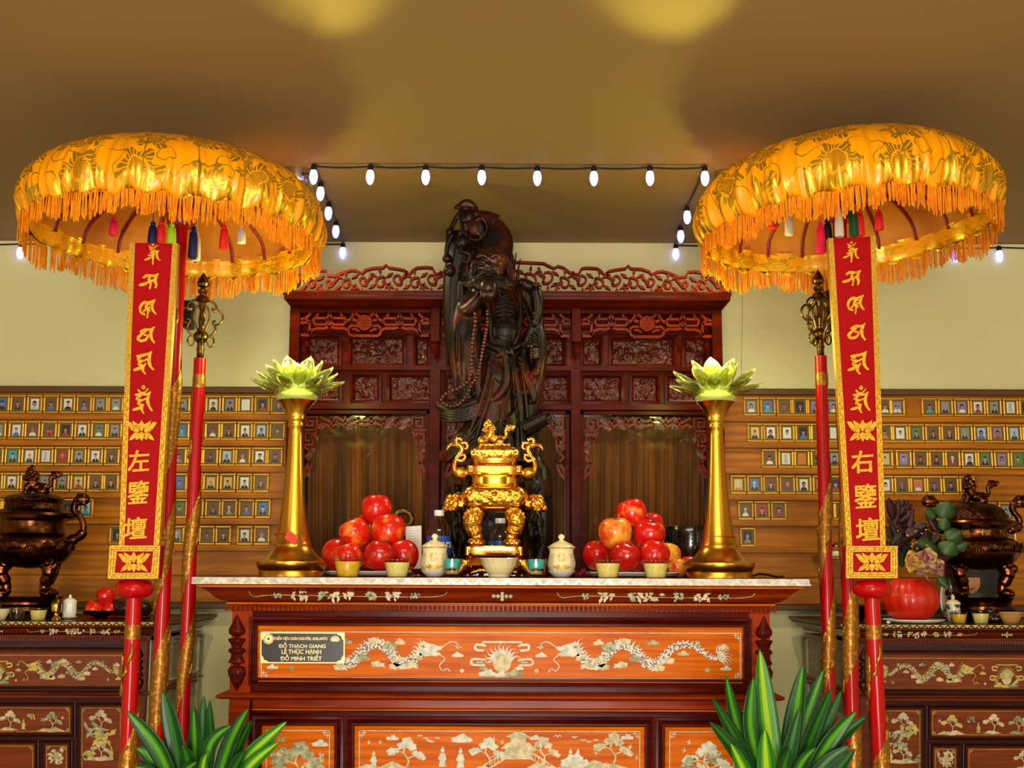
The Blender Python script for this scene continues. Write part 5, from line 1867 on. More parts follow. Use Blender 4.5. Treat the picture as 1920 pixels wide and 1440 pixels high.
# ---------------------------------------------------------------- lions for the censer lids
def lion(mirror=1, ball=True):
    """a seated guardian lion, about 60 picture units long, head at -x, in unit lengths"""
    m = MB()
    E = lambda x, y, z, a, b, c: m.ell((x * mirror, y, z), (a, b, c), 14)
    E(4, 0, 13, 13, 8, 9)        # body
    E(-5, 0, 18, 10, 9, 10)      # chest
    E(14, 0, 11, 9, 9, 10)       # rump
    E(-9, -1, 31, 10, 9, 10)     # head
    E(-14, -6, 28, 7, 6, 5)      # muzzle
    E(-14, -7, 33, 3, 3, 2.4)    # nose
    for s in (-1, 1):
        E(-12, -5 + s * 5, 35, 3, 3, 3)
        E(-6, s * 8, 39, 3, 2, 4)
        E(-14, s * 6, 5, 5, 4, 6)
        E(-12, s * 7, 12, 5, 4, 8)
        E(14, s * 8, 6, 8, 5, 7)
        E(8, s * 9, 2, 6, 3, 2.5)
        E(-18, s * 6, 2, 5, 3.5, 2.5)
    for i in range(26):          # curls of the mane
        a = i * 2.399
        z = 1 - 2 * (i + .5) / 26
        r = math.sqrt(1 - z * z)
        if r * math.cos(a) < -.35 and z < .5:
            continue
        E(-7 + 10 * r * math.cos(a), 10 * r * math.sin(a), 31 + 11 * z, 3.4, 3.4, 3.4)
    for (x, z, q) in ((-9, 44, 3.5), (-5, 46, 3), (-13, 43, 3), (-8, 49, 2.2)):
        E(x, 0, z, q, q, q * 1.3)
    m.tube([((x) * mirror, 0, z) for x, z in spl([(20, 12), (26, 18), (25, 27), (30, 34), (38, 35)], 4)], [4] * 4 + [3.6] * 4 + [4] * 4 + [4.5] * 4 + [2], 8)
    for x, z in ((34, 37), (38, 33), (31, 30), (29, 37), (41, 36)):
        E(x, 0, z, 4, 3, 4)
    if ball:
        E(-20, -6, 8, 9.5, 9.5, 9.5)
    return organic(m, .9, 2)


LION = lion()
LION2 = lion(1, False)


def placed(mb, s, c, mirror=1, dy=0):
    o = MB()
    o.v = [(c[0] + p[0] * s * mirror, c[1] + p[1] * s, c[2] + p[2] * s) for p in mb.v]
    o.f, o.m = list(mb.f), list(mb.m)
    return o


# ---------------------------------------------------------------- gold censer in front of the statue
YG = 3.6
cxg = 928
kg = sc(YG, 950)
G0 = Vector((at(cxg, 1000, YG).x, YG, 0))
gz = lambda v: ZT + (at(cxg, v, YG).z - at(cxg, 1080, YG).z)
cen = thing('incense_burner', (G0.x, YG, ZT), 'polished gold incense burner with lion lid in front of the dark statue', 'incense burner')
S = lambda prof, e=5.: MB().selathe([(a * kg, b * kg, gz(v)) for a, b, v in prof], G0, 64, e)
# pedestal: scalloped foot with pierced sides
ft_ = MB()
for s in (-1, 1):
    for d in (-1, 1):
        ft_.tube([G0 + Vector((s * x * kg, d * y * kg, gz(v))) for x, y, v in ((52, 34, 1052), (60, 38, 1064), (66, 42, 1072), (72, 46, 1075))], [9 * kg, 8 * kg, 6 * kg, 4 * kg], 10)
    ft_.tube([G0 + Vector((s * x * kg, -36 * kg, gz(v))) for x, v in spl([(58, 1066), (40, 1071), (24, 1067), (0, 1071)], 5)], 4 * kg, 8)
ft_.build('pedestal_foot', M_goldc, cen, smooth=60)
S([(60, 42, 1062), (62, 44, 1058), (58, 40, 1050), (54, 38, 1047), (52, 36, 1044), (53, 37, 1042), (54, 38, 1040)]).build('pedestal_base', M_gold, cen, smooth=30)
S([(53, 37, 1041), (54, 38, 1039), (54, 38, 1024), (52, 36, 1022)], 9).build('pedestal', M_gold, cen, smooth=30)
Mg = lambda dy: (lambda u, v, y: Vector((G0.x + (u - cxg) * kg, YG - dy * kg + (y - YG), gz(v))))


def keyband(parent, u0, u1, v0, v1, dy, n, mtl=None):
    m = MB()
    w = (u1 - u0) / n
    segs = []
    h = v1 - v0
    for i in range(n):
        x = u0 + i * w
        if i % 3 == 2:
            segs.append(([(x + w * .5, v0 + h * .1), (x + w * .85, v0 + h * .5), (x + w * .5, v0 + h * .9), (x + w * .15, v0 + h * .5), (x + w * .5, v0 + h * .1)], h * .12))
        else:
            P = [(.1, .95), (.1, .08), (.85, .08), (.85, .8), (.35, .8), (.35, .4), (.6, .4)]
            segs.append(([(x + w * a, v0 + h * b) for a, b in P], h * .12))
    strokes(m, segs, YG - .0012, YG + .001, Mg(dy))
    m.build('key_fret', mat('dark fret gold', '7a4a10', .35, .7), parent, smooth=0)  # darker gold strokes so the key pattern stands out


keyband(cen, 880, 976, 1026, 1037, 38, 12)
# legs with lion masks
for s in (-1, 1):
    for d in (-1, 1):
        m = MB()
        P = lambda x, y, v: (s * x, d * y, (1000 - v))
        path = spl([P(30, 24, 955), P(38, 28, 968), P(40, 29, 985), P(33, 25, 1000), P(31, 24, 1010), P(34, 26, 1020)], 4)
        m.tube(path, [15] * 4 + [17] * 4 + [15] * 4 + [10] * 4 + [11] * 4 + [13], 12)
        m.ell(P(33, 27, 1014), (17, 13, 9), 14)
        for q in (-8, 0, 8):
            m.ell((P(33, 27, 1017)[0] + q, d * 36, -17), (5, 6, 5.5), 10)
        m.ell(P(40, 38, 972), (11, 7, 9), 12)
        m.ell(P(38, 42, 978), (8, 5, 4), 10)
        for q in (-6, 6):
            m.ell((P(40, 40, 964)[0] + q, d * 40, 37), (4, 4, 3.4), 10)
        for i in range(7):
            a = PI * i / 6
            m.ell((P(40, 0, 0)[0] + 15 * math.cos(a), d * 34, 30 + 14 * math.sin(a)), 4, 8)
        o = organic(m, .9, 2)
        o.v = [(G0.x + p[0] * kg, YG + p[1] * kg, gz(1000) + p[2] * kg) for p in o.v]
        o.build('lion_leg', M_goldc, cen, smooth=180)
# belly
S([(36, 26, 958), (42, 31, 955), (48, 36, 951), (58, 42, 944), (63, 46, 934), (64, 47, 928), (62, 45, 922), (57, 41, 915), (50, 37, 912), (42, 30, 909)], 4).build('bowl', M_gold, cen, smooth=40)
pm = MB()                                   # chased dragon panel on the belly
nx, ny = 60, 20
vs = []
for j in range(ny + 1):
    for i in range(nx + 1):
        u, v = 880 + 96 * i / nx, 919 + 30 * j / ny
        e = min(i, nx - i, j, ny - j) / 2
        h = noise.noise(Vector((u * .2, v * .2, 1))) + .7 * math.sin(u * .35) * math.cos(v * .5 + u * .1)
        bul = 47.5 - .02 * (v - 930) ** 2 - 2.5 * ((u - 928) / 48) ** 4
        vs.append((G0.x + (u - cxg) * kg, YG - (bul + 2.2 * max(0, h) * min(1, e)) * kg, gz(v)))
pm.add(vs, [(j * (nx + 1) + i, j * (nx + 1) + i + 1, (j + 1) * (nx + 1) + i + 1, (j + 1) * (nx + 1) + i) for j in range(ny) for i in range(nx)])
pm.build('dragon_panel', M_goldc, cen, smooth=180)
# stepped neck, key-fret collar and pierced lid
S([(44, 32, 911), (46, 34, 908), (43, 31, 905), (43, 31, 895), (45, 33, 893), (50, 36, 889), (50, 36, 886)], 3).build('neck', M_gold, cen, smooth=25)
S([(50, 36, 887), (52, 38, 885), (52, 38, 875), (50, 36, 873)], 8).build('collar', M_gold, cen, smooth=25)
keyband(cen, 882, 974, 875.5, 884.5, 38.3, 13)
S([(50, 36, 874), (46, 33, 871), (40, 29, 868), (41, 30, 864), (42, 31, 861), (42, 31, 859)], 3).build('shoulder', M_gold, cen, smooth=25)
lid = S([(42, 31, 860), (43, 32, 858), (46, 35, 850), (46, 35, 845), (42, 31, 841), (36, 27, 838), (31, 23, 836), (30, 22, 832)], 5).build('lid', M_goldc, cen, smooth=40)
pm = MB()
for i in range(11):                         # pierced vine round the lid
    a = -44 + 88 * (i + .5) / 11
    sp = [(928 + a + 4.4 * (1 - t * .6) * math.cos(5 * t + i), 850 + 5 * (1 - t * .6) * math.sin(5 * t + i)) for t in [q / 9 for q in range(10)]]
    strokes(pm, [(sp, 1.8)], YG - .003, YG + .001, Mg(35.2))
pm.build('lid_vine', M_gold, lid, smooth=0)
placed(LION, kg * .98, (at(924, 800, YG).x, YG, gz(833))).build('lid_lion', M_goldc, cen, smooth=180)
# side handles: lion heads and upswept horns
for s in (-1, 1):
    m = MB()
    m.tube([(s * 58, 0, 0), (s * 78, 0, 0)], 11, 12)
    m.ell((s * 82, 0, 0), (14, 13, 15), 14)
    for q in (-1, 1):
        m.ell((s * 88, q * 7, 8), (5, 5, 6), 10)
        m.ell((s * 80, q * 12, 2), (8, 5, 8), 10)
    m.ell((s * 90, 0, -8), (9, 9, 7), 12)
    m.ell((s * 72, 0, 14), (8, 8, 6), 10)
    for i in range(14):
        a = 2.4 * i
        m.ell((s * (80 + 9 * math.cos(a)), -11 - 3 * (i % 2), 2 + 13 * math.sin(a)), 4, 8)
    o = organic(m, .9, 2)
    o.v = [(G0.x + p[0] * kg, YG + p[1] * kg, gz(943) + p[2] * kg) for p in o.v]
    o.build('lion_head', M_goldc, cen, smooth=180)
    q = lambda x: 928 + s * (x - 928)
    m = MB()
    mm = Mg(0)
    outer = spl([(978, 884), (990, 893), (1006, 890), (1011, 878), (1008, 865), (999, 850), (993, 838), (997, 829), (1006, 828), (1013, 832), (1014, 841)], 5)
    lp = [(986, 846), (981, 838), (988, 834), (985, 829), (992, 826), (997, 828), (1005, 829), (1014, 831), (1017, 836), (1009, 838), (1002, 845)]
    W = wlist(len(outer), lambda t: 10 + 5 * math.sin(PI * t))
    P2 = lambda u, v: Vector((G0.x + (q(u) - 928) * kg, YG, gz(v)))
    m.tube([P2(u, v) for u, v in spl([(979, 882), (990, 888), (1000, 885), (1004, 872), (1001, 860), (994, 850), (990, 842), (993, 834), (1000, 832)], 5)], [x * kg for x in wlist(41, lambda t: 7.5 - 3.2 * math.sin(PI * t))], 12)
    m.tube([P2(u, v) for u, v in spl([(996, 834), (1005, 832), (1014, 835), (1019, 842)], 5)], [x * kg for x in wlist(16, lambda t: 6 - 5 * t)], 10)
    m.tube([P2(u, v) for u, v in spl([(996, 836), (990, 829), (982, 829), (980, 837), (985, 840)], 5)], [x * kg for x in wlist(21, lambda t: 4.6 - 2 * t)], 10)
    m.tube([P2(u, v) for u, v in spl([(998, 834), (1001, 825), (996, 820), (990, 824)], 5)], [x * kg for x in wlist(16, lambda t: 4.4 - 1.6 * t)], 10)
    m.tube([P2(u, v) for u, v in spl([(999, 860), (990, 862), (984, 856), (987, 850), (992, 853)], 5)], [x * kg for x in wlist(21, lambda t: 4.4 - 2 * t)], 10)
    m.build('ear_handle', M_gold, cen, smooth=180)
    m = MB()
    m.ell((G0.x + s * 64 * kg, YG, gz(884)), (15 * kg, 9 * kg, 11 * kg), 14)
    m.build('handle_root', M_goldc, cen, smooth=180)

# ---------------------------------------------------------------- carved standing statue
YS = 4.0
ks_ = sc(YS, 760)
stt = thing('statue', (at(930, 1000, YS).x, YS, ZT), 'tall dark carved wood statue of a bearded monk holding a bowl, wearing long beads', 'statue')


def SP(u, v, d=0.):
    """picture position and depth (picture units towards the viewer) -> metres"""
    y = YS - d * ks_
    p = at(u, v, y)
    return Vector((p.x, y, max(ZT, p.z - at(930, 1082, y).z + ZT)))


def st_tube(m, pts, radii, n=10, k=5, flat=1.):
    pp = spl(pts, k)
    R = [r[0] for r in spl([(x,) for x in radii], k)]
    m.tube([SP(*p) for p in pp], [max(.4, x) * ks_ for x in R], n, flat=flat)


def st_ell(m, u, v, d, a, b, c, rot=None):
    m.ell(SP(u, v, d), (a * ks_, c * ks_, b * ks_), 20, rot=rot)


R_ = random.Random(11)
# --- the great cloth sack slung behind the shoulders
m = MB()
st_ell(m, 903, 508, -34, 65, 92, 34)
st_ell(m, 918, 462, -34, 46, 58, 30)
st_tube(m, [(868, 440, -30), (852, 520, -28), (850, 600, -26), (856, 680, -24), (862, 730, -20)], [26, 22, 20, 16, 6])
st_tube(m, [(880, 430, -34), (900, 412, -34), (925, 425, -34)], [20, 18, 26])
for i in range(17):          # cloth folds running down
    u = 834 + i * 8.2
    q = (u - 900) / 68
    dd = -34 + 34 * math.sqrt(max(.02, 1 - q * q))
    v0 = 430 + abs(q) ** 2 * 60
    L = 230 if u < 868 else 120
    st_tube(m, [(u + 10, v0, dd - 6), (u + 3 + 3 * math.sin(i), v0 + L * .35, dd + 1), (u + 2, v0 + L * .7, dd), (u + 6, v0 + L, dd - 8)], [1.6, 3.1, 3.3, 1.4], 6)
sack = organic(m, .0032, 3)
sack.build('sack', M_statue, stt, smooth=180)
# --- gourds, branch and knots on top of the sack
m = MB()
st_tube(m, [(838, 452, -8), (846, 428, -6), (858, 404, -6), (872, 392, -8), (888, 396, -8)], [5, 5, 5, 6, 6], 8)
st_tube(m, [(850, 392, -10), (864, 386, -10), (876, 382, -10), (890, 390, -10)], [2, 8, 9, 6], 8)
st_tube(m, [(866, 388, -6), (864, 410, -2), (868, 440, 0)], [4, 4, 4], 8)
st_ell(m, 878, 408, -4, 13, 15, 11)
st_ell(m, 892, 402, -6, 8, 9, 8)
st_ell(m, 888, 428, 0, 13, 17, 12)
st_ell(m, 866, 455, 4, 15, 14, 12)
st_ell(m, 842, 436, -2, 8, 8, 8)
st_ell(m, 838, 486, 0, 10, 9, 9)
st_ell(m, 842, 508, 2, 12, 12, 10)
st_tube(m, [(848, 440, 2), (838, 460, 2), (836, 484, 2)], [5, 5, 4], 8)
for i in range(9):
    a = i * .7
    st_tube(m, [(870 + i * 3, 418 + 6 * math.sin(a), 6), (884 + i * 2.4, 432 - 8 * math.cos(a), 8), (898 + i, 440 + i, 0)], [1.6, 2.6, 1.6], 6)
st_tube(m, [(888, 384, -6), (893, 392, -4), (892, 398, -4)], [2, 3.4, 2], 8)
st_tube(m, [(876, 420, 6), (902, 410, 6), (912, 430, 2), (898, 450, 4), (880, 448, 8)], [2.6, 3.4, 3, 3, 2], 7)
st_tube(m, [(858, 470, 6), (880, 478, 8), (876, 492, 8), (864, 488, 8)], [3, 4, 3.4, 2], 7)
organic(m, .003, 2).build('gourds_and_branch', M_statue, stt, smooth=180)

# --- body and robe, one continuous carving
m = MB()
st_ell(m, 942, 590, -6, 36, 60, 26)        # chest and belly
st_ell(m, 946, 622, 2, 32, 34, 26)
st_ell(m, 940, 690, -2, 46, 70, 30)        # hips under the skirt
st_tube(m, [(936, 640, 0), (930, 720, 4), (922, 800, 6), (916, 860, 8)], [40, 46, 52, 60], 20, 6, .62)
st_tube(m, [(958, 660, -2), (966, 740, 0), (968, 820, 0), (966, 868, 0)], [34, 38, 38, 44], 20, 6, .6)
st_ell(m, 905, 552, -4, 26, 24, 20)        # the shoulder with the raised arm
st_ell(m, 984, 552, -8, 22, 24, 18)        # other shoulder
# raised forearm and its deep hanging sleeve
st_tube(m, [(890, 560, 2), (872, 582, 16), (880, 580, 30), (900, 556, 44)], [20, 17, 15, 9], 14)
st_tube(m, [(876, 572, 14), (866, 620, 20), (864, 680, 22), (872, 740, 20), (878, 770, 16)], [21, 22, 20, 16, 8], 16, 6, .7)
st_tube(m, [(888, 580, 16), (884, 640, 22), (884, 700, 22), (884, 750, 18)], [16, 17, 15, 8], 14, 6, .7)
# the other arm down to the hand on the dragon staff
st_tube(m, [(986, 545, -4), (1002, 580, 0), (1006, 620, 6), (1000, 652, 16)], [18, 15, 14, 13], 14)
st_tube(m, [(1004, 610, 4), (1012, 650, 8), (1010, 700, 6), (1002, 750, 0), (994, 800, -4)], [15, 14, 13, 12, 8], 14)
# flying scarf and sleeve tails towards the viewer's left
st_tube(m, [(924, 736, 22), (900, 752, 24), (868, 764, 22), (836, 766, 18), (818, 758, 14)], [10, 13, 14, 12, 6], 14, 6, .6)
st_tube(m, [(912, 744, 20), (880, 770, 20), (848, 782, 16), (826, 776, 12)], [10, 13, 12, 6], 14, 6, .6)
# swept hem to the left, feet
st_tube(m, [(900, 800, 16), (872, 830, 20), (845, 850, 18), (824, 862, 12)], [26, 24, 18, 8], 16, 6, .7)
st_tube(m, [(906, 850, 12), (880, 868, 14), (846, 868, 12)], [20, 15, 7], 14, 6, .8)
st_tube(m, [(970, 850, 6), (992, 868, 4), (1000, 878, 2)], [22, 16, 8], 14, 6, .8)
st_tube(m, [(898, 868, 18), (886, 884, 26), (878, 890, 32)], [12, 11, 8], 12)
st_tube(m, [(956, 868, 14), (954, 886, 24), (954, 892, 30)], [12, 11, 8], 12)
# throat and bare chest: collar bones and ribs
st_tube(m, [(928, 540, 6), (926, 556, 6)], [17, 20], 14)
for i in range(6):
    v = 556 + i * 8
    st_tube(m, [(930, v + 3, 18), (944, v, 21), (960, v + 1, 17)], [1.6, 2.3, 1.6], 7)
st_ell(m, 937, 606, 17, 12, 13, 7)
st_ell(m, 956, 604, 16, 12, 13, 7)
# robe edges round the chest, knotted sash
st_tube(m, [(906, 544, 16), (918, 590, 22), (920, 630, 24), (926, 650, 26)], [4, 4.6, 4.4, 4], 8)
st_tube(m, [(974, 548, 10), (976, 590, 16), (972, 626, 22), (960, 650, 26)], [4.6, 5, 4.6, 4], 8)
st_tube(m, [(906, 642, 24), (930, 654, 30), (956, 656, 30), (984, 642, 20)], [5, 6, 6, 5], 8)
st_ell(m, 942, 654, 32, 7, 6, 5)
st_tube(m, [(942, 656, 34), (948, 676, 34), (950, 704, 34), (944, 732, 33), (928, 748, 30), (906, 760, 28)], [4, 6, 7.5, 8.5, 8.5, 6], 9)
st_tube(m, [(942, 656, 34), (934, 668, 34), (928, 666, 34)], [3, 5, 2.6], 8)
st_tube(m, [(942, 656, 34), (956, 662, 33), (962, 668, 32)], [3, 5, 2.6], 8)
# folds of the skirt: hanging swags and long pleats
for pts, r in (([(918, 672, 28), (908, 730, 32), (890, 790, 34), (866, 838, 32)], 4.5), ([(926, 680, 30), (918, 740, 36), (900, 800, 40), (884, 860, 40)], 4), ([(962, 672, 30), (972, 730, 33), (978, 790, 34), (980, 858, 36)], 5),
               ([(974, 668, 26), (984, 730, 27), (990, 800, 27), (994, 866, 28)], 4), ([(934, 790, 42), (926, 830, 45), (918, 868, 46)], 5), ([(956, 800, 42), (956, 836, 44), (958, 868, 45)], 4.5), ([(898, 820, 38), (880, 848, 38), (858, 862, 32)], 4)):
    st_tube(m, pts, [1.5] + [r] * (len(pts) - 2) + [2], 8)
for i in range(5):
    st_tube(m, [(936 - i * 2, 760 + i * 9, 34), (944, 786 + i * 9, 42), (962 + i, 776 + i * 7, 34), (972, 752 + i * 6, 24)], [1.4, 3, 3, 1.4], 6)
for i in range(5):
    st_tube(m, [(912 + i * 5, 676, 28), (926 + i * 5, 704, 33), (944 + i * 3, 724, 33)], [1.2, 2.4, 1.2], 6)
for i in range(6):
    u = 848 + i * 9
    st_tube(m, [(u + 14, 580 + 6 * (i % 3), 24), (u + 2 + 4 * math.sin(i), 640, 35), (u + 6, 700, 36), (u + 8 + 5 * math.sin(2 * i), 758 - 9 * (i % 2), 27)], [1.4, 3.4, 3.6, 1.4], 8)
for i in range(5):
    st_tube(m, [(920 - i * 2, 746 + i * 7, 32), (886, 762 + i * 6, 36), (850, 772 + i * 5, 30), (824, 764 + i * 6, 18)], [1.4, 2.6, 2.4, 1.4], 6)
for i in range(7):
    st_tube(m, [(906 - i * 3, 790 + i * 4, 34), (882 - i * 4, 826 + i * 4, 36), (852 - i * 3, 850 + i * 3, 28)], [1.4, 2.8, 1.6], 6)
for i in range(6):
    st_tube(m, [(978 + i * 4, 560 + i * 6, 12), (992 + i * 3, 600 + i * 5, 18), (1004 + i, 640 + i * 4, 20)], [1.2, 2.4, 1.2], 6)
    st_tube(m, [(974 + i * 5, 690 + i * 4, 24), (978 + i * 4, 760, 24), (976 + i * 5, 850, 22)], [1.4, 2.6, 2.2], 6)
for i in range(5):
    st_tube(m, [(988, 626 + i * 6, 20), (1004, 632 + i * 6, 24), (1018, 624 + i * 6, 12)], [1.2, 2.6, 1.2], 6)
robe = organic(m, .0029, 2)
robe.build('robe_and_body', M_statue, stt, smooth=180)

# --- head
m = MB()
HU, HV = 921, 500
st_ell(m, HU + 1, HV - 10, 14, 32, 32, 30)
st_ell(m, HU - 2, HV + 6, 20, 27, 28, 24)
st_ell(m, HU - 5, HV + 0, 44, 5.5, 9, 7)           # nose
st_ell(m, HU - 6, HV + 6, 46, 7.5, 4.6, 5)
for s in (-1, 1):
    st_ell(m, HU - 5 + s * 14, HV + 3, 36, 8, 6, 6)        # cheeks
    st_tube(m, [(HU - 5 + s * 3, HV - 16, 43), (HU - 5 + s * 13, HV - 21, 42), (HU - 5 + s * 24, HV - 14, 34)], [3.4, 5, 3], 8)   # brows
    st_ell(m, HU - 5 + s * 12, HV - 8, 38, 5.6, 3.4, 4.5)    # eyes
    st_tube(m, [(HU + s * 33, HV - 12, 10), (HU + s * 35, HV + 2, 10), (HU + s * 32, HV + 20, 12)], [4, 5.5, 4.6], 8)  # long ears
st_ell(m, HU - 5, HV + 16, 40, 9, 3, 6)                    # lower lip
organic(m, .0025, 2).build('head', M_skin, stt, smooth=180)
m = MB()
st_ell(m, HU - 3, HV + 31, 29, 37, 20, 16)
st_ell(m, HU - 3, HV + 26, 34, 20, 10, 10)
for i in range(44):         # curling beard and side whiskers
    a = -1.45 + 2.9 * i / 43
    u0, v0 = HU - 3 + 27 * math.sin(a), HV + 12 + 9 * math.cos(a)
    L = 25 + 9 * R_.random()
    du = 32 * math.sin(a) + R_.uniform(-4, 4)
    dd = 44 - 13 * abs(a)
    sd = 3.5 * math.sin(i * 1.7)
    st_tube(m, [(u0, v0, dd - 3), (u0 + du * .3 + sd, v0 + L * .4, dd + 1), (u0 + du * .75 - sd, v0 + L * (.85 - .35 * abs(math.sin(a))), dd - 3), (u0 + du * 1.2 + sd, v0 + L * (1.05 - .6 * abs(math.sin(a))), dd - 8)],
            [2.2, 3.1, 2.5, .9], 6)
for s in (-1, 1):
    st_tube(m, [(HU - 5 + s * 1, HV + 11, 47), (HU - 5 + s * 9, HV + 11, 46), (HU - 5 + s * 19, HV + 18, 40), (HU - 5 + s * 30, HV + 21, 33), (HU - 5 + s * 38, HV + 19, 28)], [2.6, 3.8, 3.4, 2.8, 1], 7)
    for k in range(6):
        st_tube(m, [(HU + s * 28, HV - 4 + k * 5, 22), (HU + s * (36 + k), HV + 4 + k * 6, 19), (HU + s * (43 + k % 3), HV + 12 + k * 5, 14)], [2.4, 3.2, 1], 6)
organic(m, .0024, 1).build('beard', M_statue, stt, smooth=180)

# --- the bowl held under the chin by an open hand
bw = SP(915, 545, 52)
m = MB()
m.lathe([(r * ks_, z * ks_) for r, z in ((5, -15), (11, -13), (16, -7), (17.5, 2), (17, 10), (15, 15), (11, 15), (9, 11))], bw, 32)
m.build('alms_bowl', M_skin, stt, smooth=60)
m = MB()
st_ell(m, 906, 562, 48, 11, 6, 13)
for i, (a, L) in enumerate(((-.9, 15), (-.45, 18), (0, 19), (.45, 17))):
    u = 905 + 7 * i - 4
    st_tube(m, [(u - 2, 563, 56), (u, 558, 68), (u + 1, 550, 72), (u + 1, 543, 70)], [3.6, 3.4, 3.1, 2.4], 8)
st_tube(m, [(898, 563, 46), (893, 556, 54), (896, 547, 60)], [3.8, 3.4, 2.6], 8)
organic(m, .0022, 1).build('hand', M_skin, stt, smooth=180)

# --- dragon staff against the other side, with the hand that holds it
m = MB()
st_tube(m, [(972, 528, 20), (986, 534, 20), (1000, 552, 16), (1004, 590, 18)], [7, 11, 9, 7], 12)
st_ell(m, 990, 536, 22, 14, 10, 9)
st_ell(m, 976, 530, 26, 8, 6, 6)
st_tube(m, [(998 + 12 * math.sin(q * 7 + .5) - 8 * q, 545 + 205 * q, 20 + 8 * math.cos(q * 7)) for q in [i / 12 for i in range(13)]], [11 - 3 * i / 12 for i in range(13)], 12, 3)
for i in range(16):
    t = i / 15
    v = 545 + 205 * t
    u = 998 + 12 * math.sin(t * 7 + .5) - 8 * t
    st_ell(m, u, v, 20 + 8 * math.cos(t * 7), 9 - 3 * t, 9, 8)
    st_ell(m, u + 8 * math.cos(i), v + 5 * math.sin(2.2 * i), 27, 4, 4, 4)
st_tube(m, [(1004, 600, 18), (1014, 650, 20), (1008, 690, 26), (996, 730, 24), (978, 738, 26)], [6, 7, 7, 6, 6], 10)
ring = SP(970, 735, 30)
m.tube([ring + Vector((7 * ks_ * math.cos(a), 0, 7 * ks_ * math.sin(a))) for a in [2 * PI * i / 16 for i in range(17)]], 2.6 * ks_, 7)
st_ell(m, 1004, 700, 30, 9, 10, 9)
organic(m, .0028, 1).build('dragon_staff', M_statue, stt, smooth=180)
m = MB()
st_ell(m, 1002, 662, 26, 11, 10, 8)
for i in range(4):
    st_tube(m, [(1012, 656 + i * 5, 28), (1004, 654 + i * 5.4, 37), (994, 656 + i * 5.4, 34)], [3.2, 3.2, 2.4], 8)
st_tube(m, [(1000, 654, 32), (992, 648, 36), (988, 652, 36)], [3.4, 3, 2.2], 8)
organic(m, .0022, 1).build('hand', M_skin, stt, smooth=180)

# --- long string of prayer beads
m = MB()
loop1 = spl([(885, 568, 30), (891, 600, 46), (886, 640, 48), (884, 680, 46), (880, 712, 46), (862, 728, 42), (838, 738, 38), (828, 752, 36), (842, 762, 36), (862, 758, 40), (876, 740, 44), (884, 722, 48), (896, 704, 46), (902, 672, 42), (908, 640, 40), (913, 610, 38), (913, 584, 34)], 10)
acc, last = 0, None
for p in loop1:
    q = SP(*p)
    if last is None or (q - last).length > 6.1 * ks_:
        m.ell(q, 3.5 * ks_, 10)
        last = q
m.tube([SP(*p) for p in loop1], .9 * ks_, 5)
m.build('prayer_beads', M_bead, stt, smooth=180)

# --- woven basket tied at the hip
m = MB()
c0, c1 = SP(980, 806, 26), SP(1022, 784, 22)
rings = []
ax = (c1 - c0).normalized()
b1 = ax.cross(Vector((0, 1, 0))).normalized()
b2 = ax.cross(b1)
for i in range(15):
    t = i / 14
    r = (17 - 4 * t + (1.2 if i % 2 else 0)) * ks_
    rings.append([c0 + (c1 - c0) * t + b1 * r * math.cos(a) * (1 + .05 * (j % 2)) + b2 * r * math.sin(a) * (1 + .05 * (j % 2)) for j, a in enumerate([2 * PI * j / 24 for j in range(24)])])
m.loft(rings)
m.tube([SP(*p) for p in spl([(1022, 784, 24), (1032, 776, 22), (1038, 788, 20), (1046, 796, 18)], 4)], 3 * ks_, 7)
m.tube([SP(*p) for p in spl([(1012, 806, 22), (1008, 820, 20), (1014, 826, 20)], 4)], 2 * ks_, 7)
m.build('basket', M_statue, stt, smooth=25)

# --- craggy root base
m = MB()
st_ell(m, 940, 905, -6, 76, 26, 40)
st_tube(m, [(930, 880, 0), (926, 960, 0), (926, 1074, 0)], [60, 62, 78], 20, 6, .7)
st_ell(m, 1010, 918, -4, 28, 56, 26)
st_ell(m, 1004, 880, -2, 20, 26, 18)
st_ell(m, 1006, 850, -2, 10, 12, 9)
st_tube(m, [(1018, 940, -4), (1020, 1000, -2), (1012, 1050, 0), (1004, 1080, 4)], [20, 18, 20, 22], 14)
st_tube(m, [(868, 930, 6), (852, 980, 8), (846, 1040, 10), (840, 1080, 12)], [26, 24, 24, 28], 14)
st_ell(m, 856, 918, 8, 14, 10, 12)
st_ell(m, 842, 960, 6, 16, 22, 14)
for i in range(46):
    a = R_.uniform(0, 1)
    u = 848 + 170 * a
    v = R_.uniform(900, 1070)
    st_tube(m, [(u, v - 22, 30), (u + R_.uniform(-8, 8), v, 38 + R_.uniform(-4, 6)), (u + R_.uniform(-12, 12), v + 24, 36)], [2, R_.uniform(4, 9), 2], 7)
b = organic(m, .0038, 3)
b.v = [(x, y, max(z, ZT)) for x, y, z in b.v]
b.build('root_base', M_statue, stt, smooth=180)

# ---------------------------------------------------------------- offerings on the altar table
def prof_px(k, pr):
    return [(r * k, z * k) for r, z in pr]


def apple_mesh():
    """unit apple, radius about 1, sitting on z = 0"""
    m = MB()
    pr = [(.02, .12), (.2, .04), (.42, 0), (.66, .12), (.86, .42), (.98, .8), (1.0, 1.08), (.93, 1.4), (.76, 1.66), (.5, 1.8), (.28, 1.79), (.12, 1.66), (.03, 1.52)]
    pr = [(a, b) for a, b in spl(pr, 3)]
    m.lathe(pr, n=32, fn=lambda a, z: 1 + .025 * math.sin(5 * a + .7) * (z / 1.8) + .02 * math.sin(2 * a))
    return m


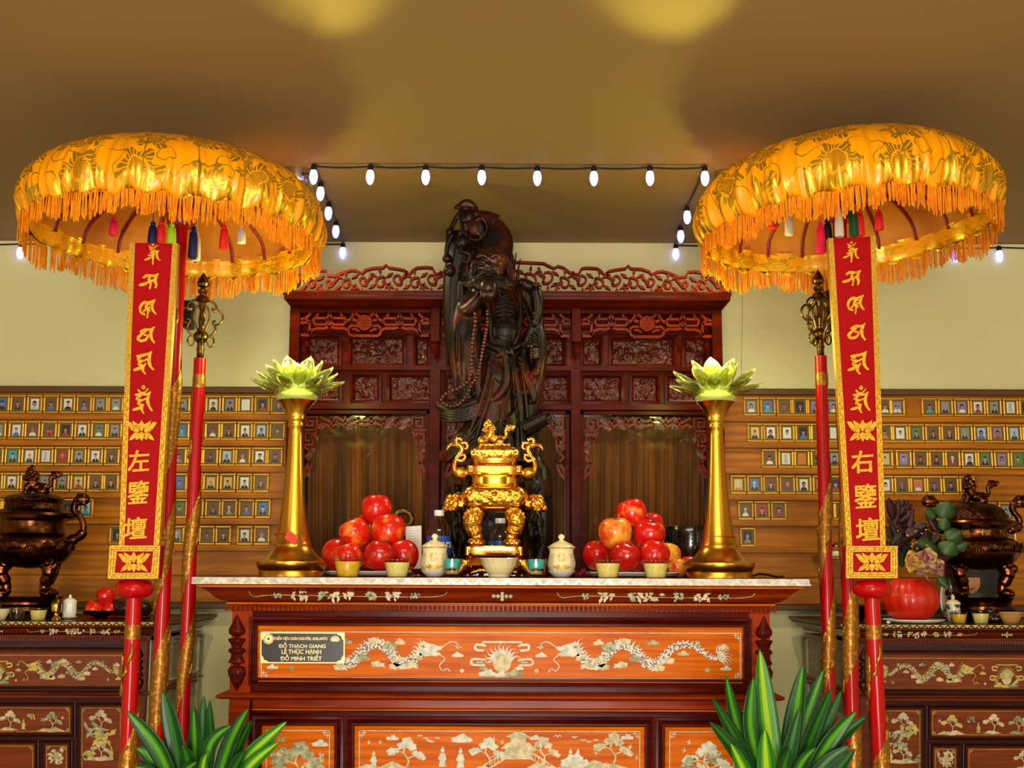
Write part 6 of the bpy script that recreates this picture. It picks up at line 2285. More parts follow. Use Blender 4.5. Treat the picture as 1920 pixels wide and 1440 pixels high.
AP = apple_mesh()
SKINS = [('c9130d', 'e2741a', .58, .86), ('d31c0e', 'f0962a', .5, .74), ('b8100c', 'd84a16', .55, .9), ('d84214', 'f4b03a', .38, .66)]
M_ap = []
for i, (a, b, lo, hi) in enumerate(SKINS):
    M_ap.append(mat('apple skin %d' % i, a, .26, col2=b, scale=1.3 if i != 2 else 2.2, lo=lo, hi=hi, coat=.3, rnd=1, detail=3, spec=.4))
ap_flesh = {}


def apple(u, v, Y, rpx, skin, label, group, rot=(0, 0, 0)):
    """u, v: picture centre of the fruit"""
    k = rpx * sc(Y, v)
    c = at(u, v, Y)
    R = Euler(rot).to_matrix()
    loc = c - R @ Vector((0, 0, .92 * k))
    t = thing('apple', loc, label, 'apple', group)
    t.rotation_euler = rot
    if skin not in ap_flesh:
        ap_flesh[skin] = AP.build('skin', M_ap[skin], t, smooth=180, local=True)
        st = MB().tube([(0, 0, 1.5), (.04, .02, 1.75), (.12, .05, 2.0)], [.045, .04, .055], 6)
        ap_flesh['stem'] = st.build('stem', M_stem, t, smooth=180, local=True)
        if skin != 0:
            pass
        ap_flesh[skin].scale = (k,) * 3
        ap_flesh['stem'].scale = (k,) * 3
    else:
        dup(ap_flesh[skin], parent=t, scale=k)
        dup(ap_flesh['stem'], parent=t, scale=k)
    return t


def plate(u, Y, w, label, z0=None, rise=9, m=None):
    z0 = ZT if z0 is None else z0
    k = sc(Y, 1075)
    c = at(u, 1075, Y)
    o = MB().lathe([(w * .3 * k, 0), (w * .62 * k, 0), (w * .84 * k, 1. * k), (w * .95 * k, 3.4 * k), (w * k, rise * k), (w * .99 * k, (rise + 1.2) * k), (w * .93 * k, 5 * k), (w * .8 * k, 3 * k), (.1 * k, 2.6 * k)], (c.x, Y, z0), 56).build('plate', m or M_white, smooth=60)
    return tag(o, label, 'plate')


GA = 'apples piled on the plate left of the gold censer'
GB = 'apples piled on the plate right of the gold censer'
YA = 3.69


def settle(pile, Y):
    """slide the fruits of a pile back and forth until none presses into another"""
    P = [list(q) for q in pile]
    for it in range(400):
        moved = False
        C = [at(q[0], q[1], Y + q[2]) for q in P]
        for i in range(len(P)):
            for j in range(i):
                need = (P[i][3] + P[j][3]) * sc(Y, 1000) * .985
                d = (C[i] - C[j]).length
                if d < need:
                    s = 1 if P[i][2] > P[j][2] or (P[i][2] == P[j][2] and i > j) else -1
                    e = min(.004, need - d)
                    P[i][2] = max(-.1, min(.16, P[i][2] + s * e))
                    P[j][2] = max(-.1, min(.16, P[j][2] - s * e))
                    moved = True
        if not moved:
            break
    return P


plate(694, YA, 88, 'white plate under the apple pile near the water bottle')
AL = [(634, 1042, .03, 30, 0, 'red apple at the outer end of the pile beside the brass lamp foot'),
      (654, 1046, -.07, 28, 1, 'yellow-flushed apple behind the cup of clear yellow jelly'),
      (713, 1043, -.06, 29, 2, 'dull red apple between the two jelly cups, bottom of its pile'),
      (758, 1042, -.04, 29, 0, 'glossy red apple at the bottom of the pile beside the lidded cream cup'),
      (690, 1040, .1, 28, 0, 'red apple hidden deep at the back of the bottle-side pile'),
      (666, 1001, -.02, 29, 1, 'speckled red apple, second layer, below the topmost apple near brass lamp'),
      (729, 996, -.04, 32, 1, 'apple with a bright yellow patch, second layer near the bottle'),
      (694, 990, .09, 27, 0, 'red apple peeping out behind the second layer of the pile'),
      (707, 956, -.01, 28.5, 0, 'plain bright red apple topmost on the pile beside the water bottle')]
for u, v, d, r, s, lab in settle(AL, YA):
    apple(u, v, YA + d, r, s, lab, GA, (rng.uniform(-.5, .5), rng.uniform(-.4, .4), rng.uniform(0, 6)))
plate(1184, YA, 92, 'white plate under the apple pile near the black singing bowl')
AR = [(1120, 1040, .0, 27, 2, 'red apple at the near-cup end of the pile beside the cream cup'),
      (1173, 1042, -.07, 28, 2, 'streaky red apple bottom centre between the two pale jelly cups'),
      (1228, 1040, -.04, 28, 0, 'red apple behind the jelly cup closest to the singing bowl'),
      (1252, 1042, .06, 26, 3, 'orange apple at the pile edge closest to the singing bowl'),
      (1194, 1040, .1, 28, 0, 'red apple deep at the back of the bowl-side pile'),
      (1155, 999, -.03, 31, 3, 'orange-yellow apple in the second layer of the bowl-side pile'),
      (1218, 1002, -.03, 30, 0, 'large red apple, second layer, next to the singing bowl'),
      (1222, 984, .09, 24, 0, 'red apple peeping over the second layer next to the singing bowl'),
      (1186, 962, -.01, 28.5, 1, 'red apple with yellow streak topmost on the bowl-side pile')]
for u, v, d, r, s, lab in settle(AR, YA):
    apple(u, v, YA + d, r, s, lab, GB, (rng.uniform(-.5, .5), rng.uniform(-.4, .4), rng.uniform(0, 6)))
apple(1294, 1062, 3.78, 22, 0, 'red apple lying on the altar behind the plate under the singing bowl', None)
apple(1272, 1064, 3.74, 19, 3, 'orange fruit on the altar tucked behind the white plate edge', None)

# jelly in clear cups
jc = None


def jelly_cup(u, Y, z, kpx, label, filling, group, v=1075):
    k = kpx * sc(Y, v)
    c = at(u, v, Y)
    t = thing('jelly_cup', (c.x, Y, z), label, 'dessert cup', group)
    MB().lathe([(.2 * k, 0), (19 * k, 0), (20 * k, 2 * k), (26.5 * k, 31 * k), (28.5 * k, 33 * k), (28.5 * k, 34.5 * k)], n=40, cap=False).build('cup', M_plast, t, local=True)
    m = MB().lathe([(.2 * k, .7 * k), (18.4 * k, .7 * k), (19.2 * k, 3 * k), (24.4 * k, 27 * k), (24 * k, 28.5 * k), (.2 * k, 28.8 * k)], n=36)
    m.build('jelly', filling, t, local=True)
    MB().lathe([(.2 * k, 35 * k), (27 * k, 35 * k), (29 * k, 34 * k), (29.3 * k, 33 * k), (29.3 * k, 35.5 * k), (27 * k, 36.4 * k)], n=40, cap=False).build('lid', M_plast, t, local=True)
    return t


M_jclear = mat('clear yellow jelly', 'e6b21a', .25, col2='f0cc3c', scale=60, trl=.3)
jelly_cup(653, 3.45, ZT, 1, 'clear cup of deep yellow jelly near the brass lamp with the red tag', M_jclear, 'jelly cups on the altar front')
jelly_cup(746, 3.45, ZT, .95, 'clear cup of pale yellow jelly below the yellow-patched apple', M_jellyp, 'jelly cups on the altar front')
jelly_cup(1141, 3.45, ZT, .94, 'cup of pale yellow jelly by the lidded cream cup near singing bowl', M_jellyp, 'jelly cups on the altar front')
jelly_cup(1231, 3.45, ZT, .94, 'cup of pale yellow jelly on the altar edge nearest the singing bowl', M_jellyp, 'jelly cups on the altar front')


# cream lidded cups on saucers, gold character and lotus on the front
def lidded_cup(u, Y, label):
    k = sc(Y, 1050)
    c = at(u, 1060, Y)
    t = thing('lidded_cup', (c.x, Y, ZT + 5.2 * k), label, 'tea cup', 'cream lidded cups beside the gold censer')
    cup = MB().lathe(prof_px(k, [(.2, 0), (15, 0), (18, 1), (19, 4), (24, 9), (26.5, 17), (26.5, 23), (24, 33), (22.5, 42), (23.5, 48), (24.5, 49), (22, 49)]), n=48).build('cup', M_ivory, t, smooth=50, local=True)
    MB().lathe(prof_px(k, [(22, 48.5), (26, 49.5), (26.2, 51), (24, 53), (17, 58), (9, 62), (5, 63.5), (4, 66), (6.5, 69), (6, 72.5), (3, 75), (.2, 76)]), n=48).build('lid', M_ivory, t, smooth=50, local=True)
    MB().lathe(prof_px(k, [(25.6, 49.2), (26.6, 49.8), (26.6, 51), (25.6, 51.2)]), n=48, cap=False).build('gilt_band', M_gpaint, t, smooth=50, local=True)

    def on_cup(pts, off=.25):
        """wrap flat marks round the cup"""
        out = []
        for x, z in pts:
            r = 26.6 - .012 * (z - 20) ** 2 * .55 + off
            a = x / 25.
            out.append(Vector((r * math.sin(a) * k, -r * math.cos(a) * k, z * k)))
        return out
    m = MB()
    tx = text('佛', 17, 0, .25)
    if tx.v:
        o = MB()
        P = on_cup([(p[0], p[2] + 33) for p in tx.v], .5)
        o.add(P, tx.f)
        o.build('gilt_character', M_gpaint, t, smooth=0, local=True)
    for (x, z, a, L, w) in ((0, 15, 0, 9, 4), (-6, 15, -.6, 9, 4), (6, 15, .6, 9, 4), (-11, 13.5, -1.15, 9, 3.6), (11, 13.5, 1.15, 9, 3.6), (-6, 12, -1.9, 7, 3.4), (6, 12, 1.9, 7, 3.4), (0, 11, PI, 6, 4)):
        lp = [(x + (L / 2) * math.sin(q) * 0 + (math.cos(a) * w * .5 * math.cos(q) + math.sin(a) * L * .5 * math.sin(q)), z + (-math.sin(a) * w * .5 * math.cos(q) + math.cos(a) * L * .5 * math.sin(q))) for q in [2 * PI * i / 12 for i in range(12)]]
        m.add(on_cup(lp, .6 + abs(x) * .01), [tuple(range(12))])
    m.build('gilt_lotus', M_gpaint, t, smooth=0, local=True)
    m = MB()                                # small rows of writing round the sides
    for s in (-1, 1):
        for i in range(4):
            for j in range(9):
                x, z = s * (17 + i * 3.2), 9 + j * 3.6
                m.add(on_cup([(x - .8, z - 1), (x + .8, z - 1), (x + .8, z + 1), (x - .8, z + 1)], .35), [(0, 1, 2, 3)])
    m.build('sutra_lettering', mat('brown ink', '8a7440', .5), t, smooth=0, local=True)
    return t


def saucer(u, Y, label, k0=1):
    k = sc(Y, 1060) * k0
    c = at(u, 1060, Y)
    o = MB().lathe(prof_px(k, [(.2, 0), (14, 0), (16, 2), (22, 8), (26, 13), (25, 13.4), (20, 8.5), (14, 5.2), (.2, 5)]), (c.x, Y, ZT), 48, fn=lambda a, z: 1 + .03 * math.sin(16 * a) * (z / (13 * k))).build('saucer', M_white, smooth=60)
    return tag(o, label, 'saucer', 'white fluted saucers')


saucer(816, 3.5, 'fluted white saucer under the lidded cup beside the water bottle')
saucer(1054, 3.5, 'fluted white saucer under the lidded cup beside dark red petals')
lidded_cup(816, 3.5, 'cream lidded cup with gold lotus standing before the tall water bottle')
lidded_cup(1054, 3.5, 'cream lidded cup with gold lotus beside the statue base and fallen petals')


# votive candles: turquoise labels in clear tumblers
def votive(u, label):
    Y = 3.46
    k = sc(Y, 1065)
    c = at(u, 1065, Y)
    t = thing('votive_candle', (c.x, Y, ZT), label, 'candle', 'turquoise-labelled votive candles')
    MB().lathe(prof_px(k, [(.2, 0), (15, 0), (16, 1), (20.5, 34), (20.5, 34.6)]), n=40, cap=False).build('tumbler', M_glassw, t, local=True)
    MB().lathe(prof_px(k, [(.2, 16), (14.5, 16), (15.5, 18), (15.5, 32), (14.5, 33.5), (.2, 33)]), n=36).build('candle_tin', M_teal, t, local=True)
    m = MB()
    for j, (x0, x1, z0, z1) in enumerate(((-3, 3, 18.5, 22), (-4.5, 4.5, 23, 24), (-4, 4, 25, 26), (-2.5, 2.5, 27, 30))):
        vs = []
        for i in range(9):
            a = (x0 + (x1 - x0) * i / 8) / 15.7
            for z in (z0, z1):
                vs.append((15.7 * k * math.sin(a), -15.7 * k * math.cos(a), z * k))
        m.add(vs, [(2 * i, 2 * i + 2, 2 * i + 3, 2 * i + 1) for i in range(8)])
    m.build('label_print', M_paper, t, smooth=0, local=True)
    MB().lathe(prof_px(k, [(.2, 6), (12, 6), (13, 9), (12, 12), (.2, 13)]), n=30).build('wax', mat('candle wax', 'c9a35a', .35, trl=.3), t, local=True)
    return t


votive(849, 'turquoise votive candle in a tumbler nearest the tall water bottle')
votive(1006, 'turquoise votive candle in a tumbler nearest the fallen dark red petals')

# swirled cream bowl in front of the censer
k = sc(3.44, 1060)
c = at(937, 1060, 3.44)
o = MB().lathe(prof_px(k, [(.2, 0), (19, 0), (19.5, 3), (18, 4), (24, 10), (31, 22), (34, 33), (36, 35), (35, 36), (32.5, 33), (29, 22), (22, 11), (.2, 7)]), (c.x, 3.44, ZT), 64, fn=lambda a, z: 1 + .022 * math.sin(18 * a + z * 60)).build('bowl', M_cream, smooth=60)
tag(o, 'cream porcelain bowl with swirled ribs in front of the gold censer', 'bowl')


# bottled water
def bottle(u, Y, label, word, top_v):
    k = sc(Y, 1010)
    c = at(u, 1000, Y)
    t = thing('water_bottle', (c.x, Y, ZT), label, 'bottle', 'small bottles of drinking water')
    H = (at(u, top_v, Y).z - at(u, 1080, Y).z) / k
    s = H / 128
    body = [(.2, 0), (18, 0), (21, 2), (22, 6), (21, 14), (22, 20), (21, 26), (22, 32), (21.4, 40), (22.4, 41), (22.4, 78), (21.8, 80), (22, 86), (19, 97), (13, 108), (9, 114), (8.4, 118), (8.4, 124)]
    MB().lathe([(r * k, z * k * s) for r, z in body], n=40).build('bottle_body', M_glassw, t, smooth=40, local=True)
    MB().lathe([(r * k, z * k * s) for r, z in ((9.2, 117), (9.6, 118), (9.6, 127), (8.6, 128), (.2, 128))], n=30).build('cap', M_white, t, local=True)
    MB().lathe([(r * k, z * k * s) for r, z in ((22.6, 41), (22.8, 42), (22.8, 77), (22.6, 78))], n=40, cap=False).build('label', M_blue, t, local=True)
    tx = text(word, 22, 0, .3)
    tx.v = [(23.1 * k * math.sin((x + 2) / 22.8), -23.1 * k * math.cos((x + 2) / 22.8), (z + 61) * k * s) for x, y, z in tx.v]
    tx.build('label_lettering', M_paper, t, smooth=0, local=True)
    m = MB()
    for j in range(5):
        vs = []
        for i in range(11):
            a = (-14 + 28 * i / 10) / 22.8
            for z in (44 + j * 1.6, 44.7 + j * 1.6):
                vs.append((23 * k * math.sin(a), -23 * k * math.cos(a), z * k * s))
        m.add(vs, [(2 * i, 2 * i + 2, 2 * i + 3, 2 * i + 1) for i in range(10)])
    m.build('label_small_print', M_paper, t, smooth=0, local=True)
    return t


bottle(824, 3.62, 'clear water bottle with blue label standing behind the lidded cream cup', 'niagara', 955)
bottle(939, 3.72, 'clear water bottle with blue label between the gold censer legs', 'niagara', 970)

# black singing bowl with raised writing
k = sc(3.9, 1020)
c = at(1296, 1020, 3.9)
zb_ = at(1296, 1066, 3.9).z
zb_ = max(zb_, ZT)
st = tag(MB().lathe(prof_px(k, [(.2, 0), (34, 0), (40, 4), (36, 10), (44, 16), (30, 20), (.2, 20)]), (c.x, 3.9, ZT), 48).build('bowl_cushion', mat('dark red cushion', '5e0d10', .8), smooth=60), 'dark cushion under the black singing bowl on the altar', 'cushion')
sb = thing('singing_bowl', (c.x, 3.9, ZT + 18 * k), 'black singing bowl with raised lettering beside the brass lamp foot', 'singing bowl')
MB().lathe(prof_px(k, [(.2, 0), (24, 1), (38, 8), (45, 20), (48, 40), (48, 62), (47, 74), (46, 76), (44, 75), (45, 60), (42, 24), (30, 10), (.2, 6)]), n=56).build('bowl', M_black, sb, smooth=60, local=True)
m = MB()
for j in range(7):
    for i in range(34):
        a = 2 * PI * i / 34
        r = (48.6 if j > 2 else 45 + j * 1.6)
        z = 24 + j * 7
        m.ell((r * k * math.cos(a), r * k * math.sin(a), z * k), (1.3 * k, 1.3 * k, 2 * k), 6)
m.build('raised_lettering', mat('rubbed brass lettering', '2a2114', .35, .6), sb, smooth=60, local=True)

# card, gilded disc, petals, lamp flex, gold incense dishes
YK = 3.84
cd = thing('card', (at(776, 1030, YK).x, YK, ZT), 'white printed card propped between the apple pile and the water bottle', 'card')
Mk = lambda u, v, y: at(u, v, YK) + Vector((0, y - YK, 0))
MB().ext([[(762, 988), (791, 986), (792, 1081), (760, 1081)]], YK, YK + .002, Mk).build('paper', M_paper, cd, smooth=0)
m = MB()
for j in range(7):
    strokes(m, [([(767, 996 + j * 5), (767 + 20 - (j * 7) % 9, 995.6 + j * 5)], 1)], YK - .0005, YK + .0003, Mk)
m.build('printed_lines', mat('faded ink', 'c8c0b4', .7), cd, smooth=0)
Yw = 4.06
gw = thing('gilded_wheel', (at(757, 975, Yw).x, Yw, ZT), 'dark gilded wreath ornament behind the apple pile near the bottle', 'ornament')
m = MB()
for i in range(26):
    a = 2 * PI * i / 26
    p = at(757 + 16 * math.cos(a), 974 + 14 * math.sin(a), Yw)
    m.ell(p, (.011, .009, .009), 8)
m.tube([at(757 + 16 * math.cos(a), 974 + 14 * math.sin(a), Yw) for a in [2 * PI * i / 24 for i in range(25)]], .007, 8)
m.build('wreath', mat('dull gilding', '8a6420', .35, .8, col2='3c2a10', scale=50), gw, smooth=180)
MB().tube([at(757, 989, Yw), Vector((at(757, 989, Yw).x, Yw, ZT))], .006, 10).build('stem', M_oldbrass, gw)
MB().lathe([(.03, 0), (.028, .008), (.01, .014)], (at(757, 989, Yw).x, Yw, ZT), 24).build('base', M_oldbrass, gw)

m = MB()
Mp_ = mat('wilted dark red petal', '5e0a26', .6, col2='8a1c34', scale=30)
c = at(1088, 1074, 3.52)
pr_ = random.Random(3)
pt = thing('fallen_petals', (c.x, 3.52, ZT), 'wilted dark red petals lying beside the saucer of the lidded cup', 'petals')
for i in range(5):
    a = i * 1.3
    m = MB()
    base = Vector((c.x + .016 * math.cos(a), 3.52 + .012 * math.sin(a), ZT + .004))
    rings = []
    L = .034
    for t in [q / 8 for q in range(9)]:
        w = .012 * math.sin(PI * min(.97, t + .05))
        x = base + Vector((math.cos(a) * L * (t - .5), math.sin(a) * L * (t - .5), .022 * t * t + .004 * math.sin(5 * t + i)))
        s_ = Vector((-math.sin(a), math.cos(a), .2))
        rings.append([x - s_ * w, x + Vector((0, 0, -.003)), x + s_ * w, x + Vector((0, 0, .0015))])
    m.loft(rings)
    m.build('petal', Mp_, pt, smooth=60)
fx = MB().tube([(at(1410, 1076, 3.66).x, 3.66, ZT + .006), (at(1425, 1076, 3.68).x, 3.68, ZT + .012), (at(1440, 1076, 3.7).x, 3.7, ZT + .01), (at(1456, 1079, 3.74).x, 3.74, ZT + .004), (at(1470, 1079, 3.9).x, 3.9, ZT + .004)], .0034, 8)
tag(fx.build('power_cord', M_ablack, smooth=180), 'thin black lamp flex trailing from the brass foot by the singing bowl', 'cord')


def gold_dish(u, label):
    Y = 3.55
    k = sc(Y, 1070)
    c = at(u, 1070, Y)
    o = MB().lathe(prof_px(k, [(.2, 0), (7, 0), (8, 2), (6, 4), (11, 9), (14, 15), (13, 15.5), (9, 9), (.2, 6)]), (c.x, Y, ZT), 32, fn=lambda a, z: 1 + .1 * math.sin(8 * a) * (z > 5 * k)).build('lotus_dish', M_gold, smooth=60)
    return tag(o, label, 'dish', 'little gilt lotus dishes')


gold_dish(786, 'small gilt lotus dish between the apple plate and lidded cup')
gold_dish(878, 'small gilt lotus dish between the votive candle and censer foot near bottle')
gold_dish(979, 'small gilt lotus dish between cream bowl and the other votive candle')

# ---------------------------------------------------------------- bronze censers on the side altars
def bronze_censer(cx, base_v, Y, z0, ku, label, pr, horns, legs_v, tray, lid_lion, mirror, gold_chars):
    """pr: (half width, row) outline of bowl, neck and lid"""
    k = sc(Y, 1000)
    c = at(cx, 1000, Y)
    zoff = z0 - at(cx, base_v, Y).z
    gz_ = lambda v: at(cx, v, Y).z + zoff
    t = thing('bronze_censer', (c.x, Y, z0), label, 'incense burner', 'dark bronze censers on the side altars')
    for nm, rows, m in pr:
        MB().lathe([(r * k, gz_(v)) for r, v in rows], (c.x, Y, 0), 56).build(nm, m, t, smooth=40)
    MB().lathe([(r * k, gz_(v)) for r, v in tray], (c.x, Y, 0), 56).build('stand', M_bronze, t, smooth=40)
    vt_, vb = legs_v
    for a in (-2.66, -.48, PI / 2 + (.55 if cx > 960 else -.5)):
        m = MB()
        ca, sa = math.cos(a), math.sin(a)
        P = lambda r, v: (c.x + r * .88 * k * ca, Y + r * .88 * k * sa, gz_(v))
        h = vb - vt_
        path = spl([P(44, vt_ - 8), P(56, vt_ + h * .12), P(56, vt_ + h * .35), P(46, vt_ + h * .62), P(45, vt_ + h * .82), P(52, vb - 5)], 4)
        m.tube(path, [q * k for q in [16] * 4 + [14] * 4 + [12] * 4 + [9] * 4 + [10] * 4 + [13]], 12)
        m.ell(P(54, vb - 7), (14 * k, 14 * k, 8 * k), 14)
        for q in (-.16, 0, .16):
            m.ell((c.x + 57 * k * math.cos(a + q), Y + 57 * k * math.sin(a + q), gz_(vb - 5)), (5 * k, 5 * k, 5 * k), 8)
        m.ell(P(70, vt_ + h * .1), (8 * k, 8 * k, 8 * k), 10)
        for q in (-.2, .2):
            m.ell((c.x + 57 * k * math.cos(a + q), Y + 57 * k * math.sin(a + q), gz_(vt_)), (6 * k, 6 * k, 6 * k), 8)
        o = organic(m, 1.1 * k, 2)
        o.build('leg', M_bronze, t, smooth=180)
    for s in (-1, 1):
        m = MB()
        pts = spl([(c.x + s * u * k, Y, gz_(v)) for u, v in horns], 6)
        n = len(pts)
        m.tube(pts, [q * k for q in wlist(n, lambda x: 6 + 4 * math.sin(PI * x) * (x < .35) + 8 * max(0, x - .62))], 12)
        e = horns[-1]
        m.ell((c.x + s * e[0] * k, Y, gz_(e[1])), (15 * k, 11 * k, 12 * k), 14)
        for q in range(6):
            b_ = q * 1.05
            m.ell((c.x + s * e[0] * k + 11 * k * math.cos(b_), Y - 5 * k, gz_(e[1]) + 9 * k * math.sin(b_)), 4.5 * k, 8)
        h0 = horns[1]
        m.ell((c.x + s * h0[0] * k, Y, gz_(h0[1])), (11 * k, 10 * k, 11 * k), 12)
        organic(m, 1.1 * k, 2).build('handle', M_bronze, t, smooth=180)
    placed(LION2, lid_lion[2] * k, (at(cx + lid_lion[0], 1000, Y).x, Y, gz_(lid_lion[1])), mirror).build('lid_lion', M_bronze, t, smooth=180)
    # chased shells round the belly
    rows = pr[0][1]
    bel = max(rows)
    m = MB()
    for i in range(9):
        a = PI + PI * (i + .5) / 9
        for j in range(5):
            b_ = (j - 2) * .07
            m.tube([(c.x + (bel[0] + 1) * k * math.cos(a + b_ * q), Y + (bel[0] + 1) * k * math.sin(a + b_ * q), gz_(bel[1] - 12 + 20 * q)) for q in (.1, .5, 1)], [1.2 * k, 2.2 * k, 1.2 * k], 6)
    m.build('chased_shells', M_bronzec, t, smooth=180)
    if gold_chars:
        for u, ch in zip((-40, -3, 34), gold_chars):
            tx = text(ch, 20, .3, .3)
            tx.v = [((u + p[0]), p[1], p[2]) for p in tx.v]
            r, v = pr[1][1][2]
            q = []
            for x, y, z in tx.v:
                a = x / r
                q.append((c.x + (r + 1.2) * k * math.sin(a), Y - (r + 1.2) * k * math.cos(a), gz_(v) + z * k))
            tx.v = q
            tx.build('gilt_character', M_gpaint, t, smooth=0)
    return t


YL = 4.36
Pl = [('bowl', [(2, 1072), (40, 1068), (62, 1058), (76, 1042), (80, 1030), (78, 1022), (68, 1012), (60, 1006)], M_bronze),
      ('neck', [(60, 1007), (58, 1000), (57, 992), (58, 984), (64, 981), (78, 979), (80, 974), (78, 969), (66, 967), (60, 962)], M_bronze),
      ('lid', [(60, 966), (54, 962), (52, 956), (50, 950), (52, 946), (54, 942), (50, 938), (40, 934), (30, 932), (2, 931)], M_bronzec)]
bronze_censer(62, 1164, YL, ZSL, 1, 'dark bronze censer with a crouching lion lid beside two stacked red apples', Pl,
              [(66, 1026), (76, 1018), (92, 1008), (95, 990), (86, 972), (76, 962), (80, 946), (90, 942)], (1062, 1124),
              [(60, 1164), (62, 1156), (56, 1150), (56, 1143), (66, 1138), (66, 1134), (58, 1131), (60, 1127), (62, 1124), (2, 1124)], (0, 934, 1.12), 1, None)
YR = 4.36
Pr = [('bowl', [(2, 1072), (40, 1068), (62, 1058), (75, 1042), (78, 1030), (76, 1022), (66, 1014), (56, 1010)], M_bronze),
      ('neck', [(56, 1012), (54, 1006), (53, 1000), (55, 994), (62, 991), (70, 988), (72, 983), (70, 979), (64, 978), (60, 976)], M_bronze),
      ('lid', [(58, 978), (56, 970), (50, 958), (40, 950), (30, 946), (2, 945)], M_bronzec)]
bronze_censer(1832, 1166, YR, ZSR, 1, 'dark bronze censer with lion lid and three gold characters behind the pumpkin vase', Pr,
              [(60, 1000), (68, 992), (78, 990), (82, 976), (74, 964), (70, 954), (76, 944), (86, 942)], (1062, 1120),
              [(58, 1166), (60, 1158), (54, 1152), (62, 1144), (62, 1138), (54, 1134), (57, 1126), (60, 1121), (2, 1120)], (-2, 947, 1.12), 1, '福禄佛')

# small things on the left side altar
Yf = 4.16
apple_g = 'red apples in the dark bowl on the side altar'
kb = sc(4.3, 1150)
cb = at(193, 1150, 4.3)
tag(MB().lathe(prof_px(kb, [(.2, 0), (16, 0), (22, 3), (32, 8), (36, 14), (35, 15), (30, 9.5), (20, 6), (.2, 5)]), (cb.x, 4.3, ZSL), 40).build('fruit_bowl', M_black, smooth=60), 'shallow dark bowl holding red apples on the side altar', 'bowl')
apple(177, 1146, 4.28, 17, 1, 'yellow-flushed red apple in the dark bowl, lower one of three', apple_g, (.2, .1, 1))
apple(207, 1148, 4.29, 16, 0, 'red apple in the dark bowl half hidden by the knobbed signboard pole', apple_g, (.3, .2, 2))
apple(200, 1121, 4.29, 17, 0, 'red apple sitting on top of the other two in the dark bowl', apple_g, (-.2, .1, 3))
kk = sc(4.32, 1140)
c = at(247, 1140, 4.32)
wf = thing('wooden_fish', (c.x, 4.32, ZSL), 'dark domed wooden fish drum behind the signboard pole on the side altar', 'drum')
m = MB()
m.ell((0, 0, 20 * kk), (42 * kk, 34 * kk, 21 * kk), 28)
m.build('drum', mat('dark varnished wood', '2a140b', .25, coat=.4), wf, smooth=180, local=True)
MB().tube([(-22 * kk, -27.2 * kk, 22 * kk), (-10 * kk, -32.5 * kk, 22 * kk), (10 * kk, -32.5 * kk, 22 * kk), (22 * kk, -27.2 * kk, 22 * kk)], 1.8 * kk, 6).build('mouth_slot', M_black, wf, smooth=180, local=True)
MB().lathe(prof_px(kk, [(.2, 0), (34, 0), (38, 3), (30, 6), (.2, 6)]), n=32).build('cushion', MATS['dark red cushion'], wf, smooth=60, local=True)
jelly_cup(78, Yf, ZSL, .62, 'pale jelly cup on the side altar between clear glass and gilt stupa', M_jellyp, 'jelly cups on the side altars')
k = sc(Yf, 1160)
c = at(33, 1160, Yf)
tag(MB().lathe(prof_px(k, [(.2, 0), (11, 0), (12, 2), (15, 22), (14, 22.5), (10.5, 3), (.2, 3)]), (c.x, Yf, ZSL), 32).build('water_glass', M_glassw, smooth=40), 'clear water glass on the side altar at the foot of the bronze censer', 'glass')
c = at(4, 1160, Yf)
tag(MB().lathe(prof_px(k, [(.2, 0), (7, 0), (8, 2), (13, 12), (15, 20), (14, 20), (11, 12), (.2, 4)]), (c.x, Yf, ZSL), 32).build('offering_bowl', M_cream, smooth=50), 'small cream bowl on the side altar cut off by the picture edge', 'bowl')
c = at(107, 1150, Yf + .02)
gs = thing('gilt_stupa', (c.x, Yf + .02, ZSL), 'small gilt lidded cup on a stem beside the white ribbed cup', 'cup')
MB().lathe(prof_px(k, [(.2, 0), (9, 0), (8, 3), (4, 8), (4, 12), (9, 15), (10, 22), (10, 28), (9, 29)]), n=32).build('stem_cup', M_gold, gs, smooth=40, local=True)
MB().lathe(prof_px(k, [(10.4, 28.5), (10.6, 30), (8, 35), (4, 39), (2, 41), (2.6, 44), (1, 47), (.2, 48)]), n=32).build('lid', M_oldbrass, gs, smooth=40, local=True)
c = at(132, 1145, Yf + .06)
wc = thing('ribbed_cup', (c.x, Yf + .06, ZSL), 'white ribbed cup with knobbed lid on a saucer beside the dark fruit bowl', 'cup')
rib = lambda a, z: 1 + .025 * math.sin(18 * a)
MB().lathe(prof_px(k, [(.2, 2), (9, 2), (11, 5), (12.5, 14), (12, 28), (12.5, 33), (12, 33.5)]), n=72, fn=rib).build('cup', M_white, wc, smooth=60, local=True)
MB().lathe(prof_px(k, [(13, 33), (13.2, 34), (9, 38), (4, 40), (2.4, 41), (3, 44), (1.5, 46), (.2, 46.5)]), n=36).build('lid', M_white, wc, smooth=60, local=True)
MB().lathe(prof_px(k, [(.2, 0), (8, 0), (13, 3), (15, 5), (14.5, 5.4), (8, 2), (.2, 2)]), n=36).build('saucer', M_white, wc, smooth=60, local=True)
c = at(-2, 1140, 4.3)
tag(MB().lathe(prof_px(k, [(.2, 0), (8, 0), (13, 12), (14, 24), (10, 36), (6, 42), (7, 46), (6, 46)]), (c.x, 4.3, ZSL), 36).build('vase', mat('blue and white porcelain', 'dfe2e4', .2, col2='2a4a94', scale=40, lo=.5, hi=.56, coat=.4), smooth=60),
    'blue and white porcelain vase at the picture edge beside the bronze censer leg', 'vase')

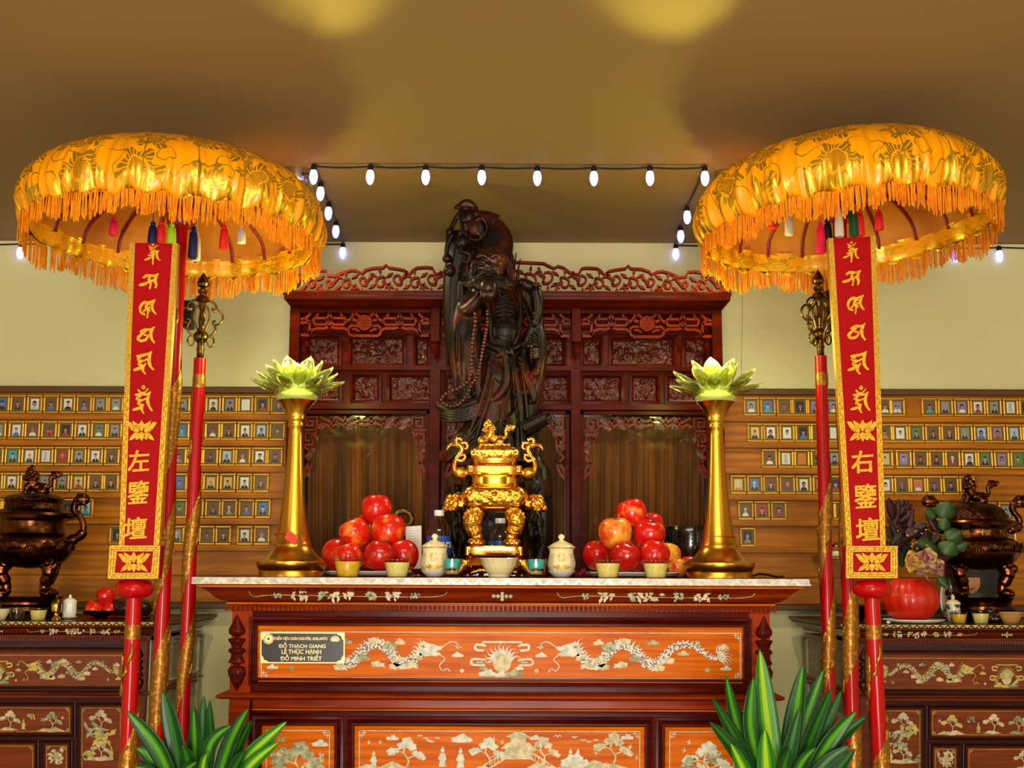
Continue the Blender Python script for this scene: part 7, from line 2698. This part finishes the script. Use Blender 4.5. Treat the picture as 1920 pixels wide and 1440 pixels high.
# right side altar: pumpkin vase, cups, framed picture
Yp = 4.17
k = sc(Yp, 1120)
c = at(1708, 1120, Yp)
plate(1710, Yp, 57, 'pale plate under the red pumpkin vase', ZSR, 6)
pv = thing('pumpkin_vase', (c.x, Yp, ZSR + 3 * k), 'red pumpkin used as a vase for wilted flowers and dark leaves', 'vase')
MB().lathe(prof_px(k, [(max(.2, 53 * math.sin(q) ** .88), 41 - 42 * math.cos(q)) for q in [PI * i / 30 for i in range(27)]] + [(18, 78), (.2, 76)]), n=96, fn=lambda a, z: 1 + .028 * abs(math.sin(8 * a)) - .012).build('pumpkin', M_orange, pv, smooth=180, local=True)


def leaf_mesh(mb, base, d, up, L, w, fold=.15, droop=0., m=0, n=8):
    """one thick leaf from base along d"""
    d = Vector(d).normalized()
    up = Vector(up).normalized()
    sdir = d.cross(up).normalized()
    rings = []
    for i in range(n + 1):
        t = i / n
        q = w * math.sin(PI * min(.985, .06 + .94 * t ** .8)) ** .8
        p = Vector(base) + d * L * t - Vector((0, 0, droop * L * t * t))
        nn = up
        rings.append([p - sdir * q + nn * fold * q, p - nn * .0012, p + sdir * q + nn * fold * q, p + nn * .0012])
    mb.loft(rings, m)
    return mb


rp = random.Random(21)
M_dkleaf = mat('dark burgundy foliage', '22070d', .55, col2='3c0e14', scale=30)
M_gleaf = mat('eucalyptus leaf', '3c5a2a', .5, col2='2a4420', scale=14)
M_fern = mat('dark fern leaf', '1c3014', .55)
M_yrose = mat('cream yellow petal', 'c9a03c', .55, col2='b57a4a', scale=30)
M_pflow = mat('faded purple petal', '8a4a64', .55, col2='c9a070', scale=36, lo=.4, hi=.62)
T0 = lambda u, v, d=0.: at(u, v, Yp + d)
for i in range(34):                        # dark cockscomb spikes and leaves
    u = rp.uniform(1668, 1760)
    v = rp.uniform(950, 1030)
    if v < 975 and u > 1725:
        continue
    b = T0(u, v + 14, rp.uniform(-.02, .1))
    a = rp.uniform(-1.2, 1.2) + (1700 - u) * -.008
    m = MB()
    leaf_mesh(m, b, (math.sin(a), rp.uniform(-.4, .2), math.cos(a)), (0, -1, .2), rp.uniform(.05, .085), rp.uniform(.012, .022), .3)
    m.build('burgundy_leaf', M_dkleaf, pv, smooth=180)
m = MB()
for (u0, v0, u1, v1, r) in ((1678, 975, 1686, 932, 9), (1705, 985, 1712, 950, 8), (1680, 1000, 1664, 968, 8)):
    m = MB()
    pts = spl([T0(u0, v0, .02), T0((u0 + u1) / 2 + 2, (v0 + v1) / 2, .01), T0(u1, v1, 0)], 5)
    m.tube(pts, [r * k * q for q in wlist(len(pts), lambda t: 1.1 - .95 * t)], 10)
    m.build('cockscomb', M_dkleaf, pv, smooth=180)
for i in range(22):                        # ferny greens behind
    u, v = rp.uniform(1664, 1700), rp.uniform(1010, 1066)
    a = rp.uniform(-1.4, .6)
    m = MB()
    leaf_mesh(m, T0(u, v, rp.uniform(-.01, .06)), (math.sin(a), -.2, math.cos(a)), (0, -1, .2), .05, .006, .2)
    m.build('fern_leaf', M_fern, pv, smooth=180)
for (u, v, L, w, a) in ((1768, 970, .07, .036, .3), (1755, 968, .05, .022, -.9), (1770, 992, .05, .022, .1), (1748, 1022, .06, .024, -1.2), (1776, 1010, .06, .034, .9), (1772, 1038, .06, .036, .5), (1752, 1040, .05, .026, -.4), (1760, 1078, .05, .02, 2.4), (1790, 1024, .05, .026, 1.1)):
    m = MB()
    leaf_mesh(m, T0(u, v, -.03), (math.sin(a), -.15, math.cos(a)), (0, -1, .25), L, w, .12, .1)
    m.build('green_leaf', M_gleaf, pv, smooth=180)
for i in range(40):                        # small pale seed heads
    p = T0(rp.uniform(1680, 1745), rp.uniform(990, 1030), -.05)
    if i < 12:
        MB().ell(p, (.004, .003, .003), 8).build('bud', M_yrose, pv, smooth=180)


def rose(u, v, r, mt, n, seed):
    q = random.Random(seed)
    c_ = T0(u, v, -.05)
    for i in range(n):
        a = i * 2.4
        e = .15 + .9 * i / n
        m = MB()
        d = Vector((math.cos(a) * e, -.35 + .3 * math.sin(a) * e, math.sin(a) * e + .25))
        leaf_mesh(m, c_, d, (d.x * .3, -1, .4), r * (.55 + .5 * e), r * .42, .5, .1)
        m.build('petal', mt, pv, smooth=180)


rose(1712, 1052, .05, M_yrose, 9, 1)
rose(1738, 1046, .045, M_pflow, 12, 2)
rose(1752, 1060, .042, M_pflow, 11, 3)
rose(1727, 1063, .036, M_pflow, 8, 4)
MB().tube([T0(1728, 1064, -.04), T0(1738, 1078, -.06), T0(1743, 1088, -.06)], [.003, .004, .001], 6).build('hanging_petal', M_pflow, pv, smooth=180)
MB().tube([T0(1710, 1070, 0), T0(1708, 1045, 0), T0(1700, 1000, .02)], .004, 6).build('stem', M_fern, pv, smooth=180)
MB().tube([T0(1716, 1070, 0), T0(1730, 1040, -.01), T0(1764, 990, -.02)], .003, 6).build('stem', M_fern, pv, smooth=180)

jelly_cup(1795, Yf, ZSR, .58, 'orange jelly cup under the small painted jar by the pumpkin plate', M_jclear, 'jelly cups on the side altars')
jelly_cup(1836, Yf, ZSR, .62, 'yellow jelly cup between the orange jelly cup and tan bowl', M_jellyp, 'jelly cups on the side altars')
k = sc(Yf, 1160)
c = at(1897, 1160, Yf)
tag(MB().lathe(prof_px(k, [(.2, 0), (13, 0), (14, 2), (18, 10), (22, 20), (21, 21), (16, 12), (.2, 6)]), (c.x, Yf, ZSR), 36).build('offering_bowl', mat('tan stoneware', 'b88a4a', .4), smooth=50), 'tan offering bowl beside the yellow jelly cup on the side altar', 'bowl')
c = at(1866, 1160, Yf + .03)
m = MB()
for i in range(8):
    a = i * 1.7
    m.ell((c.x + .014 * math.cos(a), Yf + .03 + .012 * math.sin(a), ZSR + .014 + .012 * (i % 3)), (.014, .012, .013), 10)
tag(organic(m, .002, 1).build('wood_carving', mat('dark varnished wood', '2a140b', .25), smooth=180), 'little dark knotted wood carving between jelly cup and tan bowl', 'carving')
c = at(1789, 1140, Yf + .07)
kj = k
pj = thing('painted_jar', (c.x, Yf + .07, ZSR), 'small painted porcelain jar with yellow knobbed lid behind the orange jelly', 'jar')
MB().lathe(prof_px(kj, [(.2, 0), (9, 0), (12, 6), (13, 20), (12, 30), (13, 34), (12.5, 35)]), n=36).build('jar', mat('painted porcelain', 'e2dcc0', .25, col2='2c5a34', scale=60, lo=.52, hi=.58), pj, smooth=60, local=True)
MB().lathe(prof_px(kj, [(14, 34), (14.4, 36), (10, 41), (4, 43), (3, 44), (4, 48), (2, 52), (.2, 53)]), n=36).build('lid', M_ivory, pj, smooth=60, local=True)
# framed picture between the censer's legs, glass award plaque
Yq = 4.6
fp_ = thing('framed_picture', (at(1826, 1140, Yq).x, Yq, ZSR), 'framed picture of a smiling person in green standing behind the bronze censer legs', 'picture frame')
Mq2 = lambda u, v, y: at(u, v, Yq) + Vector((0, y - Yq, 0))
z0v = 1158
MB().ext([[(1775, 1050), (1878, 1050), (1878, z0v), (1775, z0v)]], Yq, Yq + .015, Mq2).build('frame', M_dkwood, fp_, smooth=0)
pm = MB()
for lp, ci, d in (([(1780, 1055), (1873, 1055), (1873, 1150), (1780, 1150)], 0, 0), ([(1796, 1148), (1858, 1148), (1852, 1118), (1838, 1108), (1812, 1108), (1800, 1120)], 1, .0004),
                  ([(1780, 1150), (1808, 1150), (1806, 1126), (1780, 1128)], 4, .0006), ([(1846, 1150), (1873, 1150), (1873, 1112), (1850, 1118)], 5, .0006),
                  (circ(1822, 1088, 17, 20, 22), 2, .0008), ([(1822 + 17.5 * math.cos(q), 1080 - 16 * math.sin(q)) for q in [PI * i / 10 for i in range(11)]], 3, .001),
                  ([(1813, 1097), (1822, 1101), (1831, 1097), (1829, 1099), (1822, 1104), (1815, 1099)], 3, .0012)):
    pm.add([Mq2(u, v, Yq - .001 - d) for u, v in lp], [tuple(range(len(lp)))], ci)
o = pm.build('photograph', M_photo, fp_, smooth=0)
paint(o, pm, 'print', [hx('141414'), hx('3f5a2c'), hx('c07a50'), hx('1a1210'), hx('2a4a8a'), hx('8a1a24')])
ga = thing('glass_award', (at(1773, 1140, 4.36).x, 4.36, ZSR), 'clear oval glass award standing between the pumpkin and bronze censer', 'award')
Mg3 = lambda u, v, y: at(u, v, 4.36) + Vector((0, y - 4.36, 0))
MB().ext([circ(1776, 1118, 11, 30, 36)], 4.36, 4.372, Mg3).build('glass_plate', M_glassw, ga, smooth=0)
MB().ext([circ(1776, 1118, 11.6, 30, 36.6), circ(1776, 1118, 10.4, 30, 35)[::-1]], 4.358, 4.374, Mg3).build('bevelled_rim', mat('bevelled glass', '9aa4b0', .1, .6), ga, smooth=0)
MB().box(at(1766, 1150, 4.36).x, at(1786, 1150, 4.36).x, 4.34, 4.39, ZSR, ZSR + .012).build('base', M_black, ga)
# jar on the ledge, dish of sundries behind the red pole
Yj = 4.62
kj = sc(Yj, 1030)
c = at(1569, 1030, Yj)
sh = tag(MB().box(at(1545, 1040, Yj).x, at(1592, 1040, Yj).x, Yj - .06, YB, at(1569, 1046, Yj).z, at(1569, 1042, Yj).z).build('small_shelf', M_board), 'little wooden shelf on the panelling holding a glass jar', 'shelf')
gj = thing('glass_jar', (c.x, Yj, at(1569, 1042, Yj).z), 'small round glass jar with a lid on the little panelling shelf', 'jar')
MB().lathe(prof_px(kj, [(.2, 0), (9, 0), (12, 6), (12, 14), (8, 20)]), n=30, cap=False).build('jar', M_glassw, gj, smooth=50, local=True)
MB().lathe(prof_px(kj, [(.2, 1), (8, 1), (10, 6), (9.5, 10), (.2, 11)]), n=30).build('pale_contents', M_paper, gj, smooth=50, local=True)
MB().lathe(prof_px(kj, [(8.6, 19), (8.8, 22), (3, 25), (3, 28), (.2, 29)]), n=30).build('lid', M_oldbrass, gj, smooth=50, local=True)
k = sc(4.3, 1150)
c = at(1606, 1150, 4.3)
tag(MB().lathe(prof_px(k, [(.2, 0), (12, 0), (16, 6), (20, 24), (22, 28), (20.5, 28), (17, 22), (.2, 8)]), (c.x, 4.3, ZSR), 36).build('bronze_bowl', M_bronze, smooth=50), 'dark bronze bowl behind the red poles next to the pumpkin plate', 'bowl')
c = at(1668, 1163, 4.07)
tag(MB().ell((c.x, 4.075, ZSR + .005), (.007, .006, .005), 12).build('glass_bead', M_white, smooth=180), 'tiny white tealight cap at the altar edge before the pumpkin plate', 'tealight')

# ---------------------------------------------------------------- wall speakers, ceiling lamp
for u0, u1, v0, v1, lab in ((343, 357, 566, 616, 'small black loudspeaker on the wall behind the scroll finial near the brass lamp with red tag'),
                            (1546, 1562, 520, 612, 'small black loudspeaker on the wall behind the red signboard reading 右鑒壇')):
    pa, pb = at(u0, v0, 4.75), at(u1, v1, 4.75)
    sp_ = thing('wall_speaker', ((pa.x + pb.x) / 2, 4.75, pb.z), lab.replace(' near the brass lamp with red tag', ''), 'speaker')
    MB().box(pa.x, pb.x, 4.74, YW - .02, pb.z, pa.z).build('cabinet', M_ablack, sp_, bevel=.004)
    MB().box((pa.x + pb.x) / 2 - .012, (pa.x + pb.x) / 2 + .012, YW - .022, YW, (pa.z + pb.z) / 2 - .02, (pa.z + pb.z) / 2 + .02).build('bracket', M_ablack, sp_)
    MB().box(pa.x + .003, pb.x - .003, 4.737, 4.741, pb.z + .004, pa.z - .004).build('grille', mat('speaker cloth', '17171a', .9), sp_)


def downlight(px, py, label):
    p = on_z(px, py, ZC)
    cl = thing('ceiling_lamp', (p.x, p.y, ZC - .05), label, 'ceiling lamp', 'chrome ceiling lamps')
    kc = sc(p.y, 325)
    MB().lathe([(24 * kc, .012), (29 * kc, .004), (30 * kc, .012), (30 * kc, .05), (24 * kc, .05)], n=40).build('rim', M_chrome, cl, smooth=40, local=True)
    MB().lathe([(24 * kc, .014), (20 * kc, .03), (10 * kc, .044), (.2 * kc, .046)], n=40, cap=False).build('reflector', M_chrome, cl, smooth=60, local=True)
    l = bpy.data.lights.new('downlight', 'SPOT')
    l.energy, l.color, l.shadow_soft_size, l.spot_size, l.spot_blend = 46, (1, .95, .6), .05, math.radians(150), .6
    o = bpy.data.objects.new('downlight', l)
    COL.objects.link(o)
    o.parent = cl
    o.location = (0, 0, .006)


downlight(556, 322, 'round chrome ceiling lamp peeping out behind the umbrella at the end of the string lights')
downlight(1368, 322, 'round chrome ceiling lamp hidden behind the umbrella with green and pink tassels')

# thin cable clipped to the wall
tag(MB().tube([at(1392, 470, YW - .004), at(1391, 620, YW - .004), at(1390, 724, YW - .004)], .0013, 5).build('wall_cable', mat('cable', 'bdb28a', .6), smooth=180), 'thin pale cable running down the wall beside the carved cabinet', 'cable')

# ---------------------------------------------------------------- dracaena plants in front
PALS = [hx('0c3c0a'), hx('1f6410'), hx('4f8f12'), hx('93bb1e')]


def dracaena(base, leaves, Y, label, seed):
    q = random.Random(seed)
    bx = at(base[0], 1440, Y)
    t = thing('dracaena', (bx.x, Y, 0), label, 'potted plant', 'potted dracaenas in front of the altar')
    zb = .52
    MB().lathe([(.13, 0), (.15, .02), (.2, .4), (.21, .5), (.22, .52), (.2, .52), (.19, .46), (.001, .46)], (bx.x, Y, 0), 40).build('pot', mat('dark glazed pot', '2c2a28', .3, coat=.3), t, smooth=40)
    MB().lathe([(.001, .45), (.19, .45), (.1, .475), (.001, .48)], (bx.x, Y, 0), 24).build('soil', mat('soil', '2a1c12', .9), t)
    for i in range(3):
        MB().tube([(bx.x + .03 * math.cos(2.1 * i), Y + .03 * math.sin(2.1 * i), .46), (bx.x + .04 * math.cos(2.1 * i), Y + .04 * math.sin(2.1 * i), .8)], .014, 10).build('cane', mat('cane bark', '7a6a48', .7), t, smooth=180)
    for (u0, v0, um, vm, u1, v1, w, d, br) in leaves:
        pts = [at(u0, v0, Y + d * .2), at(um, vm, Y + d * .7), at(u1, v1, Y + d)]
        path = [Vector(p) for p in spl(pts, 8)]
        n = len(path)
        k = sc(Y, 1350)
        m = MB()
        for s_ in range(-3, 3):
            pass
        K = 8
        vs = []
        tw = q.uniform(-.5, .5)
        for i, p in enumerate(path):
            tt = i / (n - 1)
            W = w * k * (math.sin(PI * (.16 + .84 * tt) ** 1.15) ** .85 if tt < .995 else .02)
            tan = (path[min(i + 1, n - 1)] - path[max(i - 1, 0)]).normalized()
            view = Vector((math.sin(tw), -math.cos(tw), .35))
            side = tan.cross(view).normalized()
            nn = side.cross(tan).normalized()
            for j in range(K + 1):
                x = (j / K - .5) * 2
                vs.append(p + side * W * x + nn * (.22 * W * x * x) - nn * .0)
        fs, mi = [], []
        for i in range(n - 1):
            for j in range(K):
                o = i * (K + 1) + j
                fs.append((o, o + 1, o + K + 2, o + K + 1))
                x = abs((j + .5) / K - .5) * 2
                mi.append((3 if br > 1 else 2 if br else 1) if x < .3 else ((2 if br > 1 else 1 if br else 0) if x < .6 else (1 if br > 1 else 0)))
        m.add(vs, fs)
        m.m = mi
        ob = m.build('leaf', M_leaf, t, smooth=180)
        paint(ob, m, 'shade', PALS)
        so = ob.modifiers.new('thick', 'SOLIDIFY')
        so.thickness = .0012
    return t


LFL = [(345, 1520, 300, 1410, 240, 1335, 17, -.06, 1), (340, 1500, 290, 1428, 258, 1405, 16, -.04, 1), (352, 1500, 330, 1390, 308, 1296, 19, .0, 0), (356, 1500, 340, 1420, 312, 1372, 14, .03, 0), (372, 1490, 380, 1390, 384, 1308, 13, .06, 0), (366, 1490, 368, 1400, 366, 1330, 15, .02, 1),
       (390, 1490, 398, 1400, 396, 1314, 13, .04, 0), (380, 1500, 396, 1400, 436, 1362, 13, -.04, 1), (400, 1510, 432, 1400, 468, 1330, 16, .02, 1), (404, 1510, 440, 1420, 474, 1352, 15, .05, 0), (410, 1510, 470, 1420, 540, 1354, 15, -.03, 2), (420, 1520, 470, 1440, 526, 1392, 14, -.06, 2),
       (350, 1540, 290, 1460, 255, 1440, 15, -.08, 1), (385, 1520, 384, 1440, 392, 1414, 10, -.06, 2), (360, 1530, 356, 1440, 345, 1400, 16, -.07, 0), (420, 1530, 440, 1450, 462, 1410, 17, -.05, 0), (330, 1540, 345, 1460, 372, 1430, 13, -.1, 1)]
dracaena((380, 1500), LFL, 3.0, 'potted dracaena with striped leaves at the foot of the lime-tasselled umbrella pole', 3)
LFR = [(1462, 1500, 1440, 1350, 1426, 1216, 22, .02, 2), (1450, 1500, 1410, 1370, 1414, 1268, 17, -.02, 1), (1445, 1500, 1390, 1380, 1362, 1264, 16, .03, 1), (1440, 1500, 1390, 1400, 1336, 1306, 16, -.04, 0), (1435, 1520, 1390, 1420, 1332, 1352, 17, -.06, 0), (1430, 1500, 1400, 1390, 1374, 1300, 14, .05, 0),
       (1475, 1500, 1490, 1370, 1508, 1244, 21, .04, 1), (1480, 1490, 1510, 1360, 1546, 1252, 16, .06, 1), (1480, 1510, 1520, 1390, 1562, 1286, 17, .0, 0), (1485, 1510, 1540, 1380, 1580, 1292, 14, .03, 0), (1490, 1520, 1550, 1400, 1608, 1330, 16, -.03, 1), (1492, 1530, 1560, 1400, 1628, 1340, 15, .02, 0),
       (1460, 1530, 1480, 1420, 1502, 1324, 15, -.06, 0), (1450, 1540, 1440, 1440, 1436, 1366, 18, -.07, 2), (1440, 1540, 1400, 1450, 1372, 1392, 15, -.08, 2), (1480, 1540, 1540, 1440, 1596, 1396, 13, -.05, 0), (1490, 1560, 1560, 1460, 1606, 1402, 14, -.06, 0), (1470, 1540, 1500, 1440, 1532, 1400, 12, -.08, 1), (1455, 1550, 1470, 1450, 1484, 1400, 14, -.09, 0)]
dracaena((1468, 1500), LFR, 3.0, 'potted dracaena with broad striped leaves in front of the altar beneath the pumpkin', 5)
m = MB().tube([at(372, 1360, 3.05), at(366, 1320, 3.06), at(374, 1288, 3.06), at(372, 1262, 3.06)], [.002, .004, .003, .0006], 5)
dl = [o for o in bpy.data.objects if o.name == 'dracaena'][0]
m.tube([at(372, 1440, 3.05), at(374, 1400, 3.05), at(372, 1360, 3.05)], .002, 5)
tag(m.build('withered_leaf', mat('withered leaf', '4a4a1c', .7), dl, smooth=180), 'withered leaf tip')
